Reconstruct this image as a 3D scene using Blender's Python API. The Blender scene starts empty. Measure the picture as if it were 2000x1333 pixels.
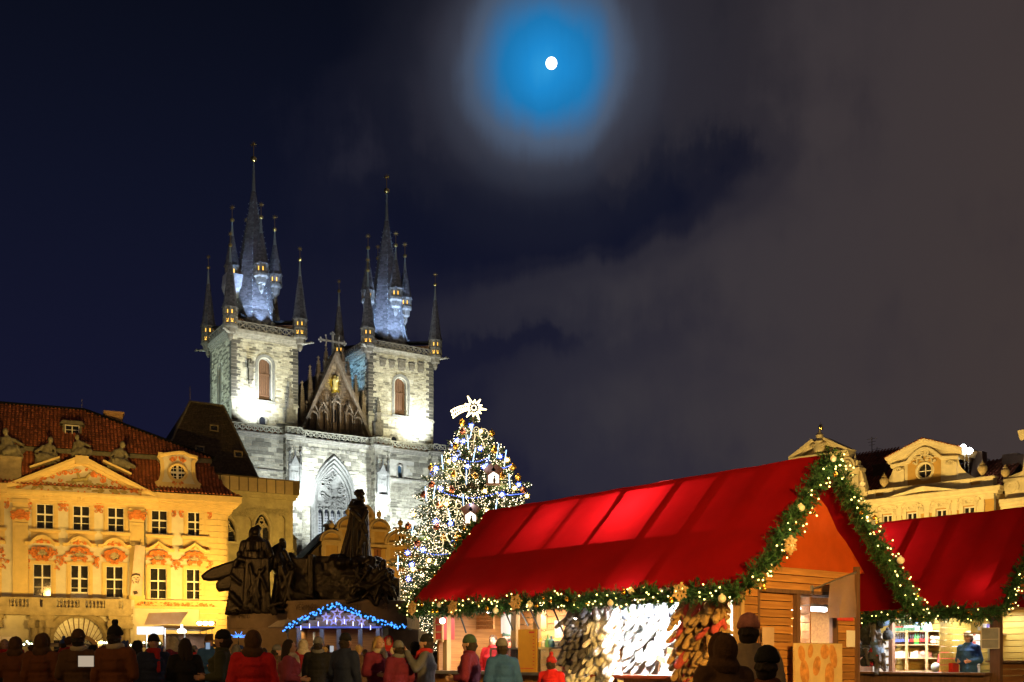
import bpy, bmesh, math, random
from math import sin, cos, pi, sqrt, atan2, radians as R
import numpy as np
from mathutils import Vector, Matrix, noise
from mathutils.geometry import tessellate_polygon

SC = bpy.context.scene
COL = SC.collection
random.seed(11)

# ------------------------------------------------------------------ camera, sky, light, exposure
F, CX, HY, EYE = 2100.0, 1000.0, 1285.0, 1.35        # pixels of focal length, centre column, horizon row, eye height in metres

cam = bpy.data.cameras.new('camera')
cam.sensor_width = 36; cam.lens = 36 * F / 2000
cam.shift_y = (HY - 666.5) / 2000
cam.clip_start = .1; cam.clip_end = 6000
camo = bpy.data.objects.new('camera', cam); COL.objects.link(camo)
camo.location = (0, 0, EYE); camo.rotation_euler = (R(90), 0, 0)
SC.camera = camo

MOON = Vector(((1077 - CX) / F, 1, (HY - 124) / F)).normalized()

def make_world():
 w = bpy.data.worlds.new('World'); SC.world = w; w.use_nodes = True
 nt = w.node_tree; N = nt.nodes; L = nt.links
 for n in list(N): N.remove(n)
 def nd(t, **k):
  n = N.new(t)
  for a, b in k.items(): setattr(n, a, b)
  return n
 def val(x): return x
 def mth(op, a, b=None, c=None, clamp=False):
  n = nd('ShaderNodeMath', operation=op, use_clamp=clamp)
  for i, x in enumerate((a, b, c)):
   if x is None: continue
   if isinstance(x, (int, float)): n.inputs[i].default_value = x
   else: L.new(x, n.inputs[i])
  return n.outputs[0]
 def vm(op, a, b):
  n = nd('ShaderNodeVectorMath', operation=op)
  for i, x in enumerate((a, b)):
   if isinstance(x, (tuple, Vector)): n.inputs[i].default_value = x
   else: L.new(x, n.inputs[i])
  return n
 def ramp(f, stops, interp='EASE'):
  n = nd('ShaderNodeValToRGB'); n.color_ramp.interpolation = interp
  e = n.color_ramp.elements
  while len(e) < len(stops): e.new(.5)
  for q, (p, c) in zip(e, stops): q.position = p; q.color = (*c, 1) if len(c) == 3 else c
  L.new(f, n.inputs[0]); return n.outputs[0]
 def mix(f, a, b, mode='MIX'):
  n = nd('ShaderNodeMix', data_type='RGBA', blend_type=mode)
  if isinstance(f, (int, float)): n.inputs[0].default_value = f
  else: L.new(f, n.inputs[0])
  for i, x in ((6, a), (7, b)):
   if isinstance(x, tuple): n.inputs[i].default_value = (*x, 1)
   else: L.new(x, n.inputs[i])
  return n.outputs[2]
 tc = nd('ShaderNodeTexCoord').outputs['Generated']
 sep = nd('ShaderNodeSeparateXYZ'); L.new(tc, sep.inputs[0])
 X, Y, Z = sep.outputs
 az = mth('ARCTAN2', X, Y); el = mth('ARCSINE', Z)
 def nz(sx, sz, sc, det, rough, off):
  c = nd('ShaderNodeCombineXYZ'); L.new(mth('MULTIPLY', az, sx), c.inputs[0]); L.new(mth('MULTIPLY', el, sz), c.inputs[1]); c.inputs[2].default_value = off
  n = nd('ShaderNodeTexNoise'); n.inputs['Scale'].default_value = sc; n.inputs['Detail'].default_value = det; n.inputs['Roughness'].default_value = rough
  L.new(c.outputs[0], n.inputs['Vector']); return mth('SUBTRACT', n.outputs['Fac'], .5)
 big = nz(2.2, 3.2, 1.6, 4, .5, 3.1); strk = nz(13, 2.4, 1.3, 5, .6, 7.7); fine = nz(6, 5, 2., 6, .55, 1.2)
 waz = mth('ADD', az, mth('ADD', mth('MULTIPLY', big, .22), mth('MULTIPLY', fine, .07))); wel = mth('ADD', el, mth('ADD', mth('MULTIPLY', fine, .09), mth('MULTIPLY', strk, .07)))
 def blob(px, py, sx, sy, rot, amp):
  """a soft bank of cloud (or a gap) seen in this direction"""
  d = Vector(((px - CX) / F, 1, (HY - py) / F)).normalized(); a0 = atan2(d.x, d.y); e0 = math.asin(d.z); c, s_ = cos(R(rot)), sin(R(rot))
  da = mth('SUBTRACT', waz, a0); de = mth('SUBTRACT', wel, e0)
  p = mth('DIVIDE', mth('ADD', mth('MULTIPLY', da, c), mth('MULTIPLY', de, s_)), sx / F); q = mth('DIVIDE', mth('SUBTRACT', mth('MULTIPLY', de, c), mth('MULTIPLY', da, s_)), sy / F)
  return mth('MULTIPLY', mth('EXPONENT', mth('MULTIPLY', mth('ADD', mth('MULTIPLY', p, p), mth('MULTIPLY', q, q)), -1.)), amp)
 # the clouded part of the sky lies to the right, the clear part to the left
 cl = mth('ADD', mth('MULTIPLY', mth('SINE', waz), 1.7), .36)
 cl = mth('MINIMUM', cl, .82)
 for bl in ((1290, 385, 290, 85, 6, -.55), (1000, 450, 190, 90, 0, -.40), (1040, 690, 230, 30, 0, -.26), (650, 190, 290, 75, 0, .30), (840, 50, 200, 90, 0, .22), (1120, 570, 330, 75, 14, .24), (1250, 840, 600, 110, 0, .12), (870, 300, 150, 60, 0, .18), (1750, 330, 330, 200, 30, .12)): cl = mth('ADD', cl, blob(*bl))
 cl = mth('ADD', cl, mth('ADD', mth('MULTIPLY', big, .5), mth('ADD', mth('MULTIPLY', strk, .30), mth('MULTIPLY', fine, .42))))
 clouds = ramp(cl, [(.02, (0, 0, 0)), (.25, (.14, .14, .14)), (.55, (.58, .58, .58)), (.9, (1, 1, 1))])
 clear = ramp(Z, [(0, (.0090, .0088, .026)), (.18, (.0078, .0084, .0275)), (.38, (.0050, .0064, .0185)), (.55, (.0026, .0036, .0085)), (1, (.002, .003, .006))], 'LINEAR')
 # city glow warms the cloud base towards the right
 warm = ramp(mth('ADD', mth('MULTIPLY', X, 1.25), .42), [(.15, (.016, .0165, .032)), (.5, (.037, .034, .044)), (.95, (.052, .038, .036))], 'LINEAR')
 base = mix(clouds, clear, warm)
 # moon glow through a gap in the cloud
 dv = nd('ShaderNodeVectorMath', operation='LENGTH'); L.new(vm('SUBTRACT', tc, tuple(MOON + Vector((-.003, 0, -.004)))).outputs[0], dv.inputs[0]); rr = mth('ADD', dv.outputs['Value'], mth('ADD', mth('MULTIPLY', strk, .034), mth('MULTIPLY', fine, .026)))
 q = mth('MULTIPLY', rr, 5.8)
 halo = ramp(q, [(.0, (.030, .34, .74)), (.10, (.013, .25, .62)), (.19, (.012, .19, .47)), (.27, (.045, .150, .32)), (.35, (.080, .120, .195)), (.46, (.062, .072, .105)), (.60, (.034, .036, .054)), (.9, (.02, .02, .03))], 'LINEAR')
 hf = ramp(q, [(.22, (1, 1, 1)), (.36, (.80, .80, .80)), (.50, (.42, .42, .42)), (.72, (.14, .14, .14)), (1., (0, 0, 0))])
 hf = mth('MULTIPLY', hf, mth('ADD', mth('MULTIPLY', mth('ADD', strk, fine), .5), 1.), None, True)
 sky = mix(hf, base, halo)
 # stars
 vo = nd('ShaderNodeTexVoronoi'); vo.inputs['Scale'].default_value = 55; L.new(tc, vo.inputs['Vector'])
 st = mth('LESS_THAN', vo.outputs['Distance'], .016)
 st = mth('MULTIPLY', st, mth('GREATER_THAN', mth('MULTIPLY', mth('SUBTRACT', 1., clouds), vo.outputs['Distance']), -1.))
 sv = nd('ShaderNodeSeparateColor'); L.new(vo.outputs['Color'], sv.inputs[0])
 st = mth('MULTIPLY', st, mth('MULTIPLY', mth('GREATER_THAN', sv.outputs[0], .86), mth('SUBTRACT', 1., clouds)))
 sky = mix(st, sky, (.035, .075, .14))
 bg = nd('ShaderNodeBackground'); L.new(sky, bg.inputs[0]); bg.inputs[1].default_value = 1
 o = nd('ShaderNodeOutputWorld'); L.new(bg.outputs[0], o.inputs[0])
make_world()

SC.view_settings.view_transform = 'Standard'; SC.view_settings.look = 'None'
SC.view_settings.exposure = 0; SC.view_settings.gamma = 1; SC.view_settings.use_curve_mapping = False
SC.cycles.use_denoising = True
SC.cycles.sample_clamp_indirect = 4
SC.cycles.sample_clamp_direct = 0
SC.cycles.max_bounces = 6; SC.cycles.diffuse_bounces = 3; SC.cycles.glossy_bounces = 3; SC.cycles.transparent_max_bounces = 8
SC.cycles.caustics_reflective = False; SC.cycles.caustics_refractive = False
SC.cycles.use_light_tree = True

class Frame:
 """A building's own axes: u along the front, v away from the street, z up."""
 def __init__(s, x, y, ux, uy):
  l = math.hypot(ux, uy); s.x, s.y, s.ux, s.uy = x, y, ux / l, uy / l; s.vx, s.vy = -s.uy, s.ux
 def W(s, u, v=0, z=0): return Vector((s.x + s.ux * u + s.vx * v, s.y + s.uy * u + s.vy * v, z))
 def uz(s, px, py, v=0.):
  k = (px - CX) / F; ox = s.x + s.vx * v; oy = s.y + s.vy * v
  u = (ox - k * oy) / (k * s.uy - s.ux); Y = oy + s.uy * u
  return u, EYE + (HY - py) / F * Y
 def u(s, px, v=0.): return s.uz(px, HY, v)[0]
 def rot(s): return atan2(s.uy, s.ux)
 def local(s, w): d = Vector(w) - Vector((s.x, s.y, 0)); return Vector((d.x * s.ux + d.y * s.uy, d.x * s.vx + d.y * s.vy, d.z))

def at(px, py, Y): return Vector(((px - CX) / F * Y, Y, EYE + (HY - py) / F * Y))

CH = Frame(-41.9, 160, .8437, .537)           # twin-towered church
KP = Frame(*(Vector(((447 - CX) / F * 92, 92))), .9225, .386)    # rococo palace, origin at its right corner
SB = Frame(*(Vector(((572 - CX) / F * 105, 105))), .8437, .537)  # stone house, origin at its right corner
RH = Frame(*(Vector(((640 - CX) / F * 128, 128))), .93, .367)    # house with round gables
GB = Frame(*(Vector(((1697 - CX) / F * 98, 98))), .692, -.722)   # yellow baroque houses on the right
ST = Frame(.2143 * 15, 15, .765, .644)                           # near market stall, origin at its near left eave
S2 = Frame(.4548 * 21.8, 21.8, .765, .644)                       # second stall

def lamp(name, kind, loc, power, color, target=None, size=.3, angle=60, blend=.5):
 l = bpy.data.lights.new(name, kind); l.energy = power; l.color = color
 if kind == 'SPOT': l.spot_size = R(angle); l.spot_blend = blend; l.shadow_soft_size = size
 elif kind == 'POINT': l.shadow_soft_size = size
 elif kind == 'AREA': l.size = size if not isinstance(size, tuple) else size[0]; 
 if kind == 'AREA' and isinstance(size, tuple): l.shape = 'RECTANGLE'; l.size_y = size[1]
 o = bpy.data.objects.new(name, l); COL.objects.link(o); o.location = loc
 if target is not None: o.rotation_euler = (Vector(target) - Vector(loc)).to_track_quat('-Z', 'Y').to_euler()
 return o

SODIUM = (1.0, .62, .125); WHITE = (.86, .95, 1.0); BLUE = (.36, .55, 1.0); NEUTRAL = (1, .93, .80)
sun = bpy.data.lights.new('moonlight', 'SUN'); sun.energy = .012; sun.angle = R(.5); sun.color = (.75, .85, 1)
suno = bpy.data.objects.new('moonlight', sun); COL.objects.link(suno); suno.rotation_euler = (-MOON).to_track_quat('-Z', 'Y').to_euler()

def floods():
 c = CH.W; sp = lambda *a: lamp(a[0], 'SPOT', *a[1:])
 # church: floodlights in front of the west wall, on the gallery, and on the neighbouring roofs
 sp('church_floodlight', c(16.4, -10, 15), 24000, WHITE, c(16.6, 0, 28), .3, 95, 1.)
 for u in (9.6, 24.2): sp('church_floodlight', c(u, -4.6, 22), 25000, WHITE, c(u + (3.6 if u < 15 else -3.6), -.6, 33), .2, 75, 1.)
 sp('church_floodlight', c(6, -11, 15), 25000, WHITE, c(4.5, 0, 28), .3, 80, .9)
 sp('church_floodlight', c(29, -11, 14), 36000, WHITE, c(29.5, 0, 26), .3, 85, .9)
 for u0, u1 in ((2.6, 3.6), (31.6, 30.6)): sp('tower_floodlight', c(u0, -3.6, 37.8), 6500, WHITE, c(u1, 0, 40.5), .15, 125, 1.)
 sp('tower_floodlight', c(12, -26, 30), 48000, (1, .92, .60), c(5, 0, 45), .4, 34, .8)
 sp('tower_floodlight', c(21, -26, 30), 52000, (1, .92, .60), c(28.5, 0, 44), .4, 36, .8)
 sp('tower_floodlight', c(-22, 4, 32), 24000, (.80, 1, .90), c(0, 5, 44), .4, 45, .8)
 sp('tower_floodlight', c(11.2, 3.5, 50.6), 9000, (.22, .56, 1), c(22.4, 5, 46.5), .3, 60, .9)
 sp('gable_floodlight', c(17, -14, 33), 5200, (1, .70, .36), c(16.5, 1, 45), .3, 50, .8)
 sp('statue_light', c(16.4, -2.5, 41.5), 900, (1, .85, .40), c(16.4, .3, 44.6), .1, 40, .6)
 for u0, z0 in ((5.3, 51.3), (28.3, 52.0)):
  for du, dv in ((-3.0, -5.5), (-.2, -5.6), (3.0, -5.6), (5.6, -2.4), (-5.6, -2.8)): sp('spire_floodlight', c(u0 + du, 5.5 + dv, z0 + .2), 10500, BLUE, c(u0 + du * .22, 5.5 + dv * .22, z0 + 9.5), .1, 56, 1.)
  sp('spire_floodlight', c(u0 - 30, -50, 26), 42000, (.80, .82, .92), c(u0, 5, 62), .4, 24, .8)
 k = KP.W
 for u, p in ((1.2, 7200), (-3.5, 3900), (-8.5, 2100), (-13.5, 1450), (-18.5, 1350)): sp('palace_floodlight', k(u, -7.5, 4.4), p, SODIUM, k(u - 1.2, 0, 9.0), .2, 120, 1.)
 sp('street_and_fill_light', k(-13, -32, 9), 26000, SODIUM, k(-11, 5, 20.5), .3, 34, 1.)  # added fill spot that brightens the roof tiles, no known street lamp
 s = SB.W
 sp('street_and_fill_light', s(3, -10, 7), 3600, (1, .67, .12), s(-4, 0, 14), .4, 120, .8)
 r = RH.W
 sp('street_and_fill_light', r(7, -10, 3), 5600, (1, .52, .08), r(5.5, 0, 11), .4, 110, .8)
 g = GB.W
 for u in (-2, 6, 14): sp('street_and_fill_light', g(u, -11, 8), 7000, (1, .66, .19), g(u - 1, 0, 18.5), .3, 110, 1.)
 # street lamps behind and beside the photographer and over the square, plus one fill light
 sp('street_and_fill_light', (5.5, 3.0, 4.2), 13000, (1, .56, .13), ST.W(1.6, .5, 2.6), .25, 60, .9)
 for x, y, z, p in ((-14, 4, 7, 1100), (-36, 36, 8, 3600), (-20, 44, 9, 2200), (-3, 4, 6, 260), (12, -4, 9, 500)): lamp('street_and_fill_light', 'POINT', (x, y, z), p, (1, .52, .12), None, .3)  # the point before the monument is fill, added to lift the dark bronze
floods()

# ------------------------------------------------------------------ mesh and material helpers
class MB:
 def __init__(s): s.v = []; s.f = []; s.m = []; s.t = []; s.ct = None
 def add(s, vs, fs, m=0):
  o = len(s.v); s.v.extend([tuple(p) for p in vs])
  for f in fs: s.f.append(tuple(i + o for i in f)); s.m.append(m); s.t.append(1. if s.ct is None else s.ct)
 def face(s, pts, m=0): s.add(pts, [tuple(range(len(pts)))], m)
 BOXF = [(0, 3, 2, 1), (4, 5, 6, 7), (0, 1, 5, 4), (1, 2, 6, 5), (2, 3, 7, 6), (3, 0, 4, 7)]
 def bx(s, x0, x1, y0, y1, z0, z1, m=0):
  s.add([(x0, y0, z0), (x1, y0, z0), (x1, y1, z0), (x0, y1, z0), (x0, y0, z1), (x1, y0, z1), (x1, y1, z1), (x0, y1, z1)], s.BOXF, m)
 def taper(s, x0, x1, y0, y1, z0, z1, k, m=0):
  cx, cy = (x0 + x1) / 2, (y0 + y1) / 2
  q = lambda x, c: c + (x - c) * k
  s.add([(x0, y0, z0), (x1, y0, z0), (x1, y1, z0), (x0, y1, z0), (q(x0, cx), q(y0, cy), z1), (q(x1, cx), q(y0, cy), z1), (q(x1, cx), q(y1, cy), z1), (q(x0, cx), q(y1, cy), z1)], s.BOXF, m)
 def bar(s, p, q, w, h=None, m=0, up=None):
  p = Vector(p); q = Vector(q); d = (q - p); h = h or w
  if d.length < 1e-6: return
  d.normalize(); up = Vector(up) if up is not None else (Vector((0, 0, 1)) if abs(d.z) < .95 else Vector((0, 1, 0)))
  a = d.cross(up).normalized() * (w / 2); b = a.cross(d).normalized() * (h / 2)
  s.add([p - a - b, p + a - b, p + a + b, p - a + b, q - a - b, q + a - b, q + a + b, q - a + b], s.BOXF, m)
 def tube(s, pts, r, n=6, m=0, cap=True):
  pts = [Vector(p) for p in pts]; rs = r if isinstance(r, (list, tuple)) else [r] * len(pts)
  rings = []
  a = None
  for i, p in enumerate(pts):
   d = (pts[min(i + 1, len(pts) - 1)] - pts[max(i - 1, 0)])
   if d.length < 1e-9: d = Vector((0, 0, 1))
   d.normalize()
   if a is None: a = d.orthogonal().normalized()
   else:
    a = a - d * a.dot(d)
    a = a.normalized() if a.length > 1e-6 else d.orthogonal().normalized()
   b = d.cross(a)
   rings.append([p + (a * cos(2 * pi * j / n) + b * sin(2 * pi * j / n)) * rs[i] for j in range(n)])
  s.loft(rings, m, cap)
 def loft(s, rings, m=0, cap=True):
  n = len(rings[0]); vs = [p for r in rings for p in r]; fs = []
  for i in range(len(rings) - 1):
   for j in range(n):
    fs.append((i * n + j, i * n + (j + 1) % n, (i + 1) * n + (j + 1) % n, (i + 1) * n + j))
  if cap: fs.append(tuple(range(n - 1, -1, -1))); fs.append(tuple((len(rings) - 1) * n + j for j in range(n)))
  s.add(vs, fs, m)
 def lathe(s, prof, n=12, c=(0, 0, 0), m=0, ph=0., cap=True):
  s.loft([[(c[0] + r * cos(2 * pi * j / n + ph), c[1] + r * sin(2 * pi * j / n + ph), c[2] + z) for j in range(n)] for r, z in prof], m, cap)
 def ball(s, c, r, n=8, k=5, m=0, sz=1.):
  s.lathe([(max(r * sin(pi * i / k), r * .02), -r * sz * cos(pi * i / k)) for i in range(k + 1)], n, c, m)
 def prism(s, poly, y0, y1, m=0):
  """poly in (x, z), closed; extruded from y0 (front) to y1"""
  n = len(poly); vs = [(x, y0, z) for x, z in poly] + [(x, y1, z) for x, z in poly]
  A = sum(poly[i][0] * poly[(i + 1) % n][1] - poly[(i + 1) % n][0] * poly[i][1] for i in range(n))
  fr = tuple(range(n)) if A > 0 else tuple(range(n - 1, -1, -1)); bk = tuple(i + n for i in reversed(fr))
  fs = [fr, bk] + [((i, (i + 1) % n, (i + 1) % n + n, i + n) if A < 0 else ((i + 1) % n, i, i + n, (i + 1) % n + n)) for i in range(n)]
  s.add(vs, fs, m)
 def wall(s, outer, holes, y, depth, m=0, mr=None):
  """vertical wall face at depth y with real openings, each with reveals 'depth' deep"""
  polys = [[Vector((x, 0, z)) for x, z in outer]] + [[Vector((x, 0, z)) for x, z in h] for h in holes]
  flat = [p for q in polys for p in q]
  fs = []
  for t in tessellate_polygon(polys):
   a, b, c = (flat[i] for i in t)
   nrm = (b - a).cross(c - a)
   if nrm.length < 1e-9: continue
   fs.append(tuple(t) if nrm.y < 0 else tuple(reversed(t)))
  s.add([(p.x, y, p.z) for p in flat], fs, m)
  for h in holes:
   n = len(h)
   for i in range(n):
    (x0, z0), (x1, z1) = h[i], h[(i + 1) % n]
    s.face([(x0, y, z0), (x1, y, z1), (x1, y + depth, z1), (x0, y + depth, z0)], m if mr is None else mr)
 def sweep(s, path, prof, m=0, closed=False, cap=True):
  """profile (out, z-offset perpendicular) swept along a path in (x, z); out is towards -y"""
  P = [Vector((x, z)) for x, z in path]; n = len(P); rings = []
  for i in range(n):
   d = P[min(i + 1, n - 1)] - P[max(i - 1, 0)] if not closed else P[(i + 1) % n] - P[i - 1]
   d.normalize(); nn = Vector((-d.y, d.x))
   k = 1.
   if 0 < i < n - 1 or closed:
    d1 = (P[i] - P[i - 1]).normalized(); c = d1.dot(d); k = 1 / max(c, .35)
   rings.append([(P[i].x + nn.x * b * k, -a, P[i].y + nn.y * b * k) for a, b in prof])
  if closed: rings.append(rings[0])
  s.loft(rings, m, cap and not closed)
 def xf(s, M, start=0):
  for i in range(start, len(s.v)): s.v[i] = tuple(M @ Vector(s.v[i]))
 def mesh(s, name, mats, smooth=False, ang=40, dome=True):
  me = bpy.data.meshes.new(name); me.from_pydata(s.v, [], s.f)
  for m in (mats if isinstance(mats, (list, tuple)) else [mats]): me.materials.append(m)
  if any(s.m): me.polygons.foreach_set('material_index', s.m)
  if any(t != 1. for t in s.t):
   a = me.attributes.new('tint', 'FLOAT', 'FACE'); a.data.foreach_set('value', s.t)
  if smooth:
   me.shade_smooth(); me.set_sharp_from_angle(angle=R(ang))
  me.update()
  return me
 def build(s, name, mats, parent=None, smooth=False, loc=None, rot=None, ang=40, kind=None, label=None, cat=None, group=None):
  o = bpy.data.objects.new(name, s.mesh(name, mats, smooth, ang)); COL.objects.link(o)
  if parent is not None: o.parent = parent
  if loc is not None: o.location = loc
  if rot is not None: o.rotation_euler = rot
  if kind: o['kind'] = kind
  if label: tag(o, label, cat, group)
  return o

def tag(o, label=None, cat=None, group=None, kind=None):
 if label: o['label'] = label
 if cat: o['category'] = cat
 if group: o['group'] = group
 if kind: o['kind'] = kind
 return o

def thing(name, label, cat, loc=(0, 0, 0), rz=0., group=None):
 o = bpy.data.objects.new(name, None); COL.objects.link(o); o.location = loc; o.rotation_euler = (0, 0, rz)
 o.empty_display_size = .2
 return tag(o, label, cat, group)

def inst(name, me, parent=None, loc=(0, 0, 0), rot=(0, 0, 0), sc=None, label=None, cat=None, group=None, kind=None):
 o = bpy.data.objects.new(name, me); COL.objects.link(o); o.location = loc; o.rotation_euler = rot
 if sc is not None: o.scale = sc if isinstance(sc, (tuple, list, Vector)) else (sc, sc, sc)
 if parent is not None: o.parent = parent
 if label or kind: tag(o, label, cat, group, kind)
 return o

ORD = 'first second third fourth fifth sixth seventh eighth ninth tenth eleventh twelfth thirteenth fourteenth fifteenth sixteenth seventeenth eighteenth nineteenth twentieth'.split()
def nth(i):
 if i < 20: return ORD[i]
 t, u = divmod(i + 1, 10)
 tens = {2: 'twenty', 3: 'thirty', 4: 'forty', 5: 'fifty', 6: 'sixty', 7: 'seventy', 8: 'eighty', 9: 'ninety'}.get(t)
 if u == 0: return tens[:-1] + 'ieth'
 return tens + '-' + ORD[u - 1]

MATS = {}
def mat(name, col, rough=.8, metal=0., var=.18, scale=3., bump=.0, bscale=25., tint=False, objvar=0., col2=None, spec=.4, stretch=None, extra=None, trans=0., det=6):
 if name in MATS: return MATS[name]
 m = bpy.data.materials.new(name); m.use_nodes = True; MATS[name] = m
 nt = m.node_tree; N = nt.nodes; L = nt.links; b = N['Principled BSDF']
 b.inputs['Roughness'].default_value = rough; b.inputs['Metallic'].default_value = metal
 b.inputs['Specular IOR Level'].default_value = spec
 tc = N.new('ShaderNodeTexCoord'); src = tc.outputs['Object']
 if stretch:
  mp = N.new('ShaderNodeMapping'); mp.inputs['Scale'].default_value = stretch; L.new(src, mp.inputs[0]); src = mp.outputs[0]
 nz = N.new('ShaderNodeTexNoise'); nz.inputs['Scale'].default_value = scale; nz.inputs['Detail'].default_value = det; nz.inputs['Roughness'].default_value = .62
 L.new(src, nz.inputs['Vector'])
 rp = N.new('ShaderNodeValToRGB'); rp.color_ramp.elements[0].position = .3; rp.color_ramp.elements[1].position = .7
 c2 = col2 or tuple(min(1, c * (1 + var)) for c in col); c1 = col if col2 else tuple(c * (1 - var) for c in col)
 rp.color_ramp.elements[0].color = (*c1, 1); rp.color_ramp.elements[1].color = (*c2, 1)
 L.new(nz.outputs['Fac'], rp.inputs[0]); out = rp.outputs[0]
 def mul(o, f):
  h = N.new('ShaderNodeVectorMath'); h.operation = 'SCALE'; L.new(o, h.inputs[0]); L.new(f, h.inputs['Scale']); return h.outputs[0]
 if tint:
  a = N.new('ShaderNodeAttribute'); a.attribute_name = 'tint'; out = mul(out, a.outputs['Fac'])
 if objvar:
  oi = N.new('ShaderNodeObjectInfo'); mr = N.new('ShaderNodeMapRange'); L.new(oi.outputs['Random'], mr.inputs[0])
  mr.inputs[3].default_value = 1 - objvar; mr.inputs[4].default_value = 1 + objvar; out = mul(out, mr.outputs[0])
 L.new(out, b.inputs['Base Color'])
 if bump:
  n2 = N.new('ShaderNodeTexNoise'); n2.inputs['Scale'].default_value = bscale; n2.inputs['Detail'].default_value = 5; L.new(src, n2.inputs['Vector'])
  bp = N.new('ShaderNodeBump'); bp.inputs['Strength'].default_value = bump; bp.inputs['Distance'].default_value = .05
  L.new(n2.outputs['Fac'], bp.inputs['Height']); L.new(bp.outputs[0], b.inputs['Normal'])
 if trans:
  tr = N.new('ShaderNodeBsdfTranslucent'); L.new(out, tr.inputs[0]); mx = N.new('ShaderNodeMixShader'); mx.inputs[0].default_value = trans
  L.new(b.outputs[0], mx.inputs[1]); L.new(tr.outputs[0], mx.inputs[2]); L.new(mx.outputs[0], N['Material Output'].inputs[0])
 return m

def glow(name, col, strength, sample='AUTO'):
 if name in MATS: return MATS[name]
 m = bpy.data.materials.new(name); m.use_nodes = True; MATS[name] = m
 N = m.node_tree.nodes; b = N['Principled BSDF']
 b.inputs['Base Color'].default_value = (.0, .0, .0, 1); b.inputs['Emission Color'].default_value = (*col, 1); b.inputs['Emission Strength'].default_value = strength
 m.cycles.emission_sampling = sample
 return m

def arch(cx, w, z0, zs, n=10, point=1.0):
 """opening outline: straight jambs from z0 to the springing zs, then a round (point=1) or pointed arch"""
 h = w / 2; pts = [(cx - h, z0), (cx + h, z0), (cx + h, zs)]
 for i in range(1, n):
  t = i / n
  if point == 1: a = pi * t; pts.append((cx + h * cos(a), zs + h * sin(a)))
  else:
   r = w * point; a0 = math.acos((r - h) / r)
   if t <= .5: a = a0 * t * 2; pts.append((cx + h - r + r * cos(a), zs + r * sin(a)))
   else: a = a0 * (1 - t) * 2; pts.append((cx - h + r - r * cos(a), zs + r * sin(a)))
 pts.append((cx - h, zs))
 return pts

def rect(x0, x1, z0, z1): return [(x0, z0), (x1, z0), (x1, z1), (x0, z1)]

def inpoly(x, z, poly):
 c = False; n = len(poly); j = n - 1
 for i in range(n):
  xi, zi = poly[i]; xj, zj = poly[j]
  if (zi > z) != (zj > z) and x < (xj - xi) * (z - zi) / (zj - zi) + xi: c = not c
  j = i
 return c

def text_mesh(txt, size, mtl, depth=.01, align='CENTER'):
 cu = bpy.data.curves.new('lettering', 'FONT'); cu.body = txt; cu.size = size; cu.extrude = depth; cu.align_x = align
 o = bpy.data.objects.new('lettering', cu); COL.objects.link(o)
 dg = bpy.context.evaluated_depsgraph_get(); me = bpy.data.meshes.new_from_object(o.evaluated_get(dg))
 COL.objects.unlink(o); bpy.data.objects.remove(o)
 me.materials.clear(); me.materials.append(mtl); me.name = 'lettering'
 return me

def remesh(mb, voxel, smooth=3, name='figure', fac=.5):
 """fuse overlapping volumes into one continuous skin"""
 me = bpy.data.meshes.new('fuse'); me.from_pydata(mb.v, [], mb.f)
 o = bpy.data.objects.new('fuse', me); COL.objects.link(o)
 r = o.modifiers.new('r', 'REMESH'); r.mode = 'VOXEL'; r.voxel_size = voxel
 if smooth: q = o.modifiers.new('s', 'SMOOTH'); q.iterations = smooth; q.factor = fac
 dg = bpy.context.evaluated_depsgraph_get(); out = bpy.data.meshes.new_from_object(o.evaluated_get(dg))
 COL.objects.unlink(o); bpy.data.objects.remove(o); bpy.data.meshes.remove(me)
 out.name = name; out.shade_smooth()
 return out

def capsule(mb, p, q, r0, r1, n=10):
 p = Vector(p); q = Vector(q); d = q - p; l = d.length
 dn = d.normalized() if l > 1e-6 else Vector((0, 0, 1))
 pts = []; rs = []
 for i in range(5):
  a = pi / 2 * i / 4; pts.append(p - dn * r0 * cos(a)); rs.append(max(r0 * sin(a), r0 * .03))
 for i in range(5):
  a = pi / 2 * i / 4; pts.append(q + dn * r1 * sin(a)); rs.append(max(r1 * cos(a), r1 * .03))
 mb.tube(pts, rs, n)

def ellip(mb, c, r, rot=None, n=12, k=8):
 st = len(mb.v)
 mb.lathe([(max(sin(pi * i / k), .02), -cos(pi * i / k)) for i in range(k + 1)], n)
 M = Matrix.Translation(Vector(c)) @ ((rot if rot is not None else Matrix.Identity(4))) @ Matrix.Diagonal((*r, 1))
 mb.xf(M, st)
# ------------------------------------------------------------------ ground
M_GROUND = mat('cobbles', (.075, .07, .065), .6, scale=1.2, bump=.5, bscale=9)
g = MB(); n = 40
g.face([(-900, -300, 0), (900, -300, 0), (900, 1500, 0), (-900, 1500, 0)])
g.build('ground', M_GROUND, kind='structure')

# ------------------------------------------------------------------ materials of the church
M_STONE = mat('church_stone', (.42, .395, .30), .9, scale=1.7, bump=.5, bscale=6, tint=True, var=.3)
M_MORTAR = mat('church_mortar', (.50, .48, .40), .95, scale=1.1, bump=.4, bscale=5, var=.25)
M_ASHLAR = mat('church_ashlar', (.30, .285, .235), .9, scale=2.2, bump=.4, bscale=8, var=.35)
M_DARKSTONE = mat('weathered_stone', (.16, .145, .115), .9, scale=2.5, bump=.5, bscale=8, var=.45)
M_GABLE = mat('gable_stone', (.30, .25, .18), .9, scale=2.5, bump=.5, bscale=7, var=.4, tint=True)
M_SLATE = mat('spire_slate', (.15, .145, .14), .55, scale=5, bump=.3, bscale=14, var=.35, tint=True)
M_SHEET = mat('zinc_sheet', (.42, .50, .46), .4, .5, scale=3, bump=.1)
M_GOLD = mat('gilding', (.95, .68, .22), .28, 1., scale=4, bump=.1)
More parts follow.
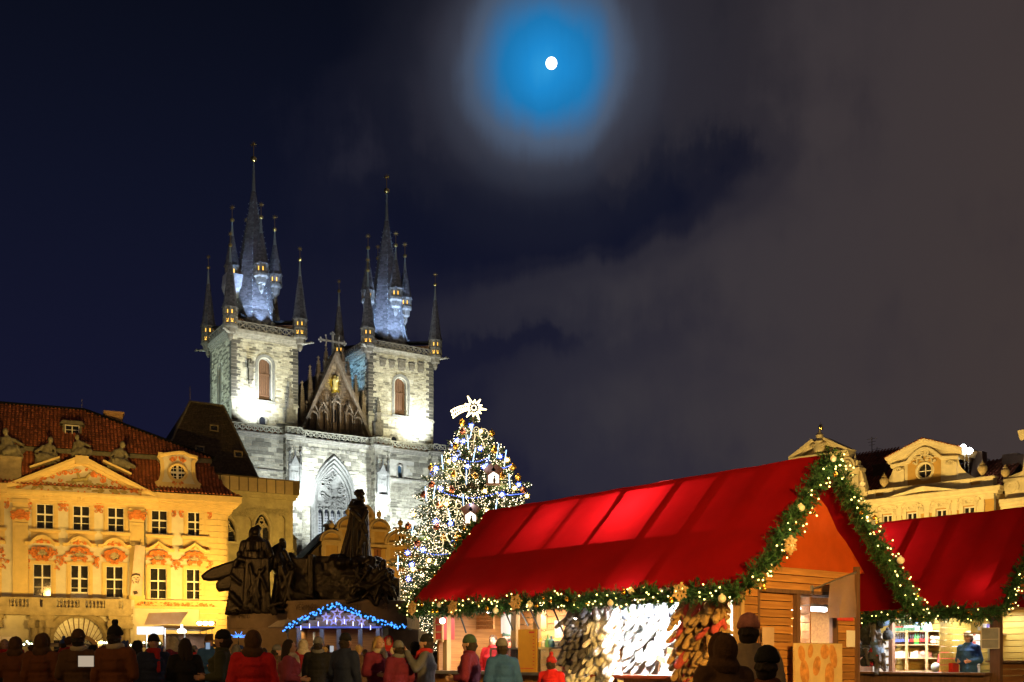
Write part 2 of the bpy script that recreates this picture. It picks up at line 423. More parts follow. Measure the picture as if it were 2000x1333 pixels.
M_WOODD = mat('louvre_wood', (.13, .065, .032), .75, scale=4, bump=.3, stretch=(6, 6, .6), var=.35)
M_LATTICE = mat('window_lattice', (.24, .245, .25), .7, scale=3, bump=.1)
M_DARKGLASS = mat('dark_window_glass', (.018, .020, .026), .12, scale=2, spec=.6)
M_LIT = glow('lit_turret_window', (1, .52, .07), 2.2)
M_LITDIM = glow('dim_turret_window', (1, .45, .06), .9)

def stones(mb, x0, x1, z0, z1, y, h, l0, l1, holes=(), dark=.18, proud=(.02, .09), rnd=random, pale=1.15, lo=.30):
 """courses of squared rubble, every block with its own edges and face depth"""
 z = z0
 while z < z1 - h * .4:
  hh = min(h * rnd.uniform(.75, 1.25), z1 - z)
  if z1 - (z + hh) < h * .4: hh = z1 - z
  x = x0 - rnd.uniform(0, l0)
  while x < x1:
   l = rnd.uniform(l0, l1); a, b = max(x, x0), min(x + l, x1); x += l
   if b - a < .12: continue
   cx, cz = (a + b) / 2, z + hh / 2
   if any(inpoly(cx, cz, H) or inpoly(a + .05, cz, H) or inpoly(b - .05, cz, H) for H in holes): continue
   nn = noise.noise(Vector((cx * .22 + y, cz * .22, 3.3)))
   t = lo + rnd.random() * .25 if rnd.random() < dark + nn * .25 else rnd.uniform(.75, pale) + nn * .2
   mb.ct = t; p = rnd.uniform(*proud); g_ = .018
   mb.add([(a + g_, y, z + g_), (b - g_, y, z + g_), (b - g_, y, z + hh - g_), (a + g_, y, z + hh - g_),
     (a + g_ + .02, y - p, z + g_ + .02), (b - g_ - .02, y - p, z + g_ + .02), (b - g_ - .02, y - p, z + hh - g_ - .02), (a + g_ + .02, y - p, z + hh - g_ - .02)],
                   [(4, 5, 6, 7), (0, 1, 5, 4), (1, 2, 6, 5), (2, 3, 7, 6), (3, 0, 4, 7)])
  z += hh
 mb.ct = None

SIDE = lambda u0, v1: Matrix.Translation((u0, v1, 0)) @ Matrix.Rotation(-pi / 2, 4, 'Z')   # a wall drawn facing the street turned to face left

def lattice(mb, x0, x1, z0, z1, y, cell, w=.09, d=.16, m=0):
 """openwork parapet of crosses between rails"""
 n = max(1, round((x1 - x0) / cell)); c = (x1 - x0) / n
 mb.bx(x0, x1, y, y + d + .08, z1 - .14, z1, m); mb.bx(x0, x1, y, y + d + .06, z0, z0 + .14, m)
 for i in range(n + 1):
  X = x0 + i * c; mb.bx(X - w * .55, X + w * .55, y + .01, y + d, z0 + .14, z1 - .14, m)
 for i in range(n):
  a, b = x0 + i * c, x0 + (i + 1) * c
  mb.bar((a, y + d / 2, z0 + .14), (b, y + d / 2, z1 - .14), d * .8, w, m, up=(0, 1, 0))
  mb.bar((b, y + d / 2, z0 + .14), (a, y + d / 2, z1 - .14), d * .78, w, m, up=(0, 1, 0))

def octa(r, n=8): return pi / n

def turret_mesh(r, z0, z1, z2, levels, name='corner_turret'):
 """corbelled octagonal lantern: z0 bottom of corbel, z1 floor, z2 eave"""
 b = MB(); n = 8
 h = z1 - z0
 b.lathe([(.12 * r, z0), (.35 * r, z0 + h * .18), (.42 * r, z0 + h * .42), (.75 * r, z0 + h * .5), (.85 * r, z0 + h * .78), (1.12 * r, z0 + h * .86), (1.15 * r, z1), (1.0 * r, z1 + .02)], n, ph=pi / n)
 b.lathe([(.62 * r, z1), (.62 * r, z2)], n, ph=pi / n, m=1)
 lh = (z2 - z1) / levels
 for k in range(levels):
  za = z1 + k * lh
  b.lathe([(1.0 * r, za), (1.0 * r, za + lh * .2), (.96 * r, za + lh * .2)], n, ph=pi / n)
  b.lathe([(.96 * r, za + lh * .84), (1.06 * r, za + lh * .88), (1.08 * r, za + lh), (.5 * r, za + lh)], n, ph=pi / n)
  for j in range(n):
   a = 2 * pi * j / n + pi / n; a2 = a + 2 * pi / n
   p = Vector((cos(a), sin(a), 0)) * r * .96; q = Vector((cos(a2), sin(a2), 0)) * r * .96
   b.bar((p.x, p.y, za + lh * .15), (p.x, p.y, za + lh * .9), .2 * r, .2 * r)
   mid = (p + q) / 2; t = (q - p)
   if levels == 2 and k == 0:
    A = p + t * .16; B = p + t * .84
    b.bar((A.x, A.y, za + lh * .2), (B.x, B.y, za + lh * .85), .07, .07); b.bar((B.x, B.y, za + lh * .2), (A.x, A.y, za + lh * .85), .07, .07)
   # solid panel left and right of a slim opening
   e = .24 if (levels == 2 and k == 0) else .36
   for s0, s1 in ((0, e), (1 - e, 1)):
    A = p + t * s0; B = p + t * s1; zz = (za + lh * .2, za + lh * .84)
    b.face([(A.x, A.y, zz[0]), (B.x, B.y, zz[0]), (B.x, B.y, zz[1]), (A.x, A.y, zz[1])])
   A = p + t * e; B = p + t * (1 - e)
   b.face([(A.x, A.y, za + lh * .62), (B.x, B.y, za + lh * .62), (B.x, B.y, za + lh * .84), (A.x, A.y, za + lh * .84)])
   c = mid * .84; w = t * (.5 - e) * 1.1
   b.face([(c.x - w.x, c.y - w.y, za + lh * .2), (c.x + w.x, c.y + w.y, za + lh * .2), (c.x + w.x, c.y + w.y, za + lh * .66), (c.x - w.x, c.y - w.y, za + lh * .66)], 2)
 return b.mesh(name, [M_DARKSTONE, M_DARKSTONE, M_LIT])

def cone_mesh(prof, name, n=8, rows=.28, mtl=None):
 """slated spire: each course of slates steps out a little over the one below it"""
 b = MB(); z0, z1 = prof[0][1], prof[-1][1]; zs = [p[1] for p in prof]; rs = [p[0] for p in prof]
 N = max(4, int((z1 - z0) / rows))
 for i in range(N):
  a = z0 + (z1 - z0) * i / N; c = z0 + (z1 - z0) * (i + 1) / N
  ra, rc = np.interp(a, zs, rs), np.interp(c, zs, rs)
  b.ct = random.uniform(.7, 1.25)
  k = max(1, int(ra / .5))
  for j in range(n):
   a0 = 2 * pi * j / n + pi / n; a1 = a0 + 2 * pi / n
   P = lambda t, r, z: (r * (cos(a0) * (1 - t) + cos(a1) * t), r * (sin(a0) * (1 - t) + sin(a1) * t), z)
   off = (i % 2) * .5 / k
   cuts = [0] + [min(1, max(0, (q + 1) / k - off)) for q in range(k)] + [1]
   for q in range(len(cuts) - 1):
    t0, t1 = cuts[q], cuts[q + 1]
    if t1 - t0 < .02: continue
    b.ct = random.uniform(.62, 1.3)
    r_ = ra + .045 + random.uniform(0, .02)
    b.add([P(t0, r_, a), P(t1, r_, a), P(t1, rc, c), P(t0, rc, c)], [(0, 1, 2, 3)])
    b.add([P(t0, ra * .98, a), P(t1, ra * .98, a), P(t1, r_, a), P(t0, r_, a)], [(0, 1, 2, 3)])
 b.ct = None
 return b.mesh(name, [mtl or M_SLATE])

def finial_mesh(r, h, ball, star, name='finial'):
 """zinc-clad tip, gilt ball, rod and gilt star; z=0 at the top of the slates"""
 b = MB()
 b.lathe([(r * 1.25, 0), (r, .1), (r * .35, h)], 8, m=0)
 b.ball((0, 0, h + ball * .8), ball, 12, 8, m=1, sz=.95)
 b.tube([(0, 0, h + ball), (0, 0, h + ball + star * 3.2)], max(.035, ball * .12), 5, m=1)
 zc = h + ball + star * 3.6
 for j in range(8):
  a = 2 * pi * j / 8
  d = Vector((cos(a), 0, sin(a))) * star; e = Vector((-sin(a), 0, cos(a))) * star * .16
  c0 = Vector((0, 0, zc))
  b.add([c0 + e, c0 + d, c0 - e, c0 + Vector((0, .06, 0)), c0 - Vector((0, .06, 0))], [(0, 4, 1), (4, 2, 1), (2, 3, 1), (3, 0, 1)], 1)
 return b.mesh(name, [M_SHEET, M_GOLD], True, 50)

church = thing('church', 'floodlit Gothic church with two spired stone towers behind the palace and the Christmas tree', 'church', CH.W(0), CH.rot())

QUOIN = []
for i, (l, w) in enumerate(((1.35, .75), (.8, 1.25))):
 b = MB(); b.taper(-.05, l, -.05, w, .02, .47, 1, 0)
 QUOIN.append(b.mesh('quoin_stone', [mat('quoin', (.085, .08, .068), .9, scale=2.4, bump=.5, bscale=7, var=.3, objvar=.45)]))
b = MB(); b.taper(-1.35, .05, -.05, .75, .02, .47, 1); b2 = MB(); b2.taper(-.8, .05, -.05, 1.25, .02, .47, 1)
QUOINR = [b.mesh('quoin_stone', QUOIN[0].materials[0]), b2.mesh('quoin_stone', QUOIN[0].materials[0])]

FIN_SM = finial_mesh(.22, 2.35, .30, .45); FIN_MD = finial_mesh(.25, 2.2, .34, .52); FIN_LG = finial_mesh(.30, 4.7, .48, .62)
CT = turret_mesh(1.02, 48.5, 50.75, 53.35, 2); CTR = cone_mesh([(1.22, 53.3), (.95, 54.2), (.22, 60.1)], 'turret_roof', 8)
SPT = turret_mesh(1.02, 57.0, 60.0, 61.5, 1, 'spire_turret'); SPR = cone_mesh([(1.25, 61.4), (1.05, 61.9), (.24, 66.3)], 'turret_roof', 8)
SPIRE = cone_mesh([(4.6, 50.5), (3.9, 53.1), (3.25, 54.8), (2.72, 57.9), (2.1, 63.3), (1.42, 67.2), (.82, 70.3), (.3, 73.9)], 'spire', 8, .3)

def tower(label, u0, u1, v1, px_front, ys, win, dz, oriel=None, corbels=(), nturr=4):
 pxm, y_str, y_cor, y_pb, y_pt = px_front[0], *ys
 Z = lambda y: CH.uz(pxm, y, 0)[1]
 zs, zc, zb, zt = Z(y_str), Z(y_cor), Z(y_pb), Z(y_pt)
 z0 = 36.0
 t = MB()
 # core walls with real window openings
 (wx0, wx1, wy0, wy1) = win
 a0, a1 = CH.u(wx0), CH.u(wx1); wz0, wz1 = CH.uz((wx0 + wx1) / 2, wy1)[1], CH.uz((wx0 + wx1) / 2, wy0)[1]
 W = a1 - a0; hole = arch((a0 + a1) / 2, W, wz0, wz1 - W / 2)
 t.wall(rect(u0, u1, z0, zc), [hole], 0, 1.0)
 sw = 1.15; sc = (v1) * .45; shole = arch(sc, sw, zs - .2, zc - 3.6, point=1.)
 st = len(t.v); t.wall(rect(0, v1, z0, zc), [shole], 0, .9); t.xf(SIDE(u0, v1), st)
 t.bx(u0 + .02, u1, .02, .04, z0, z0 + .01)
 t.face([(u1, 0, z0), (u1, v1, z0), (u1, v1, zc), (u1, 0, zc)]); t.face([(u1, v1, z0), (u0, v1, z0), (u0, v1, zc), (u1, v1, zc)])
 T = t.build('tower', M_MORTAR, church); T['label'] = label
 s = MB(); rnd = random.Random(int(u0) + 5)
 outer = arch((a0 + a1) / 2, W + .9, wz0 - .3, wz1 - W / 2)
 stones(s, u0 + .9, u1 - .9, zs + .35, zc, 0, .27, .4, 1.15, [outer], .10, rnd=rnd, lo=.38)
 stones(s, u0 + .02, u1 - .02, z0, zs, 0, .42, .6, 1.5, [], .08, rnd=rnd, pale=1.25)
 k = len(s.v); stones(s, .9, v1 - .9, z0, zc, 0, .28, .45, 1.2, [arch(sc, sw + .8, zs - .4, zc - 3.6)], .25, rnd=rnd); s.xf(SIDE(u0, v1), k)
 s.build('rubble_stone', M_STONE, T, kind='stuff')
 # quoins
 zz = zs + .4; i = 0
 while zz < zc - .45:
  inst('quoin_stone', QUOIN[i % 2], T, (u0, 0, zz)); inst('quoin_stone', QUOINR[i % 2], T, (u1, 0, zz))
  zz += .5; i += 1
 zz = z0 + .2; i = 0
 while zz < zc - .45:
  o = inst('quoin_stone', QUOIN[i % 2], T, (u0, v1 - .02, zz), (0, 0, -pi / 2)); zz += .5; i += 1
 # belfry window: moulded arch, boards, cross bar
 w = MB()
 for q, (ex, dy) in enumerate(((.42, .16), (.22, .05), (.02, -.22))):
  A = arch((a0 + a1) / 2, W + 2 * ex, wz0, wz1 - W / 2, 14)
  w.sweep(A[2:] + [A[0]], [(dy, -.13), (dy, .10), (dy - .22, .10), (dy - .22, -.13)])
  w.sweep([A[1], A[2]], [(dy, -.13), (dy, .10), (dy - .22, .10), (dy - .22, -.13)])
 w.bx(a0 - .6, a1 + .6, -.35, .3, wz0 - .38, wz0 - .02)
 w.build('window_surround', mat('window_stone', (.21, .21, .19), .85, scale=2.4, bump=.3, bscale=9, var=.3), T)
 lv = MB(); nb = 6
 inner = arch((a0 + a1) / 2, W, wz0, wz1 - W / 2)
 for q in range(nb):
  xa = a0 + W * q / nb; xb = a0 + W * (q + 1) / nb; xm = (xa + xb) / 2 - (a0 + a1) / 2
  top = wz1 - W / 2 + sqrt(max(.01, (W / 2) ** 2 - xm * xm))
  lv.bx(xa + .02, xb - .02, .75 + rnd.uniform(0, .05), .85, wz0, top)
 lv.bx(a0, a1, .66, .76, wz1 - W / 2 - 1.5, wz1 - W / 2 - 1.25)
 lv.bx(a0, a1, .66, .76, wz0 + .8, wz0 + 1.0)
 lv.bx(a0 - .1, a1 + .1, .86, .9, wz0 - .1, wz1)
 lv.build('louvre', M_WOODD, T)
 sv = MB(); k = 0
 sv.bx(sc - sw / 2 - .1, sc + sw / 2 + .1, .7, .8, zs - .2, zc - 2.4, 1)
 for x in (-.45, .05): sv.bx(sc + x, sc + x + .16, .3, .7, zs - .2, zc - 3.4)
 A = arch(sc, sw + .5, zs - .2, zc - 3.6, 12); sv.sweep(A[2:] + [A[0]], [(.14, -.12), (.14, .12), (-.05, .12), (-.05, -.12)]); sv.sweep([A[1], A[2]], [(.14, -.12), (.14, .12), (-.05, .12), (-.05, -.12)])
 sv.xf(SIDE(u0, v1)); sv.build('side_window', [M_ASHLAR, M_DARKGLASS], T)
 # string course, cornice
 def ring(nm, zl, prof):
  c = MB()
  for (za, zb_, o) in prof: c.bx(u0 - o, u1 + o, -o, v1 + o, zl + za, zl + zb_)
  c.build(nm, M_ASHLAR, T)
 ring('string_course', zs, [(-.12, .14, .16), (.14, .3, .08)])
 ring('cornice', zc, [(0, .22, .10), (.22, .42, .28), (.42, .62, .42), (.62, zb - zc - .002, .62)])
 p = MB(); o = .55
 lattice(p, u0 - o + .6, u1 + o - .6, zb, zt, -o, 1.0, .10, .2)
 k = len(p.v); lattice(p, .4, v1 - .4, zb, zt, -o, 1.0, .10, .2); p.xf(SIDE(u0, v1), k)
 k = len(p.v); lattice(p, .4, v1 - .4, zb, zt, -o, 1.0, .10, .2); p.xf(Matrix.Translation((u1, 0, 0)) @ Matrix.Rotation(pi / 2, 4, 'Z'), k)
 k = len(p.v); lattice(p, 0, u1 - u0, zb, zt, -o, 1.0, .10, .2); p.xf(Matrix.Translation((u1, v1, 0)) @ Matrix.Rotation(pi, 4, 'Z'), k)
 p.build('parapet', M_DARKSTONE, T)
 f = MB(); f.bx(u0, u1, 0, v1, zb - .1, zb + .05); f.build('tower_deck', M_DARKSTONE, T)
 # corner turrets with lit windows
 for (x, y) in ((u0 - .25, -.25), (u1 + .25, -.25), (u0 - .25, v1 + .25), (u1 + .25, v1 + .25)):
  inst('corner_turret', CT, T, (x, y, dz)); inst('turret_roof', CTR, T, (x, y, dz)); inst('finial', FIN_SM, T, (x, y, 60.05 + dz), (0, 0, -CH.rot()))
 cx, cy = (u0 + u1) / 2, v1 / 2
 inst('spire', SPIRE, T, (cx, cy, dz)); inst('finial', FIN_LG, T, (cx, cy, 73.8 + dz), (0, 0, -CH.rot()))
 for (x, y) in ((0, -3.4), (3.4, 0), (-3.4, 0), (0, 3.4)):
  inst('spire_turret', SPT, T, (cx + x * .8, cy + y * .8, dz)) if False else inst('spire_turret', SPT, T, (cx + x, cy + y, dz))
  inst('turret_roof', SPR, T, (cx + x, cy + y, dz)); inst('finial', FIN_MD, T, (cx + x, cy + y, 66.2 + dz), (0, 0, -CH.rot()))
 # copper band and ridge hooks on the spire
 r = MB(); r.lathe([(2.22, 62.2 + dz), (2.25, 62.35 + dz), (2.16, 62.4 + dz)], 8, (cx, cy, 0), ph=pi / 8)
 for j in range(8):
  a = 2 * pi * j / 8 + pi / 8
  for q in range(22):
   z = 54 + q * .85; rr = np.interp(z, [53.1, 54.8, 57.9, 63.3, 67.2, 70.3, 73.9], [3.9, 3.25, 2.72, 2.1, 1.42, .82, .3]) + .05
   r.bar((cx + rr * cos(a), cy + rr * sin(a), z + dz), (cx + (rr + .16) * cos(a), cy + (rr + .16) * sin(a), z + .12 + dz), .06, .06)
 r.build('ridge_hook', M_SHEET, T, kind='stuff')
 # timber walks from the spire to the corner turrets
 for (x, y) in ((u1, 0), (u0, 0), (u0, v1), (u1, v1)):
  wk = MB(); d = Vector((x - cx, y - cy, 0)).normalized()
  wk.bar(Vector((cx, cy, 53.2 + dz)) + d * 3.0, Vector((x, y, 53.0 + dz)) - d * .6, 1.3, .25, 0); wk.bar(Vector((cx, cy, 52.5 + dz)) + d * 3.2, Vector((x, y, 52.3 + dz)) - d * .6, .8, .35, 1)
  wk.build('timber_walk', [M_SLATE, mat('oak_walk', (.32, .17, .07), .7, scale=4, bump=.2)], T)
 # gargoyles
 for (x, y, a) in ((u0 - .7, -.7, -2.36), (u1 + .7, -.7, -.785), (u0 - .7, v1 + .7, 2.36)):
  q = MB(); d = Vector((cos(a), sin(a), 0)); p0 = Vector((x, y, zc + .45))
  capsule(q, p0 - d * .2, p0 + d * .9 + Vector((0, 0, .05)), .24, .17, 7); ellip(q, p0 + d * 1.25 + Vector((0, 0, .12)), (.3, .22, .2)); capsule(q, p0 + d * 1.4, p0 + d * 1.65 + Vector((0, 0, .02)), .11, .07, 6)
  q.build('gargoyle', M_ASHLAR, T, True)
 if oriel:
  q = MB(); xa, xb = CH.u(oriel[0]), CH.u(oriel[1]); za, zb2 = CH.uz(oriel[0], oriel[3])[1], CH.uz(oriel[0], oriel[2])[1]
  xm = (xa + xb) / 2; w_ = (xb - xa) / 2
  q.bx(xm - w_ * .75, xm + w_ * .75, -.7, 0, za + .2, zb2 - 1.0); q.bx(xm - w_, xm + w_, -.95, 0, zb2 - 1.0, zb2 - .5)
  for k in range(3): q.bx(xm - w_ + k * w_ * .75, xm - w_ + k * w_ * .75 + w_ * .45, -.9, -.1, zb2 - .5, zb2)
  q.taper(xm - w_ * .75, xm + w_ * .75, -.7, 0, za + .2, za + .21, 1); q.bx(xm - w_ * .5, xm + w_ * .5, -.4, 0, za - .4, za + .2)
  q.build('bracket_stone', M_DARKSTONE, T)
 for (xa, xb, ya, yb) in corbels:
  q = MB(); A, B = CH.u(xa), CH.u(xb); za, zb2 = CH.uz(xa, yb)[1], CH.uz(xa, ya)[1]
  q.bx(A, B, -.42, 0, za + .3, zb2); q.bx(A + .1, B - .1, -.25, 0, za, za + .3); q.bx(A - .08, B + .08, -.5, 0, zb2, zb2 + .14)
  for k in range(3): q.bx(A + (B - A) * (k + .2) / 3, A + (B - A) * (k + .7) / 3, -.47, -.42, za + .45, zb2 - .2)
  q.build('corbel_block', M_DARKSTONE, T)
 return T

UL0, UL1 = CH.u(452), CH.u(581.5); UR0, UR1 = CH.u(720), CH.u(846)
T1 = tower('square stone tower with dark slate spire, the one nearer the palace', UL0, UL1, 10.4, (518,), (787.5, 668, 653, 637), (505.5, 530, 700, 783), 0., oriel=(482, 494, 706, 745))
T2 = tower('square stone tower with dark slate spire, the one nearer the Christmas tree', UR0, UR1, 11.0, (782,), (817, 697, 688, 674.5), (771, 794, 738, 812), .55,
           corbels=((741, 752, 703, 715), (759, 769, 707, 718), (777, 790, 705, 723), (798, 808, 712, 724), (815, 826, 711, 728)))
# boarded bracket under the left-hand spire turret of the first tower
b = MB(); cx, cy = (UL0 + UL1) / 2 - 3.3, 5.2
b.loft([[(cx - .2 + x * .7, cy + y * .8, 56.6) for x, y in ((-1, -1), (2.6, -1), (2.6, 1), (-1, 1))], [(cx + x * 1.15, cy + y * 1.2, 58.4) for x, y in ((-1.2, -1), (2.4, -1), (2.4, 1), (-1.2, 1))],
  [(cx + x * 1.1, cy + y * 1.15, 60.2) for x, y in ((-1.1, -1), (2.2, -1), (2.2, 1), (-1.1, 1))]])
b.build('boarded_bracket', mat('weathered_board', (.42, .41, .40), .8, scale=2, bump=.2, var=.35), T1)

# ---- west front below the towers
zg = CH.uz(645, 862, -.8)[1]             # foot of the gallery parapet
plan = []                                # (px start, px end, v)
for xa, xb, v in ((438, 553, -.8), (560, 590, -2.2), (590, 724, -.8), (733, 762, -2.2), (762, 838, -.8), (845, 869, -2.2)):
 plan.append((CH.u(xa, v), CH.u(xb, v), v))
plan[0] = (UL0 - 1.4, plan[1][0], -.8); plan[2] = (plan[1][1], plan[3][0], -.8); plan[4] = (plan[3][1], plan[5][0], -.8)
front = thing('temp', 'x', 'x'); bpy.data.objects.remove(front)
G0, G1 = CH.u(612, -.8), CH.u(692, -.8); gz1 = CH.uz(655, 899, -.8)[1]; gzs = CH.uz(655, 947, -.8)[1]
GW = G1 - G0; gpt = .5
# choose the pointed arch so that it reaches the apex
def apex(w, p): r = w * p; h = w / 2; return sqrt(max(0, r * r - (r - h) ** 2))
pt = 1.2
great = arch((G0 + G1) / 2, GW, 14, gz1 - apex(GW, pt), 16, pt)
SW0, SW1 = CH.u(776.5, -.8), CH.u(786, -.8); swz0, swz1 = CH.uz(781, 936, -.8)[1], CH.uz(781, 909, -.8)[1]
small = arch((SW0 + SW1) / 2, SW1 - SW0, swz0, swz1 - (SW1 - SW0) / 2)
b = MB(); s = MB(); rnd = random.Random(4)
for i, (ua, ub, v) in enumerate(plan):
 holes = [great] if i == 2 else [small] if i == 4 else []
 b.wall(rect(ua, ub, 0, zg - .3), holes, v, 1.4 if i == 2 else .6)
 big = [arch((G0 + G1) / 2, GW + .5, 14, gz1 - apex(GW, pt), 16, pt)] if i == 2 else [arch((SW0 + SW1) / 2, 2.2, swz0 - .6, swz1 - .2)] if i == 4 else []
 if v < -1:
  b.bx(ua, ub, v + .01, 0, 0, zg - .3)
  k = len(s.v); stones(s, 0, 1.4, 14, zg - .3, 0, .5, .6, 1.4, [], .3, rnd=rnd); s.xf(SIDE(ua, v + 1.4), k)
  stones(s, ua + .02, ub - .02, 14, zg - .3, v, .5, .6, 1.3, [], .3, rnd=rnd)
 else:
  stones(s, ua, ub, 14, zg - 4.2, v, .29, .45, 1.3, big, .10 if i != 4 else .16, rnd=rnd, lo=.42)
  stones(s, ua, ub, zg - 4.2, zg - .3, v, .62, .9, 1.8, big, .42, rnd=rnd, proud=(.03, .07), lo=.42)
b.face([(UR1 + 2.2, -2.1, 0), (UR1 + 2.2, 20, 0), (UR1 + 2.2, 20, zg - .3), (UR1 + 2.2, -2.1, zg - .3)])
b.face([(UL0 - 1.4, -.8, 0), (UL0 - 1.4, 20, 0), (UL0 - 1.4, 20, zg - .3), (UL0 - 1.4, -.8, zg - .3)])
b.bx(UL0 - 1.4, UR1 + 2.2, -.75, 20, zg - .5, zg - .35)
WF = b.build('west_front', M_MORTAR, church)
s.build('rubble_stone', M_STONE, WF, kind='stuff')
c = MB(); gp = MB(); top = zg + 1.2
for i, (ua, ub, v) in enumerate(plan):
 for za, zb_, o in ((-.75, -.45, .12), (-.45, -.2, .28), (-.2, 0, .42)):
  c.bx(ua - (o if v < -1 else 0) + .001 * i, ub + (o if v < -1 else 0), v - o, v + .3, zg + za, zg + zb_)
 lattice(gp, ua + .02, ub - .02, zg, top, v - .35, .95, .11, .18)
 if v < -1:
  k = len(gp.v); lattice(gp, 0, 1.4, zg, top, 0, .8, .11, .18); gp.xf(SIDE(ua - .3, v + 1.25), k)
# strings on the lower wall
for i, y in ((0, 917), (4, 938)):
 ua, ub, v = plan[i]; z = CH.uz(500 if i == 0 else 800, y, v)[1]
 c.bx(ua, ub, v - .18, v + .1, z - .12, z + .1)
# row of dentils beneath the centre cornice
ua, ub, v = plan[2]
x = ua + .3
while x < ub - .3: c.bx(x, x + .42, v - .12, v, zg - 1.75, zg - 1.3); x += .85
c.build('cornice', M_ASHLAR, WF); gp.build('gallery_parapet', mat('pale_parapet', (.42, .40, .30), .85, scale=2.5, bump=.3, var=.3), WF)

# great west window
w = MB(); cxw = (G0 + G1) / 2
for ex, dy, wd in ((.28, .98, .2), (-.05, .86, .2), (-.38, .55, .2), (-.68, .25, .2)):
 ww = GW + 2 * ex; A = arch(cxw, ww, 14, gz1 - apex(GW, pt) , 18, pt)
 prof = [(dy, -wd), (dy + .12, 0), (dy, wd), (dy - .5, wd), (dy - .5, -wd)]
 w.sweep(A[2:] + [A[0]], prof); w.sweep([A[1], A[2]], prof)
IW = GW - 1.7
MW = w.build('great_window', mat('window_stone', (.21, .21, .19)), WF, True, ang=35)
tr = MB(); zsp = gz1 - apex(GW, pt) - .6
x0 = cxw - IW / 2; lw = IW / 5
ztop = lambda x: (gz1 - apex(GW, pt)) + sqrt(max(0, (GW * pt) ** 2 - (abs(x - cxw) + .85 + GW * pt - GW / 2) ** 2))
for q in range(6): tr.bx(x0 + q * lw - .1, x0 + q * lw + .1, -.42, .1, 14, zsp - .2 if 0 < q < 5 else zsp + .3)
for q in range(5):
 A = arch(x0 + (q + .5) * lw, lw - .1, 14, zsp - 1.0, 8, .9); tr.sweep(A[2:], [(.38, -.07), (.38, .07), (-.05, .07), (-.05, -.07)])
rnd = random.Random(9)
for q in range(34):
 cx = cxw + rnd.uniform(-IW / 2 + .3, IW / 2 - .3); zc_ = rnd.uniform(zsp - .1, gz1 - .9)
 if zc_ > ztop(cx) - .45: continue
 r0 = rnd.uniform(.3, .62); a0 = rnd.uniform(0, 6.28); sg = rnd.choice((-1, 1))
 pts = [(cx + r0 * (1 - t * .72) * cos(a0 + sg * t * 8), -.25 - .1 * t, zc_ + r0 * (1 - t * .72) * sin(a0 + sg * t * 8)) for t in [i / 14 for i in range(15)]]
 tr.tube(pts, .085, 5)
tr.build('tracery', mat('window_stone', (.21, .21, .19)), MW, True)
lt = MB()
for q in range(5):
 xa = x0 + q * lw + .12; xb = xa + lw - .24; nz_ = int((zsp - 1.3 - 14) / .42)
 for k in range(4): lt.bx(xa + (xb - xa) * k / 3 - .05, xa + (xb - xa) * k / 3 + .05, .02, .1, 14, zsp - 1)
 for k in range(nz_):
  z = 14 + k * .42
  lt.bx(xa, xb, .03, .09, z, z + .2)
lt.build('lattice_panel', M_LATTICE, MW)
bk = MB(); bk.face([(x0 - .3, .3, 14), (x0 + IW + .3, .3, 14), (x0 + IW + .3, .3, gz1), (x0 - .3, .3, gz1)]); bk.build('window_glass', M_DARKGLASS, MW)
bk = MB()
OUT = arch(cxw, GW - 1.2, zsp - .3, gz1 - apex(GW, pt), 16, pt); bk.prism(OUT, -.12, -.02); bk.build('tracery_panel', mat('window_stone', (.21, .21, .19)), MW)
w = MB(); A = arch((SW0 + SW1) / 2, SW1 - SW0 + .2, swz0, swz1 - (SW1 - SW0) / 2); v = -.8
w.sweep(A[2:] + [A[0]], [(.9, -.08), (.9, .12), (.75, .12), (.75, -.08)]); w.sweep([A[1], A[2]], [(.9, -.08), (.9, .12), (.75, .12), (.75, -.08)])
w.face([(SW0 - .1, -.35, swz0), (SW1 + .1, -.35, swz0), (SW1 + .1, -.35, swz1), (SW0 - .1, -.35, swz1)], 1)
w.build('small_window', [M_ASHLAR, mat('blue_window_glass', (.05, .10, .16), .2)], WF)

def pinnacle(mb, x, y, z0, z1, w, z2):
 """square shaft to z1, crocketed spirelet to z2"""
 h = w / 2
 mb.bx(x - h, x + h, y - h, y + h, z0, z1); mb.bx(x - h * 1.25, x + h * 1.25, y - h * 1.25, y + h * 1.25, z1 - .02, z1 + .15)
 mb.bx(x - h * .55, x + h * .55, y - h - .03, y - h, z0 + .3, z1 - .3)
 mb.taper(x - h * .85, x + h * .85, y - h * .85, y + h * .85, z1 + .15, z2 - .3, .3)
 n = max(3, int((z2 - z1) / .38))
 for i in range(n):
  z = z1 + .3 + (z2 - z1 - .7) * i / n; k = h * .85 * (1 - .7 * (z - z1) / (z2 - z1))
  for sx, sy in ((-1, -1), (1, -1), (1, 1), (-1, 1)):
   mb.taper(x + sx * k - .09, x + sx * k + .09, y + sy * k - .09, y + sy * k + .09, z, z + .17, .6)
 mb.ball((x, y, z2 - .22), .16, 6, 4); mb.taper(x - .22, x + .22, y - .1, y + .1, z2 - .12, z2 + .04, .9); mb.bx(x - .07, x + .07, y - .07, y + .07, z2 - .1, z2 + .22)

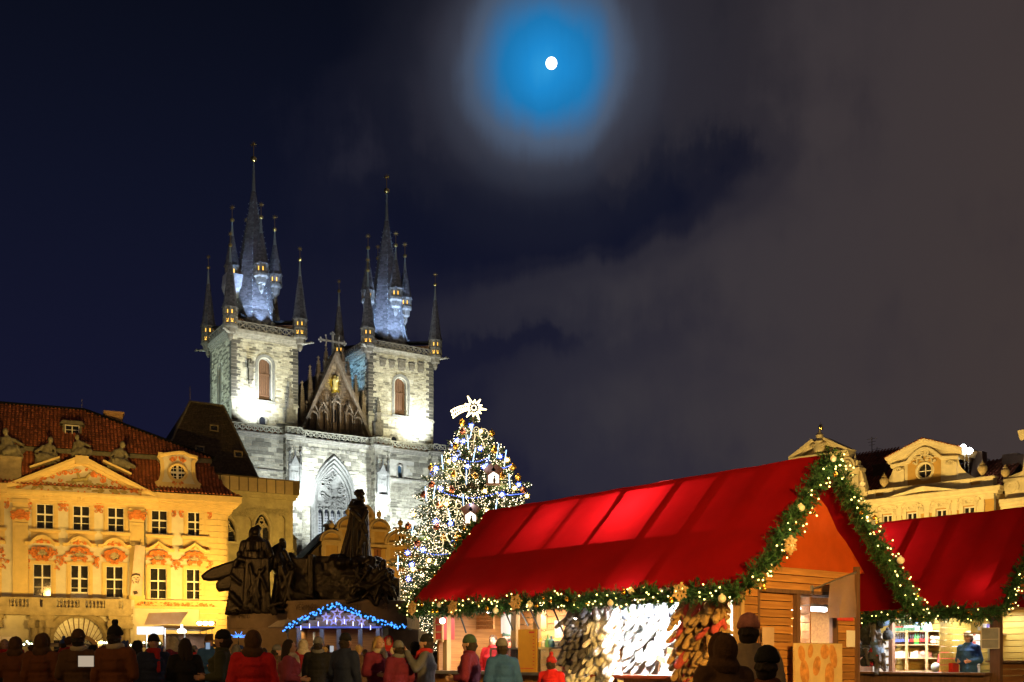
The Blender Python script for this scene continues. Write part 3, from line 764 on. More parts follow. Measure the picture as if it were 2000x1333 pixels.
# canopied niches on the buttresses, and the two slim pinnacles standing at the towers' feet
for (xa, xb, ya, yb, v) in ((565, 586, 880, 952, -2.2), (737, 757, 898, 966, -2.2)):
 q = MB(); A, B = CH.u(xa, v), CH.u(xb, v); za, zb_ = CH.uz(xa, yb, v)[1], CH.uz(xa, ya, v)[1]; m_ = (A + B) / 2
 for x in (A, B): pinnacle(q, x, v - .22, za, zb_ - 2.2, .34, zb_ - .2)
 q.bx(A, B, v - .3, v, za - .3, za); q.bx(A + .1, B - .1, v - .1, v - .02, za, zb_ - 2)
 G = arch(m_, B - A, zb_ - 3.2, zb_ - 2.6, 8, 1.1); q.sweep(G[2:], [(.4, -.09), (.4, .09), (0, .09), (0, -.09)])
 q.prism([(A, zb_ - 2.4), (B, zb_ - 2.4), (m_, zb_ - .6)], v - .3, v - .02); q.taper(m_ - .14, m_ + .14, v - .3, v, zb_ - .6, zb_ + .2, .3)
 for k in range(3): q.bx(A + .25 + k * (B - A - .5) / 3 + .05, A + .25 + (k + 1) * (B - A - .5) / 3 - .05, v - .16, v - .1, za + 1.2, za + 2.4)
 q.build('canopied_niche', mat('window_stone', (.21, .21, .19)), WF)
for px, yb, yt, v in ((567, 820, 750, -.9), (738.5, 845, 778, -.9)):
 q = MB(); u_, z0 = CH.uz(px, yb, v); z2 = CH.uz(px, yt, v)[1]
 q.bx(u_ - .7, u_ + .7, v - .5, v + .5, z0 - .5, z0 + 1.5); pinnacle(q, u_, v, z0 + 1.5, z0 + 3.0, .75, z2)
 q.build('pinnacle', M_DARKSTONE, WF)
# rounded lucarne hoods on the gallery roof
for px, py, v in ((512, 820, -.3), (769, 858, -.3)):
 u_, z = CH.uz(px, py, v); q = MB()
 A = arch(u_, 1.3, z - .7, z - .1, 10); q.sweep(A[2:] + [A[0]], [(.5, -.12), (.5, .14), (-.3, .14), (-.3, -.12)]); q.sweep([A[1], A[2]], [(.5, -.12), (.5, .14), (-.3, .14), (-.3, -.12)])
 q.face([(u_ - .7, v + .05, z - .7), (u_ + .7, v + .05, z - .7), (u_ + .7, v + .05, z + .4), (u_ - .7, v + .05, z + .4)], 1)
 q.build('lucarne', [M_ASHLAR, M_DARKGLASS], WF)
# lean-to roofs behind the parapet
for ua, ub in ((UL0 - 1, CH.u(560)), (CH.u(735), UR1)):
 q = MB(); q.face([(ua, -.75, zg + .2), (ub, -.75, zg + .2), (ub, 0, zg + 1.1), (ua, 0, zg + 1.1)])
 q.build('gallery_roof', mat('red_roof', (.24, .09, .04), .8, scale=5, bump=.4, bscale=12), WF)

# ---- gable between the towers
M_GBL = mat('gable_carving', (.21, .165, .11), .9, scale=2.2, bump=.4, bscale=8, var=.4)
GV = 1.0
P = lambda x, y: CH.uz(x, y, GV)
gl, gr, ga = P(584, 838), P(719, 854), P(652, 694)
gz0 = min(gl[1], gr[1]) - .4
b = MB(); b.prism([(gl[0], gz0), (gr[0], gz0), (ga[0] + .35, ga[1]), (ga[0] - .35, ga[1])], GV, GV + 1.2)
GA = b.build('gable', mat('gable_mortar', (.22, .185, .14), .95, scale=2, bump=.4, bscale=6, var=.3), church)
s = MB(); rnd = random.Random(8); hg = ga[1] - gz0
z = gz0 + 4.2
edge = lambda z: (gl[0] + (ga[0] - gl[0]) * (z - gz0) / hg, gr[0] + (ga[0] - gr[0]) * (z - gz0) / hg)
while z < ga[1] - .6:
 a, c_ = edge(z + .4); stones(s, a + .25, c_ - .25, z, z + .45, GV, .45, .5, 1.0, [], .2, rnd=rnd); z += .45
s.build('gable_block', M_GABLE, GA, kind='stuff')
cp = MB()
for X, Y_ in (((gl[0], gz0), (ga[0], ga[1] + .2)), ((ga[0], ga[1] + .2), (gr[0], gz0))):
 cp.sweep([X, Y_], [(.25, -.25), (.25, .2), (-1.3, .2), (-1.3, -.25)])
 d = Vector((Y_[0] - X[0], Y_[1] - X[1])); nrm = Vector((-d.y, d.x)).normalized()
 for i in range(1, 17):
  p = Vector(X) + d * i / 17 + nrm * .3; cp.ball((p.x, GV - .1, p.y), .2, 6, 4)
cp.build('coping', M_GBL, GA)
for px, yt, yb in ((590, 747, 838), (605.5, 716, 815), (622, 698, 770), (637, 680, 735), (669, 684, 735), (680, 708, 765), (695, 734, 812), (710, 765, 838)):
 q = MB(); u_, z2 = CH.uz(px, yt, GV + .2); z0 = CH.uz(px, yb, GV + .2)[1]
 pinnacle(q, u_, GV + .25, z0 - 1.2, z0 + (z2 - z0) * .5, .72, z2); q.build('pinnacle', M_GBL, GA)
# blind tracery panels
q = MB(); bkz = gz0 + .5
xs = [P(x, 830)[0] for x in (599, 616, 634.5, 645, 660, 669.5, 684.5, 701)]
for xa, xb, hh in ((xs[0], xs[1], 2.9), (xs[1] + .15, xs[2], 3.3), (xs[3], xs[4], 5.0), (xs[5], xs[6] - .1, 3.4), (xs[6] + .1, xs[7], 2.9)):
 m_ = (xa + xb) / 2; ww = xb - xa - .15
 A = arch(m_, ww, bkz, bkz + hh - .9, 10, 1.0); pr = [(.22, -.1), (.22, .1), (-.05, .1), (-.05, -.1)]
 q.sweep(A[2:] + [A[0]], pr); q.sweep([A[1], A[2]], pr)
 for k in range(3):
  a = pi / 2 + k * 2.1; q.tube([(m_ + ww * .16 * cos(a) + ww * .15 * cos(t), GV - .1, bkz + hh - .75 + ww * .16 * sin(a) + ww * .15 * sin(t)) for t in [i * .63 for i in range(11)]], .06, 4)
 q.sweep([(xa - .05, bkz + hh - .4), (m_, bkz + hh + 1.0), (xb + .05, bkz + hh - .4)], [(.28, -.08), (.28, .08), (-.02, .08), (-.02, -.08)])
 for k in range(5):
  for sg in (-1, 1): q.ball((m_ + sg * (xb - xa) / 2 * (1 - k / 5), GV - .24, bkz + hh - .3 + 1.3 * k / 5), .13, 5, 3)
 q.ball((m_, GV - .2, bkz + hh + 1.15), .2, 6, 4)
 pinnacle(q, xa - .08, GV - .12, bkz, bkz + hh - .2, .26, bkz + hh + 1.3); pinnacle(q, xb + .05, GV - .12, bkz, bkz + hh - .2, .26, bkz + hh + 1.3)
 q.prism([(m_ - ww * .33, bkz + 1.5), (m_ - ww * .33, bkz + .7), (m_, bkz + .25), (m_ + ww * .33, bkz + .7), (m_ + ww * .33, bkz + 1.5)], GV - .16, GV)
q.build('blind_tracery', M_GBL, GA)
A_ = P(652, 800); q = MB()
q.bx(xs[3] + .25, xs[4] - .25, GV - .06, GV - .02, bkz + 1.6, bkz + 3.6); q.build('niche_recess', M_DARKGLASS, GA)
st = MB(); mu, mz = P(652, 765); mh = P(652, 735)[1] - mz
st.lathe([(.42, 0), (.48, .2), (.40, mh * .3), (.36, mh * .5), (.42, mh * .66), (.34, mh * .78), (.14, mh * .82), (.2, mh * .87), (.22, mh * .92), (.12, mh * .99), (.02, mh)], 10, (mu, GV - .55, mz))
capsule(st, (mu - .3, GV - .7, mz + mh * .7), (mu + .1, GV - .95, mz + mh * .6), .13, .1, 7); ellip(st, (mu + .3, GV - .85, mz + mh * .72), (.17, .17, .3)); ellip(st, (mu + .3, GV - .88, mz + mh * .86), (.13, .13, .15))
st.build('gilded_statue', mat('gilt_statue', (1, .80, .36), .45, .6, scale=4), GA, True)
st = MB()
for i in range(34):
 a = 2 * pi * i / 34; r1 = 1.15 if i % 2 else .95; c0 = Vector((mu, GV - .12, mz + mh * .52)); d = Vector((cos(a), 0, sin(a) * 1.15)); e = Vector((-sin(a), 0, cos(a)))
 st.add([c0 + d * .45 + e * .07, c0 + d * .45 - e * .07, c0 + d * r1 * 1.05, c0 + d * .45 - Vector((0, .1, 0))], [(0, 3, 2), (3, 1, 2)])
st.bx(mu - .5, mu + .5, GV - 1.0, GV, mz - .3, mz)
st.build('gilded_rays', mat('gilt_rays', (.95, .66, .10), .4, .8, scale=4), GA)
q = MB(); cu, cz = P(652, 690); ct = P(652, 651)[1]; ch = ct - cz; y = GV + .5
q.bx(cu - .14, cu + .14, y - .14, y + .14, cz - .5, ct); zc_ = cz + ch * .62
q.bx(cu - 2.0, cu + 2.0, y - .13, y + .13, zc_ - .13, zc_ + .13)
for (x, z, dx, dz) in ((-2.0, zc_, 0, 1), (2.0, zc_, 0, 1), (cu * 0, ct, 1, 0)):
 X = cu + x
 for sg in (-1, 1): q.ball((X + dx * sg * .3, y, z + dz * sg * .3), .17, 6, 4)
 q.ball((X + (.25 if x > 0 else -.25 if x < 0 else 0), y, z + (.25 if dx else 0)), .18, 6, 4)
for sg in (-1, 1):
 for dz in (-1, 1): q.bar((cu + sg * 1.0, y, zc_), (cu + sg * 1.15, y, zc_ + dz * .75), .16, .16); q.ball((cu + sg * 1.15, y, zc_ + dz * .8), .17, 6, 4)
q.build('stone_cross', M_ASHLAR, GA)
b = MB(); b.prism([(gl[0] + .5, gz0), (gr[0] - .5, gz0), (ga[0], ga[1] - 1.5)], GV + 1.2, 24); b.build('nave_roof', M_SLATE, church)
# ------------------------------------------------------------------ palace and houses round the square
M_PLASTER = mat('pale_plaster', (.60, .52, .42), .9, scale=1.3, bump=.12, bscale=12, var=.10)
M_CREAM = mat('cream_trim', (.62, .44, .20), .85, scale=1.6, bump=.12, bscale=14, var=.12)
M_STUCCO = mat('orange_stucco', (.62, .20, .055), .85, scale=3, bump=.3, bscale=20, var=.3)
M_FRAMEW = mat('white_window_frame', (.72, .66, .62), .5, scale=3, var=.06)
M_TILE = mat('roof_tile', (.36, .105, .045), .85, scale=1.3, bump=.2, bscale=14, tint=True, var=.3)
M_LEAD = mat('lead_sheet', (.14, .12, .09), .6, scale=3, bump=.2, var=.3)
M_SANDST = mat('balcony_sandstone', (.33, .25, .15), .9, scale=2, bump=.4, bscale=12, var=.3)
M_STATUE = mat('attic_sandstone', (.20, .17, .12), .9, scale=4, bump=.4, var=.4)
M_PANE = mat('window_pane', (.022, .020, .016), .06, scale=2, spec=.7)
M_GATE = mat('gate_wood', (.16, .09, .05), .7, scale=3, bump=.2)

def tiles(mb, O, U, S, clip, tw=.30, tl=.42, r=.085, rnd=random):
 """barrel tiles laid on a plane: O origin, U along the eave, S up the slope; clip polygon in (u, s) metres"""
 O = Vector(O); U = Vector(U).normalized(); S = Vector(S).normalized(); N = U.cross(S).normalized()
 us = [p[0] for p in clip]; ss = [p[1] for p in clip]
 s = min(ss)
 base = [O + U * a + S * b_ for a, b_ in clip]; mb.ct = .55; mb.add(base, [tuple(range(len(base)))])
 while s < max(ss):
  u = min(us)
  while u < max(us):
   if inpoly(u + tw / 2, s + tl * .4, clip):
    mb.ct = rnd.uniform(.6, 1.35); j = rnd.uniform(-.012, .012)
    vs = []
    for ds, k, h in ((0, 1., .05), (tl * 1.05, .82, .012)):
     for a in (0, 60, 120, 180):
      x = -cos(R(a)) * r * k * 1.25; z = sin(R(a)) * r * k + h
      vs.append(O + U * (u + tw / 2 + x + j) + S * (s + ds) + N * z)
    mb.add(vs, [(0, 1, 5, 4), (1, 2, 6, 5), (2, 3, 7, 6), (3, 2, 1, 0)])
   u += tw
  s += tl
 mb.ct = None

def stucco(mb, cx, cz, w, h, y, n, seed, m=0, ring=False, th=.05, droop=0.):
 rnd = random.Random(seed)
 for i in range(n):
  if ring: a = rnd.uniform(-pi / 2, pi / 2); q = rnd.uniform(.62, 1.); ox, oz = w / 2 * q * cos(a), h / 2 * q * sin(a)
  else: ox = rnd.uniform(.04, .5) * w; oz = rnd.uniform(-.5, .5) * h * (1 - .5 * ox / w * 2)
  if droop and ox > w * .34: oz -= rnd.uniform(0, droop)
  r0 = rnd.uniform(.09, .20) * min(1, h * 1.6); a0 = rnd.uniform(0, 6.28); d = rnd.choice((-1, 1)); tw = rnd.uniform(4, 7)
  for sg in (-1, 1):
   pts = []
   for k in range(8):
    t = k / 7; rr = r0 * (1 - .8 * t)
    pts.append((cx + sg * (ox + rr * cos(a0 + d * t * tw)), y - .04 - .06 * t, cz + oz + rr * sin(a0 + d * t * tw)))
   mb.tube(pts, [th * (1.1 - .6 * k / 7) for k in range(8)], 4, m)
  if i % 3 == 0:
   for sg in (-1, 1): mb.ball((cx + sg * ox, y - .03, cz + oz), r0 * .5, 5, 3, m)

def muntin_window(w, h, nx, rows, parent, loc, pane_name='pane', door=False, fr=.09, cross=.42):
 """white casement: frame, thick cross, thin glazing bars; each pane its own mesh"""
 key = ('win', round(w, 2), round(h, 2), door)
 if key not in MATS:
  b = MB(); b.bx(-w / 2, -w / 2 + fr, -.06, .06, 0, h); b.bx(w / 2 - fr, w / 2, -.06, .06, 0, h); b.bx(-w / 2 + fr, w / 2 - fr, -.058, .06, h - fr, h); b.bx(-w / 2 + fr, w / 2 - fr, -.058, .06, 0, fr)
  t = h * (1 - cross)
  b.bx(-.055 * (2 if door else 1), .055 * (2 if door else 1), -.08, .05, fr, h - fr); b.bx(-w / 2 + fr, w / 2 - fr, -.075, .05, t - .06, t + .06)
  panes = []
  zs = [fr, fr + (t - fr) * .47, t, h - fr]
  for sg in (-1, 1):
   xa, xb = (-w / 2 + fr, 0) if sg < 0 else (0, w / 2 - fr)
   b.bx(xa + .02, xb - .02, -.05, .03, zs[1] - .022, zs[1] + .022)
   for k in range(3): panes.append((xa, xb, zs[k], zs[k + 1]))
  if door:
   for sg in (-1, 1): b.bx(min(sg * .1, sg * (w / 2 - fr)), max(sg * .1, sg * (w / 2 - fr)), -.055, .03, fr, .45)
  fm = b.mesh('window', [M_FRAMEW])
  pm = []
  for xa, xb, za, zb in panes:
   q = MB(); q.bx(xa, xb, .0, .012, za, zb); pm.append(q.mesh('pane', [M_PANE]))
  MATS[key] = (fm, pm)
 fm, pm = MATS[key]
 o = inst('window', fm, parent, loc)
 for k, p in enumerate(pm): q = inst('pane', p, o, (0, .02, 0))
 return o

def palace():
 P = thing('palace', 'yellow rococo palace with orange stucco, triangular pediment and red tiled mansard roof', 'palace', KP.W(0), KP.rot())
 V1 = -.40; uz = KP.uz
 UR = [(69.7, 105.8, 983.6, 1033), (141, 176.7, 987, 1036.5), (209, 243.8, 992, 1039.5), (295, 327.7, 997.8, 1043.8), (366.8, 396.5, 1002, 1047)]
 LR = [(62.8, 102.3, 1102.7, 1166), (136.7, 174, 1104, 1167), (206.4, 240.8, 1106.6, 1167.6), (292.4, 326, 1109, 1170.6), (363.8, 395.6, 1111, 1171.5)]
 mean = lambda l: sum(l) / len(l)
 def rects(rows, v):
  out = []
  for i, (a, b, c, d) in enumerate(rows):
   vv = V1 if i < 3 else 0
   u0, zb = uz(a, d, vv); u1, zt = uz(b, c, vv); out.append((u0, u1, zb, zt, vv))
  w = mean([o[1] - o[0] for o in out]); zb = mean([o[2] for o in out]); zt = mean([o[3] for o in out])
  return [((o[0] + o[1]) / 2, w, zb, zt, o[4]) for o in out]
 up, lo = rects(UR, 0), rects(LR, 0)
 sp = up[1][0] - up[0][0]
 up = [(up[0][0] - sp * 1.45, *up[0][1:4], V1)] + up; lo = [(lo[0][0] - sp * 1.45, *lo[0][1:4], V1)] + lo
 ze = uz(370, 987, 0)[1]; zc = uz(370, 968, -.8)[1]         # underside and top of the eaves cornice
 us = uz(262, 1100, 0)[0]                                     # end of the projecting centre
 ul = uz(-60, 1100, V1)[0]
 zg = uz(340, 1188, 0)[1]; zbal = uz(130, 1187, -1.3)[1]
 # walls
 def hol(L, i): c, w, zb, zt, v = L[i]; return rect(c - w / 2, c + w / 2, zb, zt)
 ac, az = uz(154, 1251, V1); ar = 2.0 * .5 * (uz(188, 1251, V1)[0] - uz(121, 1251, V1)[0]) / 1.0 * .80
 gate = arch(ac, ar * 2, .2, az)
 b = MB()
 b.wall(rect(ul, us, 0, ze), [hol(up, i) for i in range(4)] + [hol(lo, i) for i in range(4)] + [gate], V1, .32)
 b.wall(rect(us, -.9, 0, ze), [hol(up, 4), hol(up, 5), hol(lo, 4), hol(lo, 5)], 0, .30)
 b.face([(us, V1, 0), (us, 0, 0), (us, 0, ze), (us, V1, ze)])
 n = 8
 cr = [(-.9 + .9 * sin(pi / 2 * i / n), .9 - .9 * cos(pi / 2 * i / n)) for i in range(n + 1)]
 for i in range(n): b.face([(*cr[i], 0), (*cr[i + 1], 0), (*cr[i + 1], ze), (*cr[i], ze)])
 b.face([(0, .9, 0), (0, 9, 0), (0, 9, ze), (0, .9, ze)])
 b.build('wall', M_PLASTER, P)
 # corner rustication: channelled blocks
 blk = MB(); blk.bx(0, 1.55, -.07, 0, .012, .48)
 bm = blk.mesh('rusticated_block', [M_CREAM])
 z = .1; cu = -2.45
 while z < ze - .45: inst('rusticated_block', bm, P, (cu, 0, z)); z += .5
 q = MB(); z = .1
 while z < ze - .4:
  rng = [[(x * 1.0, y - .05 * (1 - i / n), 0) for i, (x, y) in enumerate(cr)]]
  for i in range(n):
   x0, y0 = cr[i]; x1, y1 = cr[i + 1]; nx0, ny0 = sin(pi / 2 * i / n) * .06, -cos(pi / 2 * i / n) * .06; nx1, ny1 = sin(pi / 2 * (i + 1) / n) * .06, -cos(pi / 2 * (i + 1) / n) * .06
   q.add([(x0 + nx0, y0 + ny0, z + .02), (x1 + nx1, y1 + ny1, z + .02), (x1 + nx1, y1 + ny1, z + .47), (x0 + nx0, y0 + ny0, z + .47), (x0, y0, z), (x1, y1, z), (x1, y1, z + .49), (x0, y0, z + .49)],
                  [(0, 1, 2, 3), (4, 5, 1, 0), (3, 2, 6, 7)])
  z += .5
 q.build('rounded_corner', M_CREAM, P, True, kind='stuff')
 # windows
 def surround(w, h, top=.2, sill=True):
  q = MB()
  for e, d in ((.30, .05), (.20, .10), (.08, .06)):
   q.bx(-w / 2 - e, -w / 2 - e + .12, -d, 0, -.02, h + e - .13); q.bx(w / 2 + e - .12, w / 2 + e, -d, 0, -.02, h + e - .13); q.bx(-w / 2 - e, w / 2 + e, -d, 0, h + e - .13, h + e)
  if sill: q.bx(-w / 2 - .5, w / 2 + .5, -.26, 0, -.16, -.02); q.bx(-w / 2 - .42, w / 2 + .42, -.18, 0, -.24, -.16)
  return q
 cu_, w_, zb_, zt_, _ = up[1]; hU = zt_ - zb_; cl_, wl_, zbl_, ztl_, _ = lo[1]; hL = ztl_ - zbl_
 q = surround(w_, hU)
 q.bx(-w_ / 2 - .34, w_ / 2 + .34, -.07, 0, -1.15, -.24); q.bx(-w_ / 2 - .24, w_ / 2 + .24, -.10, -.07, -1.0, -.34)
 SU = q.mesh('window_surround', [M_CREAM])
 q = MB(); q.prism([(-.26, hU + .25), (.26, hU + .25), (.36, hU + .95), (-.36, hU + .95)], -.28, 0); q.ball((0, -.26, hU + .66), .2, 8, 5, sz=1.2); KS = q.mesh('keystone', [M_CREAM], True, 50)
 q = MB(); stucco(q, 0, hU + .55, w_ + 1.35, .75, -.03, 15, 3, droop=1.0); stucco(q, 0, hU + 1.0, .8, .35, -.12, 5, 4); OU = q.mesh('stucco_ornament', [M_STUCCO], True, 60)
 q = MB(); stucco(q, 0, -.95, 1.0, .34, -.06, 7, 7)
 for sg in (-1, 1): stucco(q, sg * (w_ / 2 + .05), -1.0, .55, .26, -.06, 4, 8)
 OD = q.mesh('stucco_ornament', [M_STUCCO], True, 60)
 q = surround(wl_, hL, sill=False); SL = q.mesh('window_surround', [M_CREAM])
 def hood(kind):
  q = MB(); W = wl_ + 1.15
  if kind == 'arch': path = [(-W / 2, 0), (-W * .36, 0)] + [(-W * .3 + W * .6 * t, .10 + .46 * sin(pi * t) ** .8) for t in [i / 10 for i in range(11)]] + [(W * .36, 0), (W / 2, 0)]
  else: path = [(-W / 2, 0), (-W * .34, .0), (-W * .18, .22), (0, .56), (W * .18, .22), (W * .34, .0), (W / 2, 0)]
  q.sweep(path, [(.10, -.16), (.34, -.05), (.42, .02), (.42, .09), (0, .10), (0, -.16)])
  return q.mesh('window_hood', [M_CREAM])
 HA, HB = hood('arch'), hood('peak')
 def cart(seed):
  q = MB(); z0 = hL + .85
  stucco(q, 0, z0, 1.55, 1.0, -.12, 26, seed, ring=True, th=.055); stucco(q, 0, z0, wl_ + 1.5, .85, -.04, 15, seed + 5, droop=1.1); stucco(q, 0, z0 - .55, .9, .3, -.12, 6, seed + 2)
  return q.mesh('stucco_cartouche', [M_STUCCO], True, 60)
 C1, C2, C3 = cart(21), cart(31), cart(41)
 q = MB(); ellip(q, (0, -.05, hL + .85), (.36, .1, .3)); stucco(q, 0, hL + .8, .5, .35, -.14, 5, 2, th=.035); MD = q.mesh('medallion', [mat('medallion_stucco', (.45, .36, .24), .9, scale=4, bump=.3, var=.4)], True)
 for i, (c, w, zb, zt, v) in enumerate(up):
  muntin_window(w_, hU, 2, 3, P, (c, v + .2, zb_)); inst('window_surround', SU, P, (c, v, zb_)); inst('keystone', KS, P, (c, v, zb_)); inst('stucco_ornament', OU, P, (c, v, zb_)); inst('stucco_ornament', OD, P, (c, v, zb_))
 for i, (c, w, zb, zt, v) in enumerate(lo):
  muntin_window(wl_, hL, 2, 3, P, (c, v + .2, zbl_), door=(i == 2)); inst('window_surround', SL, P, (c, v, zbl_))
  inst('window_hood', HA if i < 4 else HB, P, (c, v, zbl_ + hL + (1.62 if i < 4 else 1.50))); inst('stucco_cartouche', (C1, C1, C2, C3, C2, C2)[i], P, (c, v, zbl_)); inst('medallion', MD, P, (c, v, zbl_))
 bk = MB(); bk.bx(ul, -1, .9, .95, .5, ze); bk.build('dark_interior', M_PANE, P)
 # pilasters with capitals, and the sill band of the lower windows
 for px in (40, 267):
  c, zt = uz(px, 1019, V1); zb = zbl_ - .1; hw = .56
  q = MB(); q.bx(c - hw, c + hw, V1 - .16, V1, zb, zt - .1); q.bx(c - hw + .14, c + hw - .14, V1 - .19, V1 - .16, zb + .5, zt - .4); q.bx(c - hw - .08, c + hw + .08, V1 - .22, V1, zb - .02, zb + .35)
  q.bx(c - hw - .05, c + hw + .05, V1 - .25, V1, zt + .95, zt + 1.05); q.bx(c - hw, c + hw, V1 - .17, V1, zt + 1.05, ze - .0); q.bx(c - hw - .05, c + hw + .05, V1 - .27, V1, zt + 1.45, zt + 1.75)
  o = q.build('pilaster', M_CREAM, P)
  q = MB(); q.taper(c - hw - .02, c + hw + .02, V1 - .2, V1 + .2, zt - .05, zt + .95, 1.2); k_ = len(q.f); stucco(q, c, zt + .45, 1.3, .9, V1 - .26, 22, 12, 1, th=.06); q.build('capital', [M_CREAM, M_STUCCO], o, True, ang=60)
 # eaves cornice, mitred into lengths of sheet-covered stone
 q = MB(); q2 = MB()
 for k, (o, a, b_) in enumerate(((.12, -.55, -.35), (.22, -.35, -.12), (.4, -.12, .05), (.62, .05, .3), (.85, .3, zc - ze), (.9, zc - ze, zc - ze + .1))):
  q.bx(us + .5 + .003 * k, .1 + o, -o, 1.5, ze + a, ze + b_)
  q2.bx(ul, uz(14, 950, V1)[0] + .003 * k, V1 - o, 1.5, ze + a, ze + b_)
 q.build('eaves_cornice', M_CREAM, P); q2.build('eaves_cornice', M_CREAM, P)
 # pediment
 pl, pr_, pa = uz(8, 949, -.9), uz(302, 970, -.9), uz(162.5, 896, -.9)
 pz = (pl[1] + pr_[1]) / 2 - .1; pm = pa[0]; hwid = (pr_[0] - pl[0]) / 2; pm = (pl[0] + pr_[0]) / 2; pah = pa[1]
 q = MB(); q.prism([(pm - hwid + .2, pz), (pm + hwid - .2, pz), (pm, pah - .3)], -.45, 1.5); q.build('tympanum', M_PLASTER, P)
 q = MB(); prof = [(.45, -.42), (.60, -.36), (.66, -.15), (.82, -.10), (.95, .08), (.95, .26), (-1.2, .28), (-1.2, -.42)]
 q.sweep([(pm - hwid - .1, pz - .05), (pm, pah), (pm + hwid + .1, pz - .05)], prof)
 q.sweep([(pm - hwid - .3, pz - .12), (pm + hwid + .3, pz - .12)], [(.45, -.9), (.52, -.6), (.62, -.55), (.66, -.3), (.85, -.24), (.95, -.05), (.95, .12), (-1.2, .12), (-1.2, -.9)])
 q.build('pediment_cornice', M_CREAM, P)
 q = MB(); slope = atan2(pah - pz, hwid)
 tiles(q, (pm, -.9, pah + .32), (-cos(slope), 0, -sin(slope)), (0, 1, 0), [(0, 0), (hwid / cos(slope) + .1, 0), (hwid / cos(slope) + .1, 1.2), (0, 1.2)], .28, .4, rnd=random.Random(5))
 for i in range(len(q.f)): pass
 tiles(q, (pm + hwid, -.9, pz + .27), (-cos(slope), 0, sin(slope)), (0, 1, 0), [(0, 0), (hwid / cos(slope), 0), (hwid / cos(slope), 1.2), (0, 1.2)], .28, .4, rnd=random.Random(6))
 q.build('pediment_tiling', M_TILE, P, kind='stuff')
 q = MB(); rnd = random.Random(3)
 # stucco frame following the gable's slope, clouds and winged horse relief in the middle
 for sg in (-1, 1):
  for i in range(26):
   t = rnd.random(); x = sg * hwid * (.82 * t + .03); z = pz + .18 + (pah - pz) * .80 * (1 - t) * .88 * rnd.uniform(.55 if t > .3 else .86, 1.0) * (1 if t > .22 else .94)
   r0 = rnd.uniform(.12, .26) * (1.05 - .5 * t); a0 = rnd.uniform(0, 6.28); d = rnd.choice((-1, 1))
   q.tube([(pm + x + r0 * (1 - .8 * k / 7) * cos(a0 + d * k * .8), -.55 - .02 * k, z + r0 * (1 - .8 * k / 7) * sin(a0 + d * k * .8)) for k in range(8)], [.075 * (1.1 - .6 * k / 7) for k in range(8)], 4)
 q.build('stucco_garland', M_STUCCO, P, True, ang=60)
 q = MB()
 for i in range(46):
  x = rnd.uniform(-.62, .62) * hwid; lim = (1 - abs(x) / hwid) * (pah - pz) * .62
  z = pz + .15 + rnd.uniform(0, .55) * lim
  ellip(q, (pm + x, -.47, z), (rnd.uniform(.15, .34), .08, rnd.uniform(.08, .15)), Matrix.Rotation(rnd.uniform(-.5, .5), 4, 'Y'), 8, 5)
 x0, z0 = pm - .05, pz + 1.0
 capsule(q, (x0 - .5, -.5, z0), (x0 + .4, -.5, z0 + .15), .19, .2); capsule(q, (x0 + .4, -.5, z0 + .2), (x0 + .72, -.5, z0 + .62), .14, .1); capsule(q, (x0 + .72, -.52, z0 + .64), (x0 + .98, -.52, z0 + .5), .1, .06)
 for a, b_ in (((.35, 0), (.72, -.28)), ((.3, -.05), (.42, -.5)), ((-.45, -.05), (-.72, -.42)), ((-.4, -.1), (-.3, -.55))): capsule(q, (x0 + a[0], -.5, z0 + a[1]), (x0 + b_[0], -.5, z0 + b_[1]), .08, .04)
 capsule(q, (x0 - .1, -.54, z0 + .2), (x0 - .25, -.54, z0 + .68), .12, .08); ellip(q, (x0 - .25, -.54, z0 + .82), (.1, .09, .12))
 q.build('relief', mat('relief_stucco', (.36, .28, .12), .9, scale=4, bump=.3, var=.3), P, True)
 # roof: bell-cast lower slope, lead band, upper slope with hip
 vb = 2.7; zb0 = uz(250, 896, vb)[1]; zb1 = zb0 + .35
 prof = [(-.95, zc + .15), (-.15, zc + .50), (.6, zc + 1.05), (1.25, zc + 1.85), (1.75, zc + 2.75), (vb - .35, zb0)]
 ue = uz(474, 979, -.9)[0]; ub = uz(404, 906, vb)[0]
 hipu = [ue, ue - .9, ue - 1.6, ue - 2.2, ue - 2.65, ub]
 hipu = [ue + (ub - ue) * t for t in (0, .25, .47, .66, .82, 1)]
 q = MB(); rnd = random.Random(15)
 for i in range(len(prof) - 1):
  (va, za), (vb_, zb_2) = prof[i], prof[i + 1]; S = Vector((0, vb_ - va, zb_2 - za)); ln = S.length
  tiles(q, (ul, va, za), (1, 0, 0), S, [(0, 0), (hipu[i] - ul, 0), (hipu[i + 1] - ul, ln), (0, ln)], .30, min(.42, ln / max(1, round(ln / .42))), rnd=rnd)
 q.build('lower_roof', M_TILE, P, kind='stuff')
 q = MB()
 for i in range(len(prof) - 1):
  (va, za), (vb_, zb_2) = prof[i], prof[i + 1]
  q.face([(hipu[i], va, za), (hipu[i] + .0, va + 14, za), (hipu[i + 1], vb_ + 12, zb_2), (hipu[i + 1], vb_, zb_2)])
 q.build('hip_end', M_TILE, P)
 q = MB(); q.bx(ul, ub + .35, vb - .5, vb + 6, zb0 - .02, zb1); q.build('lead_band', M_LEAD, P)
 vr = 8.2; zr = (uz(2, 788, vr)[1] + uz(163, 803, vr)[1]) / 2; urh = uz(166, 803, vr)[0]
 S = Vector((0, vr - (vb - .75), zr - zb1)); ln = S.length; uh = uz(418, 904, vb - .75)[0]
 q = MB(); um = uz(290, 860, (vb + vr) / 2)[0]
 tiles(q, (ul, vb - .75, zb1), (1, 0, 0), S, [(0, 0), (uh - ul, 0), (urh - ul, ln), (0, ln)], .30, .44, rnd=rnd)
 q.build('upper_roof', M_TILE, P, kind='stuff')
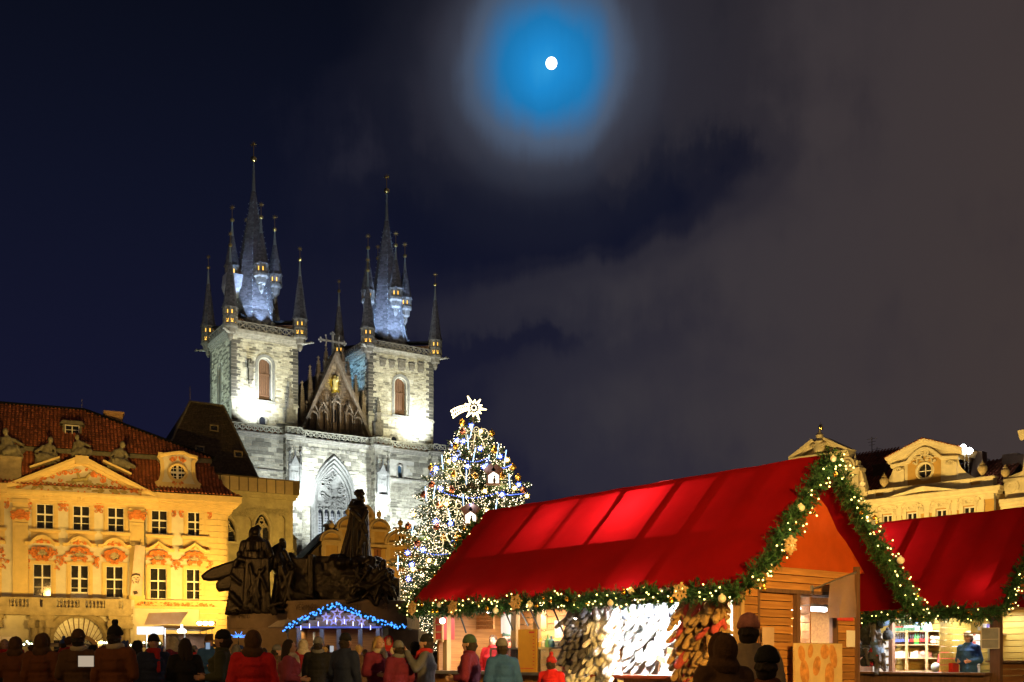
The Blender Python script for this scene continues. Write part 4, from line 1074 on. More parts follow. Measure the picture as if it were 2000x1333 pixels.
 q = MB(); q.face([(uh, vb - .75, zb1), (uh, 15, zb1), (urh, vr, zr)]); q.face([(ul, vr, zr), (urh, vr, zr), (uh, 15, zb1), (ul, 15, zb1)])
 q.build('roof_back', M_TILE, P)
 q = MB(); q.tube([(ul, vr, zr + .05), (urh, vr, zr + .05)], .16, 6)
 A = Vector((urh, vr, zr + .05)); B = Vector((uh, vb - .75, zb1 + .05))
 for i in range(26): q.tube([A.lerp(B, i / 26), A.lerp(B, (i + 1.1) / 26)], [.13, .17], 6)
 q.build('ridge_tile', M_TILE, P, kind='stuff')
 # chimney, roof dormer, aerials
 u_, z_ = uz(222, 806, 8.5); w2 = .75
 q = MB(); q.bx(u_ - w2, u_ + w2, 8, 9, z_ - 4, z_ - .25); q.bx(u_ - w2 - .12, u_ + w2 + .12, 7.9, 9.1, z_ - .25, z_); q.build('chimney', mat('brick_chimney', (.42, .24, .12), .9, scale=3, bump=.3), P)
 u_, z_ = uz(141, 852, 4.4); q = MB()
 q.bx(u_ - .75, u_ + .75, 4.35, 6, z_ - .1, z_ + .95); q.prism([(u_ - 1.0, z_ + .95), (u_ + 1.0, z_ + .95), (u_ + .75, z_ + 1.25), (u_ - .75, z_ + 1.25)], 4.1, 7); D = q.build('dormer', M_LEAD, P)
 q = MB(); q.bx(u_ - .5, u_ + .5, 4.28, 4.35, z_ + .12, z_ + .85); q.build('pane', M_PANE, D)
 q = MB(); q.bx(u_ - .56, u_ + .56, 4.25, 4.3, z_ + .05, z_ + .13); q.bx(u_ - .56, u_ + .56, 4.25, 4.3, z_ + .82, z_ + .9)
 for x in (-.53, 0, .53): q.bx(u_ + x - .04, u_ + x + .04, 4.255, 4.3, z_ + .1, z_ + .85)
 q.bx(u_ - .5, u_ + .5, 4.26, 4.29, z_ + .46, z_ + .5); q.build('window_frame', M_FRAMEW, D)
 q = MB(); u_, z_ = uz(160, 803, vr); q.tube([(u_, vr, z_), (u_, vr, z_ + 1.0)], .03, 4); q.build('lightning_rod', M_LEAD, P)
 # curved dormer with the round window
 v = .25
 pts = [(304, 952), (304, 944.6), (312.4, 940), (316, 929.6), (317, 914), (315.4, 899.6), (309.4, 891), (310, 888), (322, 887.6), (334, 886), (346, 884), (358, 884.6), (370, 890), (385, 894), (384, 896), (377, 904), (377, 917.6), (378.4, 932), (383, 942.8), (391, 949.4), (389.8, 959.6), (307.6, 954.8)]
 out = [uz(x, y, v) for x, y in pts]; wc = uz(347, 923, v); wr = .62
 circ = [(wc[0] + wr * cos(2 * pi * k / 20), wc[1] + wr * sin(2 * pi * k / 20)) for k in range(20)]
 q = MB(); q.wall(out, [circ], v, .25); n = len(out)
 for i in range(n):
  a, b_ = out[i], out[(i + 1) % n]; q.face([(a[0], v, a[1]), (a[0], v + 3, a[1]), (b_[0], v + 3, b_[1]), (b_[0], v, b_[1])])
 D = q.build('round_dormer', M_PLASTER, P)
 q = MB(); q.sweep(out[6:15], [(-v + .12, -.16), (-v + .34, -.04), (-v + .34, .07), (-v - .3, .07), (-v - .3, -.16)])
 q.sweep([(out[-1][0] - .1, out[-1][1] + .5), (out[-2][0] + .05, out[-2][1] + .42)], [(-v + .12, -.45), (-v + .12, .1), (-v - .2, .1), (-v - .2, -.45)])
 for sl in (out[1:7], list(reversed(out[14:20]))): q.sweep(sl, [(-v + .10, -.16), (-v + .10, .14), (-v - .1, .14), (-v - .1, -.16)])
 C = [(wc[0] + (wr + .1) * cos(2 * pi * k / 24), wc[1] + (wr + .1) * sin(2 * pi * k / 24)) for k in range(24)]
 q.sweep(C, [(-v + .08, -.12), (-v + .16, 0), (-v + .08, .14), (-v - .1, .14), (-v - .1, -.12)], closed=True)
 q.build('dormer_moulding', M_CREAM, D)
 q = MB(); stucco(q, wc[0], wc[1] + 1.1, 1.25, .5, v - .05, 10, 5); stucco(q, wc[0], wc[1] - .95, .95, .3, v - .05, 7, 6); q.build('stucco_ornament', M_STUCCO, D, True, ang=60)
 q = MB(); q.bx(wc[0] - .09, wc[0] + .09, v + .12, v + .2, wc[1] - wr, wc[1] + wr); q.bx(wc[0] - wr, wc[0] - .09, v + .12, v + .2, wc[1] - .09, wc[1] + .09); q.bx(wc[0] + .09, wc[0] + wr, v + .12, v + .2, wc[1] - .09, wc[1] + .09)
 for d in (-.33, .33):
  h = sqrt(wr * wr - .33 ** 2); q.bx(wc[0] + d - .02, wc[0] + d + .02, v + .14, v + .18, wc[1] - h, wc[1] + h); q.bx(wc[0] - h, wc[0] + h, v + .145, v + .175, wc[1] + d - .02, wc[1] + d + .02)
 q.sweep(C, [(-v - .1, -.12), (-v - .1, -.03), (-v - .2, -.03), (-v - .2, -.12)], closed=True); q.build('window_frame', M_FRAMEW, D)
 q = MB(); q.prism([(wc[0] + wr * cos(2 * pi * k / 20), wc[1] + wr * sin(2 * pi * k / 20)) for k in range(20)], v + .2, v + .22); q.build('pane', M_PANE, D)
 # statues on the attic: a seated figure on a pedestal and reclining figures on the pediment
 def fig(seed, lean):
  rnd = random.Random(seed); q = MB()
  ellip(q, (0, 0, .35), (.75, .5, .42)); capsule(q, (0, 0, .5), (lean * .25, 0, 1.25), .38, .30); capsule(q, (lean * .3, 0, 1.35), (lean * .36, -.05, 1.62), .13, .12); ellip(q, (lean * .4, -.06, 1.8), (.2, .21, .25))
  capsule(q, (lean * .25 - .35, 0, 1.3), (-.6, -.25, .85), .14, .1); capsule(q, (lean * .25 + .35, 0, 1.3), (.75, -.1, 1.0), .14, .1); capsule(q, (.1, -.3, .6), (lean * .8 + .2, -.5, .3), .24, .16); capsule(q, (-.2, -.3, .6), (lean * .6, -.5, .25), .24, .16)
  for i in range(14): capsule(q, (rnd.uniform(-.6, .6), rnd.uniform(-.45, .1), rnd.uniform(.4, .9)), (rnd.uniform(-.8, .8), rnd.uniform(-.5, .1), .1), .1, .07, 6)
  for i in range(5): ellip(q, (rnd.uniform(-.7, .7), 0, rnd.uniform(.2, .9)), (.25, .25, .22))
  return remesh(q, .055, 2, 'attic_statue')
 f1, f2 = fig(1, -1), fig(2, 1)
 for m in (f1, f2): m.materials.clear(); m.materials.append(M_STATUE)
 for px, py, v, me, s_, rz in ((22, 893, .4, f1, 1.15, .3), (88, 905, .3, f2, 1.1, -.2), (160, 893, .2, f1, .95, -.4), (228, 916, .3, f2, 1.2, .5)):
  u_, z_ = uz(px, py, v); inst('attic_statue', me, P, (u_, v, z_ - .1), (0, 0, rz), s_)
  if px == 22:
   q = MB(); q.bx(u_ - .85, u_ + .75, v - .6, v + .6, z_ - 2.0, z_ - .2); q.bx(u_ - .95, u_ + .85, v - .7, v + .7, z_ - .2, z_ - .05); q.build('pedestal', M_SANDST, P)
   q = MB(); q.bx(ul, u_ - .86, v - .3, v + .3, z_ - 2.0, z_ - .25); q.build('attic_wall', M_SANDST, P)
  if px == 160:
   q = MB(); q.bx(u_ - .5, u_ + .5, v - 1.2, v + .5, z_ - .75, z_ - .1); q.build('pedestal', M_CREAM, P)
  elif px in (88, 228):
   sg = 1 if px == 88 else -1; q = MB(); q.bar((u_ - 1.1, v - .6, z_ - .5 * sg - .05), (u_ + 1.1, v - .6, z_ + .45 * sg - .05), .9, .16, up=(0, 0, 1)); q.build('pedestal', M_CREAM, P)
 # balcony
 vb_ = -1.75; ul2 = ul; ur = uz(256, 1187, vb_)[0]
 zt = uz(128, 1168.5, vb_)[1]; zf = uz(128, 1187, vb_)[1]
 q = MB(); q.bx(ul2, ur + .15, vb_ - .12, V1, zf - .42, zf); q.bx(ul2, ur, vb_ - .02, V1, zf - .62, zf - .42); q.build('balcony_slab', M_SANDST, P)
 q = MB(); q.bx(ul2, ur, vb_ - .08, vb_ + .26, zt - .16, zt); q.build('balcony_rail', M_SANDST, P)
 bal = MB(); hb = zt - .16 - zf; bal.lathe([(.10, 0), (.10, .06), (.06, .1), (.115, hb * .32), (.10, hb * .45), (.05, hb * .72), (.05, hb * .8), (.09, hb * .86), (.09, hb)], 8); bm = bal.mesh('baluster', [M_SANDST], True)
 posts = [uz(p, 1178, vb_)[0] for p in (-30, 8, 59, 72, 84, 111, 157, 165, 206, 214, 233, 240, 255)]
 pst = MB()
 post_spans = [(-30, 18), (56, 78), (83, 111), (155, 167), (205, 232), (240, 256)]
 q = MB()
 for a, b_ in post_spans:
  A, B = uz(a, 1178, vb_)[0], uz(b_, 1178, vb_)[0]; o = MB(); o.bx(A, B, vb_ - .05, vb_ + .2, zf, zt - .16); o.bx(A + .15, B - .15, vb_ - .075, vb_ - .05, zf + .15, zt - .3); o.build('balcony_pier', M_SANDST, P)
 x = uz(18, 1178, vb_)[0] + .1
 while x < ur - .1:
  if not any(uz(a, 1178, vb_)[0] - .08 < x < uz(b_, 1178, vb_)[0] + .08 for a, b_ in post_spans): inst('baluster', bm, P, (x, vb_ + .08, zf))
  x += .27
 # frieze band with stucco on the right part
 zt2 = uz(340, 1174, 0)[1]; zb2 = uz(340, 1187, 0)[1]
 q = MB(); q.bx(us + .02, .02, -.34, .5, zt2 - .12, zt2 + .04); q.bx(us + .02, -.05, -.22, .5, zt2 - .24, zt2 - .12); q.bx(us + .02, .05, -.30, .5, zb2 - .12, zb2 + .1); q.bx(us + .02, -.02, -.12, .5, zb2 + .1, zt2 - .24); q.build('frieze_band', M_CREAM, P)
 for i in (4, 5): q = MB(); stucco(q, lo[i][0], (zt2 + zb2) / 2 - .05, 3.2, .5, -.16, 16, 50 + i); q.build('stucco_ornament', M_STUCCO, P, True, ang=60)
 # ground floor: entablature blocks, column pairs, gate arch with fan-shaped bars
 for a, b_ in ((-40, 4), (62, 104), (215, 256)):
  q = MB(); A, B = uz(a, 1200, -1.1)[0], uz(b_, 1200, -1.1)[0]; z_ = zf - .62
  for k, (o, za, zb_2) in enumerate(((.12, -.28, 0), (0, -.75, -.28), (.08, -1.0, -.75))): q.bx(A - o, B + o, -1.3 - o, V1, z_ + za, z_ + zb_2)
  q.build('entablature', M_SANDST, P)
 zcap = uz(230, 1224, -1.1)[1]
 for px in (67, 79, 92, 221, 235, 248):
  u_ = uz(px, 1224, -1.0)[0]; o = MB(); o.lathe([(.34, 0), (.34, .3), (.28, .4), (.285, 2), (.25, zcap)], 12, (u_, -1.0, 0)); c = o.build('column', M_SANDST, P, True)
  o = MB(); o.lathe([(.25, zcap), (.38, zcap + .45)], 10, (u_, -1.0, 0)); stucco(o, u_, zcap + .25, .75, .42, -1.3, 6, 60); o.bx(u_ - .42, u_ + .42, -1.42, -.6, zcap + .45, zf - 1.62); o.build('capital', M_SANDST, c, True, ang=50)
 q = MB(); A = arch(ac, ar * 2 + .3, .2, az, 18); pr = [(-V1 + .1, -.3), (-V1 + .22, -.15), (-V1 + .22, .15), (-V1 + .08, .34), (-V1 - .2, .34), (-V1 - .2, -.3)]
 q.sweep(A[2:] + [A[0]], pr); q.sweep([A[1], A[2]], pr); q.prism([(ac - .25, az + ar - .2), (ac + .25, az + ar - .2), (ac + .42, zf - .8), (ac - .42, zf - .8)], V1 - .45, V1); stucco(q, ac, az + ar + .6, .8, .9, V1 - .48, 7, 77)
 q.build('gate_arch', M_SANDST, P)
 G = MB(); G.bx(ac - ar, ac + ar, V1 + .34, V1 + .44, .2, az - .75)
 A = [(ac + ar * .62 * cos(pi * k / 12), az - .55 + ar * .42 * sin(pi * k / 12)) for k in range(13)]
 G.sweep(A, [(-V1 - .28, -.16), (-V1 - .28, .16), (-V1 - .42, .16), (-V1 - .42, -.16)]); GT = G.build('gate', M_GATE, P)
 q = MB()
 for k in range(13):
  a = pi * (k + .5) / 13 * .94 + .09; q.bar((ac + ar * .58 * cos(a), V1 + .28, az - .5 + ar * .42 * sin(a)), (ac + ar * .97 * cos(a), V1 + .28, az + ar * .97 * sin(a)), .07, .05)
 q.build('fanlight_bar', M_GATE, GT, kind='stuff')
 q = MB(); q.prism([(ac + ar * cos(pi * k / 16), az + ar * sin(pi * k / 16)) for k in range(17)], V1 + .31, V1 + .33); q.build('fanlight_glass', mat('frosted_fanlight', (.62, .56, .48), .3, scale=6, var=.2), GT)
 # rain pipe with hopper
 q = MB(); pp = [uz(x, y, -.45) for x, y in ((308, 966), (307, 975), (296, 984), (284, 990), (283, 1020), (283, 1180))]
 q.tube([(u_, -.45 + .2 * (i > 2), z_) for i, (u_, z_) in enumerate(pp)], .075, 6); u_, z_ = pp[0]; q.lathe([(.1, -.5), (.26, -.1), (.26, .4), (.15, .5)], 6, (u_, -.5, z_)); q.build('rain_pipe', M_LEAD, P, True)
 # wall posts carrying the floodlights at the foot of the wall
 return P
PAL = palace()

# hanging banner with a printed portrait
v = -.95; A, B = KP.uz(263, 1066, v), KP.uz(275, 1164, v)
b = MB(); pr = [KP.uz(x, y, v) for x, y in ((263.5, 1064.5), (284, 1066), (276.5, 1165), (254.5, 1163))]
n = 10; vs = []; fs = []
for j in range(n + 1):
 for i in range(5):
  t, s_ = j / n, i / 4; a = Vector(pr[0]).lerp(Vector(pr[1]), s_); c = Vector(pr[3]).lerp(Vector(pr[2]), s_); p = a.lerp(c, t)
  vs.append((p.x, v - .04 * sin(s_ * 5 + t * 2.5) - .02, p.y))
fs = [(j * 5 + i, (j + 1) * 5 + i, (j + 1) * 5 + i + 1, j * 5 + i + 1) for j in range(n) for i in range(4)]
BN = thing('banner', 'long pale banner with a drawn face hanging from a bracket on the palace wall', 'banner', KP.W(0), KP.rot())
b.add(vs, fs); b.build('cloth', mat('banner_cloth', (.62, .47, .40), .8, scale=1.5, col2=(.48, .34, .30)), BN, True)
b = MB(); fc = KP.uz(266, 1131, v)
def pt(dx, dz): return (fc[0] + dx, v - .085, fc[1] + dz)
ink = mat('banner_ink', (.06, .035, .03), .8, scale=3)
b.add([pt(*q) for q in ((-.42, .12), (-.30, .38), (0, .46), (.28, .40), (.34, .14), (.22, .26), (-.05, .30), (-.28, .22))], [(0, 7, 1), (7, 6, 1), (6, 2, 1), (6, 5, 2), (5, 3, 2), (5, 4, 3)])
for x0, z0, x1, z1 in ((-.24, .08, -.1, .08), (.06, .1, .2, .1), (-.02, .02, 0, -.12), (-.12, -.26, .1, -.28), (-.3, -.1, -.18, -.4), (.24, -.05, .12, -.42), (-.1, -1.0, .05, -1.15), (.02, -.55, .02, -.95)): b.bar(pt(x0, z0), pt(x1, z1), .012, .05, up=(0, 0, 1))
b.add([pt(*q) for q in ((-.25, -1.02), (.05, -.98), (.15, -1.2), (-.15, -1.32))], [(0, 3, 2, 1)])
b.build('printed_face', ink, BN)
b = MB(); u0, z0 = KP.uz(272, 1066, v); u1, z1 = KP.uz(276, 1045, -.2); b.bar((u0 - .7, v, z0 + .03), (u0 + .5, v, z0 - .03), .05); b.bar((u0, v, z0), (u1 + .05, V1 if False else -.3, z1), .04); b.build('bracket', M_LEAD, BN)

# ------------------------------------------------------------------ stone house with the steep dark roof
def stone_house():
 H = thing('stone_house', 'medieval stone house with boarded parapet and steep dark hipped roof beside the palace', 'house', SB.W(0), SB.rot())
 uz = SB.uz; wl = -14.
 M_W = mat('stone_house_wall', (.36, .29, .17), .95, scale=.9, bump=.5, bscale=5, var=.35)
 M_PANEL = mat('copper_panel', (.34, .24, .13), .6, scale=2, bump=.1, objvar=.12, var=.15)
 zp0, zp1 = uz(560, 966, -.5)[1], uz(560, 938, -.5)[1]
 T = [(445, 460, 1008, 1058), (497.5, 526.5, 1002, 1072)]; N_ = [(480, 492, 1010, 1062), (545, 557.5, 1007, 1067)]
 holes = []; wins = []
 for a, b_, yt, yb in T:
  u0, zb = uz(a, yb); u1, zt = uz(b_, yt)
  if a == 445: u0 = u1 - 1.55
  holes.append(arch((u0 + u1) / 2, u1 - u0, zb, zt - .95 * (u1 - u0), 12, .95)); wins.append((u0, u1, zb, zt))
 nich = []
 for a, b_, yt, yb in N_:
  u0, zb = uz(a, yb); u1, zt = uz(b_, yt); nich.append(arch((u0 + u1) / 2, u1 - u0, zb, zt - .8 * (u1 - u0), 10, .85))
 b = MB(); b.wall(rect(wl, 0, 0, zp0), holes + nich, 0, .38); b.face([(0, 0, 0), (0, 10, 0), (0, 10, zp0), (0, 0, zp0)]); b.build('wall', M_W, H)
 b = MB()
 for A in nich: b.prism(A, .30, .37)
 b.bx(wl, 0, .5, .55, 0, zp0)
 b.build('niche_back', M_W, H)
 for (u0, u1, zb, zt) in wins:
  w = u1 - u0; m_ = (u0 + u1) / 2; q = MB(); zs = zt - .95 * w
  A = arch(m_, w + .25, zb, zs, 12, .95); pr = [(.10, -.12), (.18, 0), (.10, .14), (-.1, .14), (-.1, -.12)]; q.sweep(A[2:] + [A[0]], pr); q.sweep([A[1], A[2]], pr); q.bx(u0 - .3, u1 + .3, -.22, .1, zb - .25, zb)
  q.bx(m_ - .09, m_ + .09, .1, .3, zb, zs)
  for sg in (-1, 1):
   B = arch(m_ + sg * w / 4, w / 2 - .06, zb, zs - .35, 8, .95); q.sweep(B[2:], [(-.1, -.06), (-.1, .06), (-.28, .06), (-.28, -.06)])
  for k, (x, z, r) in enumerate(((0, .55, .26), (-.26, .2, .19), (.26, .2, .19), (0, .95, .16))):
   C = [(m_ + x * w * .65 + r * cos(2 * pi * j / 10), zs + z * w * .55 + r * sin(2 * pi * j / 10)) for j in range(10)]; q.sweep(C, [(-.1, -.05), (-.1, .05), (-.25, .05), (-.25, -.05)], closed=True)
  W_ = q.build('traceried_window', mat('tracery_stone', (.40, .32, .20), .9, scale=3, bump=.3), H)
  for sg in (-1, 1):
   for k in range(2):
    p = MB(); zz = zb + (zs - zb - .02) * k / 2; p.bx(min(m_ + sg * .08, m_ + sg * w / 2), max(m_ + sg * .08, m_ + sg * w / 2), .31, .33, zz + .03, zz + (zs - zb) / 2); p.build('pane', M_PANE, W_)
  p = MB(); p.prism(arch(m_, w, zs + .02, zs + .05, 10, .95), .33, .35); p.build('pane', M_PANE, W_)
 # carved frame remains above the openings, string course
 q = MB(); z_ = uz(540, 1075)[1]; q.bx(wl, .1, -.16, .2, z_ - .12, z_ + .1); q.bx(wl, .25, -.3, .3, zp0 - .5, zp0 - .25); q.bx(wl, .4, -.42, .3, zp0 - .25, zp0); q.build('string_course', M_W, H)
 q = MB()
 for A in holes + nich:
  cx = (A[0][0] + A[1][0]) / 2; zt = max(p[1] for p in A); stucco(q, cx, zt + .35, 1.7, .7, -.02, 12, int(cx * 10) + 100, th=.06)
 q.build('carved_remains', M_W, H, True, ang=60)
 pm = MB(); pm.bx(.055, .845, -.09, 0, 0, zp1 - zp0 - .12); pmm = pm.mesh('parapet_panel', [M_PANEL])
 u = -.9 - .15; k = 0
 while u > wl: inst('parapet_panel', pmm, H, (u, -.5, zp0)); u -= .9
 q = MB(); q.bx(wl, .5, -.5, .1, zp0, zp1 - .12); q.bx(wl, .55, -.6, .15, zp1 - .12, zp1); q.bx(-.15, .5, -.53, -.5, zp0, zp1 - .12)
 q.face([(.5, .1, zp0), (.5, 10, zp0), (.5, 10, zp1), (.5, .1, zp1)]); q.build('parapet', mat('parapet_backing', (.10, .065, .03), .8), H)
 # roof
 v0 = 1.0; z0 = zp1 - .6
 e0, e1 = uz(322, 862, 4)[0], uz(512, 929, v0)[0]
 vr = 5.0; r0, zr0 = uz(371, 783, vr); r1, zr1 = uz(436, 795, vr); zr = (zr0 + zr1) / 2
 kx = (e1 - r1)
 eL = uz(300, 900, v0)[0]
 Bs = [(eL, v0, z0), (e1, v0, z0), (e1, 9, z0), (eL, 9, z0)]; Rg = [(r0, vr, zr), (r1, vr, zr)]
 # slates laid in courses on the front slope
 b = MB(); rnd = random.Random(2); NR = 44; rnd2 = rnd
 P = lambda s, t: Vector(Bs[0]).lerp(Vector(Rg[0]), t).lerp(Vector(Bs[1]).lerp(Vector(Rg[1]), t), s)
 for i in range(NR):
  t0, t1 = i / NR, (i + 1) / NR; k = 46; off = rnd.random() / k
  for j in range(k + 1):
   s0, s1 = max(0, j / k - off), min(1, (j + 1) / k - off)
   if s1 - s0 < .003: continue
   b.ct = rnd.uniform(.65, 1.3); up = Vector((0, -.05 - rnd.uniform(0, .012), .02))
   b.add([P(s0, t0) + up, P(s1, t0) + up, P(s1, t1), P(s0, t1), P(s0, t0), P(s1, t0)], [(0, 1, 2, 3), (4, 5, 1, 0)])
 b.ct = .9
 b.face([Bs[1], Bs[2], Rg[1]]); b.face([Bs[3], Bs[0], Rg[0]]); b.face([Bs[2], Bs[3], Rg[0], Rg[1]])
 b.build('roof', mat('dark_slate', (.075, .055, .035), .7, scale=4, bump=.3, bscale=12, tint=True, var=.3), H, kind='stuff')
 q = MB()
 for A, B in ((Rg[0], Rg[1]), (Bs[1], Rg[1]), (Bs[0], Rg[0])): q.tube([A, B], .12, 5)
 q.build('ridge_capping', M_LEAD, H)
 q = MB(); q.tube([Rg[0], Vector(Rg[0]) + Vector((0, 0, 1.5))], .035, 4); q.build('lightning_rod', M_LEAD, H)
 for px, py in ((416, 838), (388.5, 879), (463.5, 889)):
  # find the slope point under this pixel
  best = None
  for t in [i / 60 for i in range(61)]:
   v = v0 + (vr - v0) * t; u_, z_ = uz(px, py, v); zz = z0 + (zr - z0) * t
   if best is None or abs(z_ - zz) < best[0]: best = (abs(z_ - zz), u_, v, z_)
  _, u_, v, z_ = best; q = MB(); w = .42
  q.bx(u_ - w, u_ + w, v - .42, v - .3, z_ - .3, z_ - .2); q.bx(u_ - w, u_ + w, v - .42, v - .1, z_ + .22, z_ + .34)
  for x in (-w, w - .1): q.bx(u_ + x, u_ + x + .1, v - .40, v - .1, z_ - .2, z_ + .22)
  D = q.build('roof_hatch', mat('hatch_wood', (.26, .20, .12), .8, scale=3), H); q = MB(); q.bx(u_ - w + .1, u_ + w - .1, v - .28, v - .22, z_ - .2, z_ + .22); q.build('pane', M_PANE, D)
 return H
stone_house()

# ------------------------------------------------------------------ house with rows of round gables
def round_gables():
 H = thing('gabled_house', 'ochre house with stepped round gables and ball finials behind the bronze monument', 'house', RH.W(0), RH.rot())
 uz = RH.uz; M_O = mat('ochre_plaster', (.50, .33, .12), .9, scale=1.4, bump=.1, var=.12); M_T = mat('pale_gable_trim', (.56, .42, .22), .9, scale=2, bump=.1, var=.12)
 def lobe(xa, xb, yt, ys, yb, v=0., nm='gable'):
  u0, u1 = uz(xa, ys, v)[0], uz(xb, ys, v)[0]; m_ = (u0 + u1) / 2; zs = uz((xa + xb) / 2, ys, v)[1]; zb = uz((xa + xb) / 2, yb, v)[1]; zt = uz((xa + xb) / 2, yt, v)[1]; r = (u1 - u0) / 2
  A = [(m_ + r * cos(pi * k / 14), zs + (zt - zs) * sin(pi * k / 14)) for k in range(15)]
  q = MB(); q.prism([(u1, zb)] + A + [(u0, zb)], v, v + .5); L = q.build(nm, M_O, H)
  q = MB(); q.sweep(A, [(-v + .05, -.34), (-v + .2, -.28), (-v + .2, -.02), (-v + .34, .05), (-v + .34, .14), (-v - .5, .14), (-v - .5, -.34)])
  q.sweep([(u1 + .05, zs), (u0 - .05, zs)], [(-v + .05, -.14), (-v + .24, -.14), (-v + .24, .14), (-v + .05, .14)])
  for x in (u0 + .22, u1 - .22): q.bx(x - .22, x + .22, v - .1, v, zb, zs - .14)
  q.build('gable_moulding', M_T, L); return L, m_, zt
 specs = [(629, 667, 1040, 1058, 1100, -.02), (661, 700, 1014, 1034, 1066, .02), (690, 728, 990, 1013, 1050, .06), (724, 758, 1018, 1037, 1066, .02), (755, 813, 1040, 1063, 1100, -.02)]
 for i, s_ in enumerate(specs):
  L, m_, zt = lobe(*s_)
  if i in (0, 1, 2, 3):
   q = MB(); q.lathe([(.32, .1), (.28, .35), (.12, .42), (.3, .62), (.36, .85), (.28, 1.1), (.1, 1.2), (.16, 1.3), (.05, 1.5)], 10, (m_, s_[5] + .2, zt)); q.build('finial', M_T, L, True)
 u0, u1 = uz(772, 1033)[0], uz(793, 1033)[0]; zt = uz(782, 1034)[1]; q = MB(); q.bx(u0, u1, -.3, .5, zt - 2.2, zt)
 for k in range(4): q.bx(u0 - .1 + k * (u1 - u0) / 3.5, u0 - .1 + k * (u1 - u0) / 3.5 + .22, -.36, .5, zt, zt + .2)
 q.lathe([(.3, .2), (.12, .4), (.36, .75), (.28, 1.0), (.1, 1.1), (.04, 1.4)], 10, ((u0 + u1) / 2, .1, zt)); C = q.build('gable_turret', M_O, H)
 q = MB()
 for x in (.35, .65): q.bx(u0 + (u1 - u0) * x - .09, u0 + (u1 - u0) * x + .09, -.31, -.28, zt - 1.4, zt - .9)
 q.build('slit', M_PANE, C)
 xL, xR = uz(629, 1100)[0], uz(830, 1100)[0]; z1 = uz(700, 1070)[1]
 b = MB(); wa, wza = uz(730.5, 1090); wb, wzb = uz(744.5, 1074)
 b.wall(rect(xL, xR, 0, z1), [rect(wa, wb, wza, wzb)], .04, .3); b.face([(xL, .04, 0), (xL, .04, z1), (xL, 8, z1), (xL, 8, 0)]); b.build('wall', M_O, H)
 q = MB()
 for y in (1066, 1107): z_ = uz(720, y)[1]; q.bx(xL - .1, xR, -.18, .2, z_ - .16, z_ + .16)
 for px in (632, 664, 688, 724, 757, 808): u_ = uz(px, 1090)[0]; q.bx(u_ - .28, u_ + .28, -.1, .1, 0, z1 - .1)
 q.build('wall_moulding', M_T, H)
 q = MB(); q.bx(wa - .1, wb + .1, -.0, .05, wza - .12, wza); q.bx(wa - .1, wb + .1, -.0, .05, wzb, wzb + .1)
 W_ = q.build('window', mat('brown_window_frame', (.24, .10, .04), .7), H)
 for k in range(2):
  q = MB(); m_ = wa + (wb - wa) * k / 2; q.bx(m_ + .03, m_ + (wb - wa) / 2 - .03, .06, .12, wza, wzb); q.build('shutter', mat('brown_window_frame', (.24, .10, .04)), W_)
 A = arch(uz(770, 1140)[0], 5.5, 0, uz(770, 1140)[1], 12); q = MB(); q.sweep(A[2:], [(.05, -.3), (.25, 0), (.05, .3), (-.1, .3), (-.1, -.3)]); q.build('arcade_arch', M_T, H)
 zt = uz(690, 1045, 6)[1]; b = MB(); b.prism([(xL + .5, z1 - .1), (xR, z1 - .1), (xR, z1 + 1.2), (xL + 2, z1 + 1.2)], .6, 9); b.build('roof', mat('red_roof', (.24, .09, .04)), H)
round_gables()
def side_house():
 f = RH; H = thing('small_house', 'low house with dark red gable roof and chimney between stone house and round gables', 'house', f.W(0), f.rot())
 v = 1.5; l, z0 = f.uz(576, 1105, v); a, zt = f.uz(652, 1028, v); M_R = mat('dark_red_roof', (.13, .042, .02), .85, scale=1.5, bump=.4, bscale=9, tint=True)
 b = MB(); r = a + (a - l); b.prism([(l + .4, 0), (r - .4, 0), (r - .4, z0 - .2), (a, zt - .4), (l + .4, z0 - .2)], v + .4, v + 10); b.build('wall', mat('ochre_plaster', (.50, .33, .12)), H)
 b = MB(); d = Vector((a - l, 0, zt - z0)); ln = d.length
 for A_, B_ in (((l, v, z0), (a, v, zt)), ((a, v, zt), (r, v, z0))): b.add([A_, B_, (B_[0], v + 10.4, B_[2]), (A_[0], v + 10.4, A_[2]), (A_[0], v, A_[2] - .25), (B_[0], v, B_[2] - .25)], [(0, 3, 2, 1), (0, 1, 5, 4)])
 b.build('roof', M_R, H)
 u_, z_ = f.uz(643, 1026, v + 1); b = MB(); b.bx(u_ - .55, u_ + .55, v + .6, v + 1.4, z_ - 2.4, z_); b.bx(u_ - .65, u_ + .65, v + .5, v + 1.5, z_ - .2, z_ + .05); C = b.build('chimney', mat('old_chimney', (.14, .09, .06), .9, scale=3), H)
 b = MB(); b.bar((u_ - .4, v + 1, z_ + .1), (u_, v + 1, z_ + .55), .8, .08); b.bar((u_ + .5, v + 1, z_ + .1), (u_, v + 1, z_ + .55), .8, .08); b.build('chimney_cowl', M_SHEET, C)
side_house()
b = MB(); u_, z_ = SB.uz(564, 1054, 12); 
H = thing('roof_chimney', 'small gabled chimney standing right of the stone house above the monument', 'chimney', SB.W(0), SB.rot())
z0 = SB.uz(564, 1090, 12)[1]; b.bx(u_ - .7, u_ + .7, 11.5, 12.6, 0, z_); b.build('chimney_stack', mat('stone_house_wall', (.36, .29, .17)), H); b = MB(); b.prism([(u_ - .85, z_), (u_ + .85, z_), (u_, z_ + .7)], 11.3, 12.8); b.build('chimney_cap', M_LEAD, H)

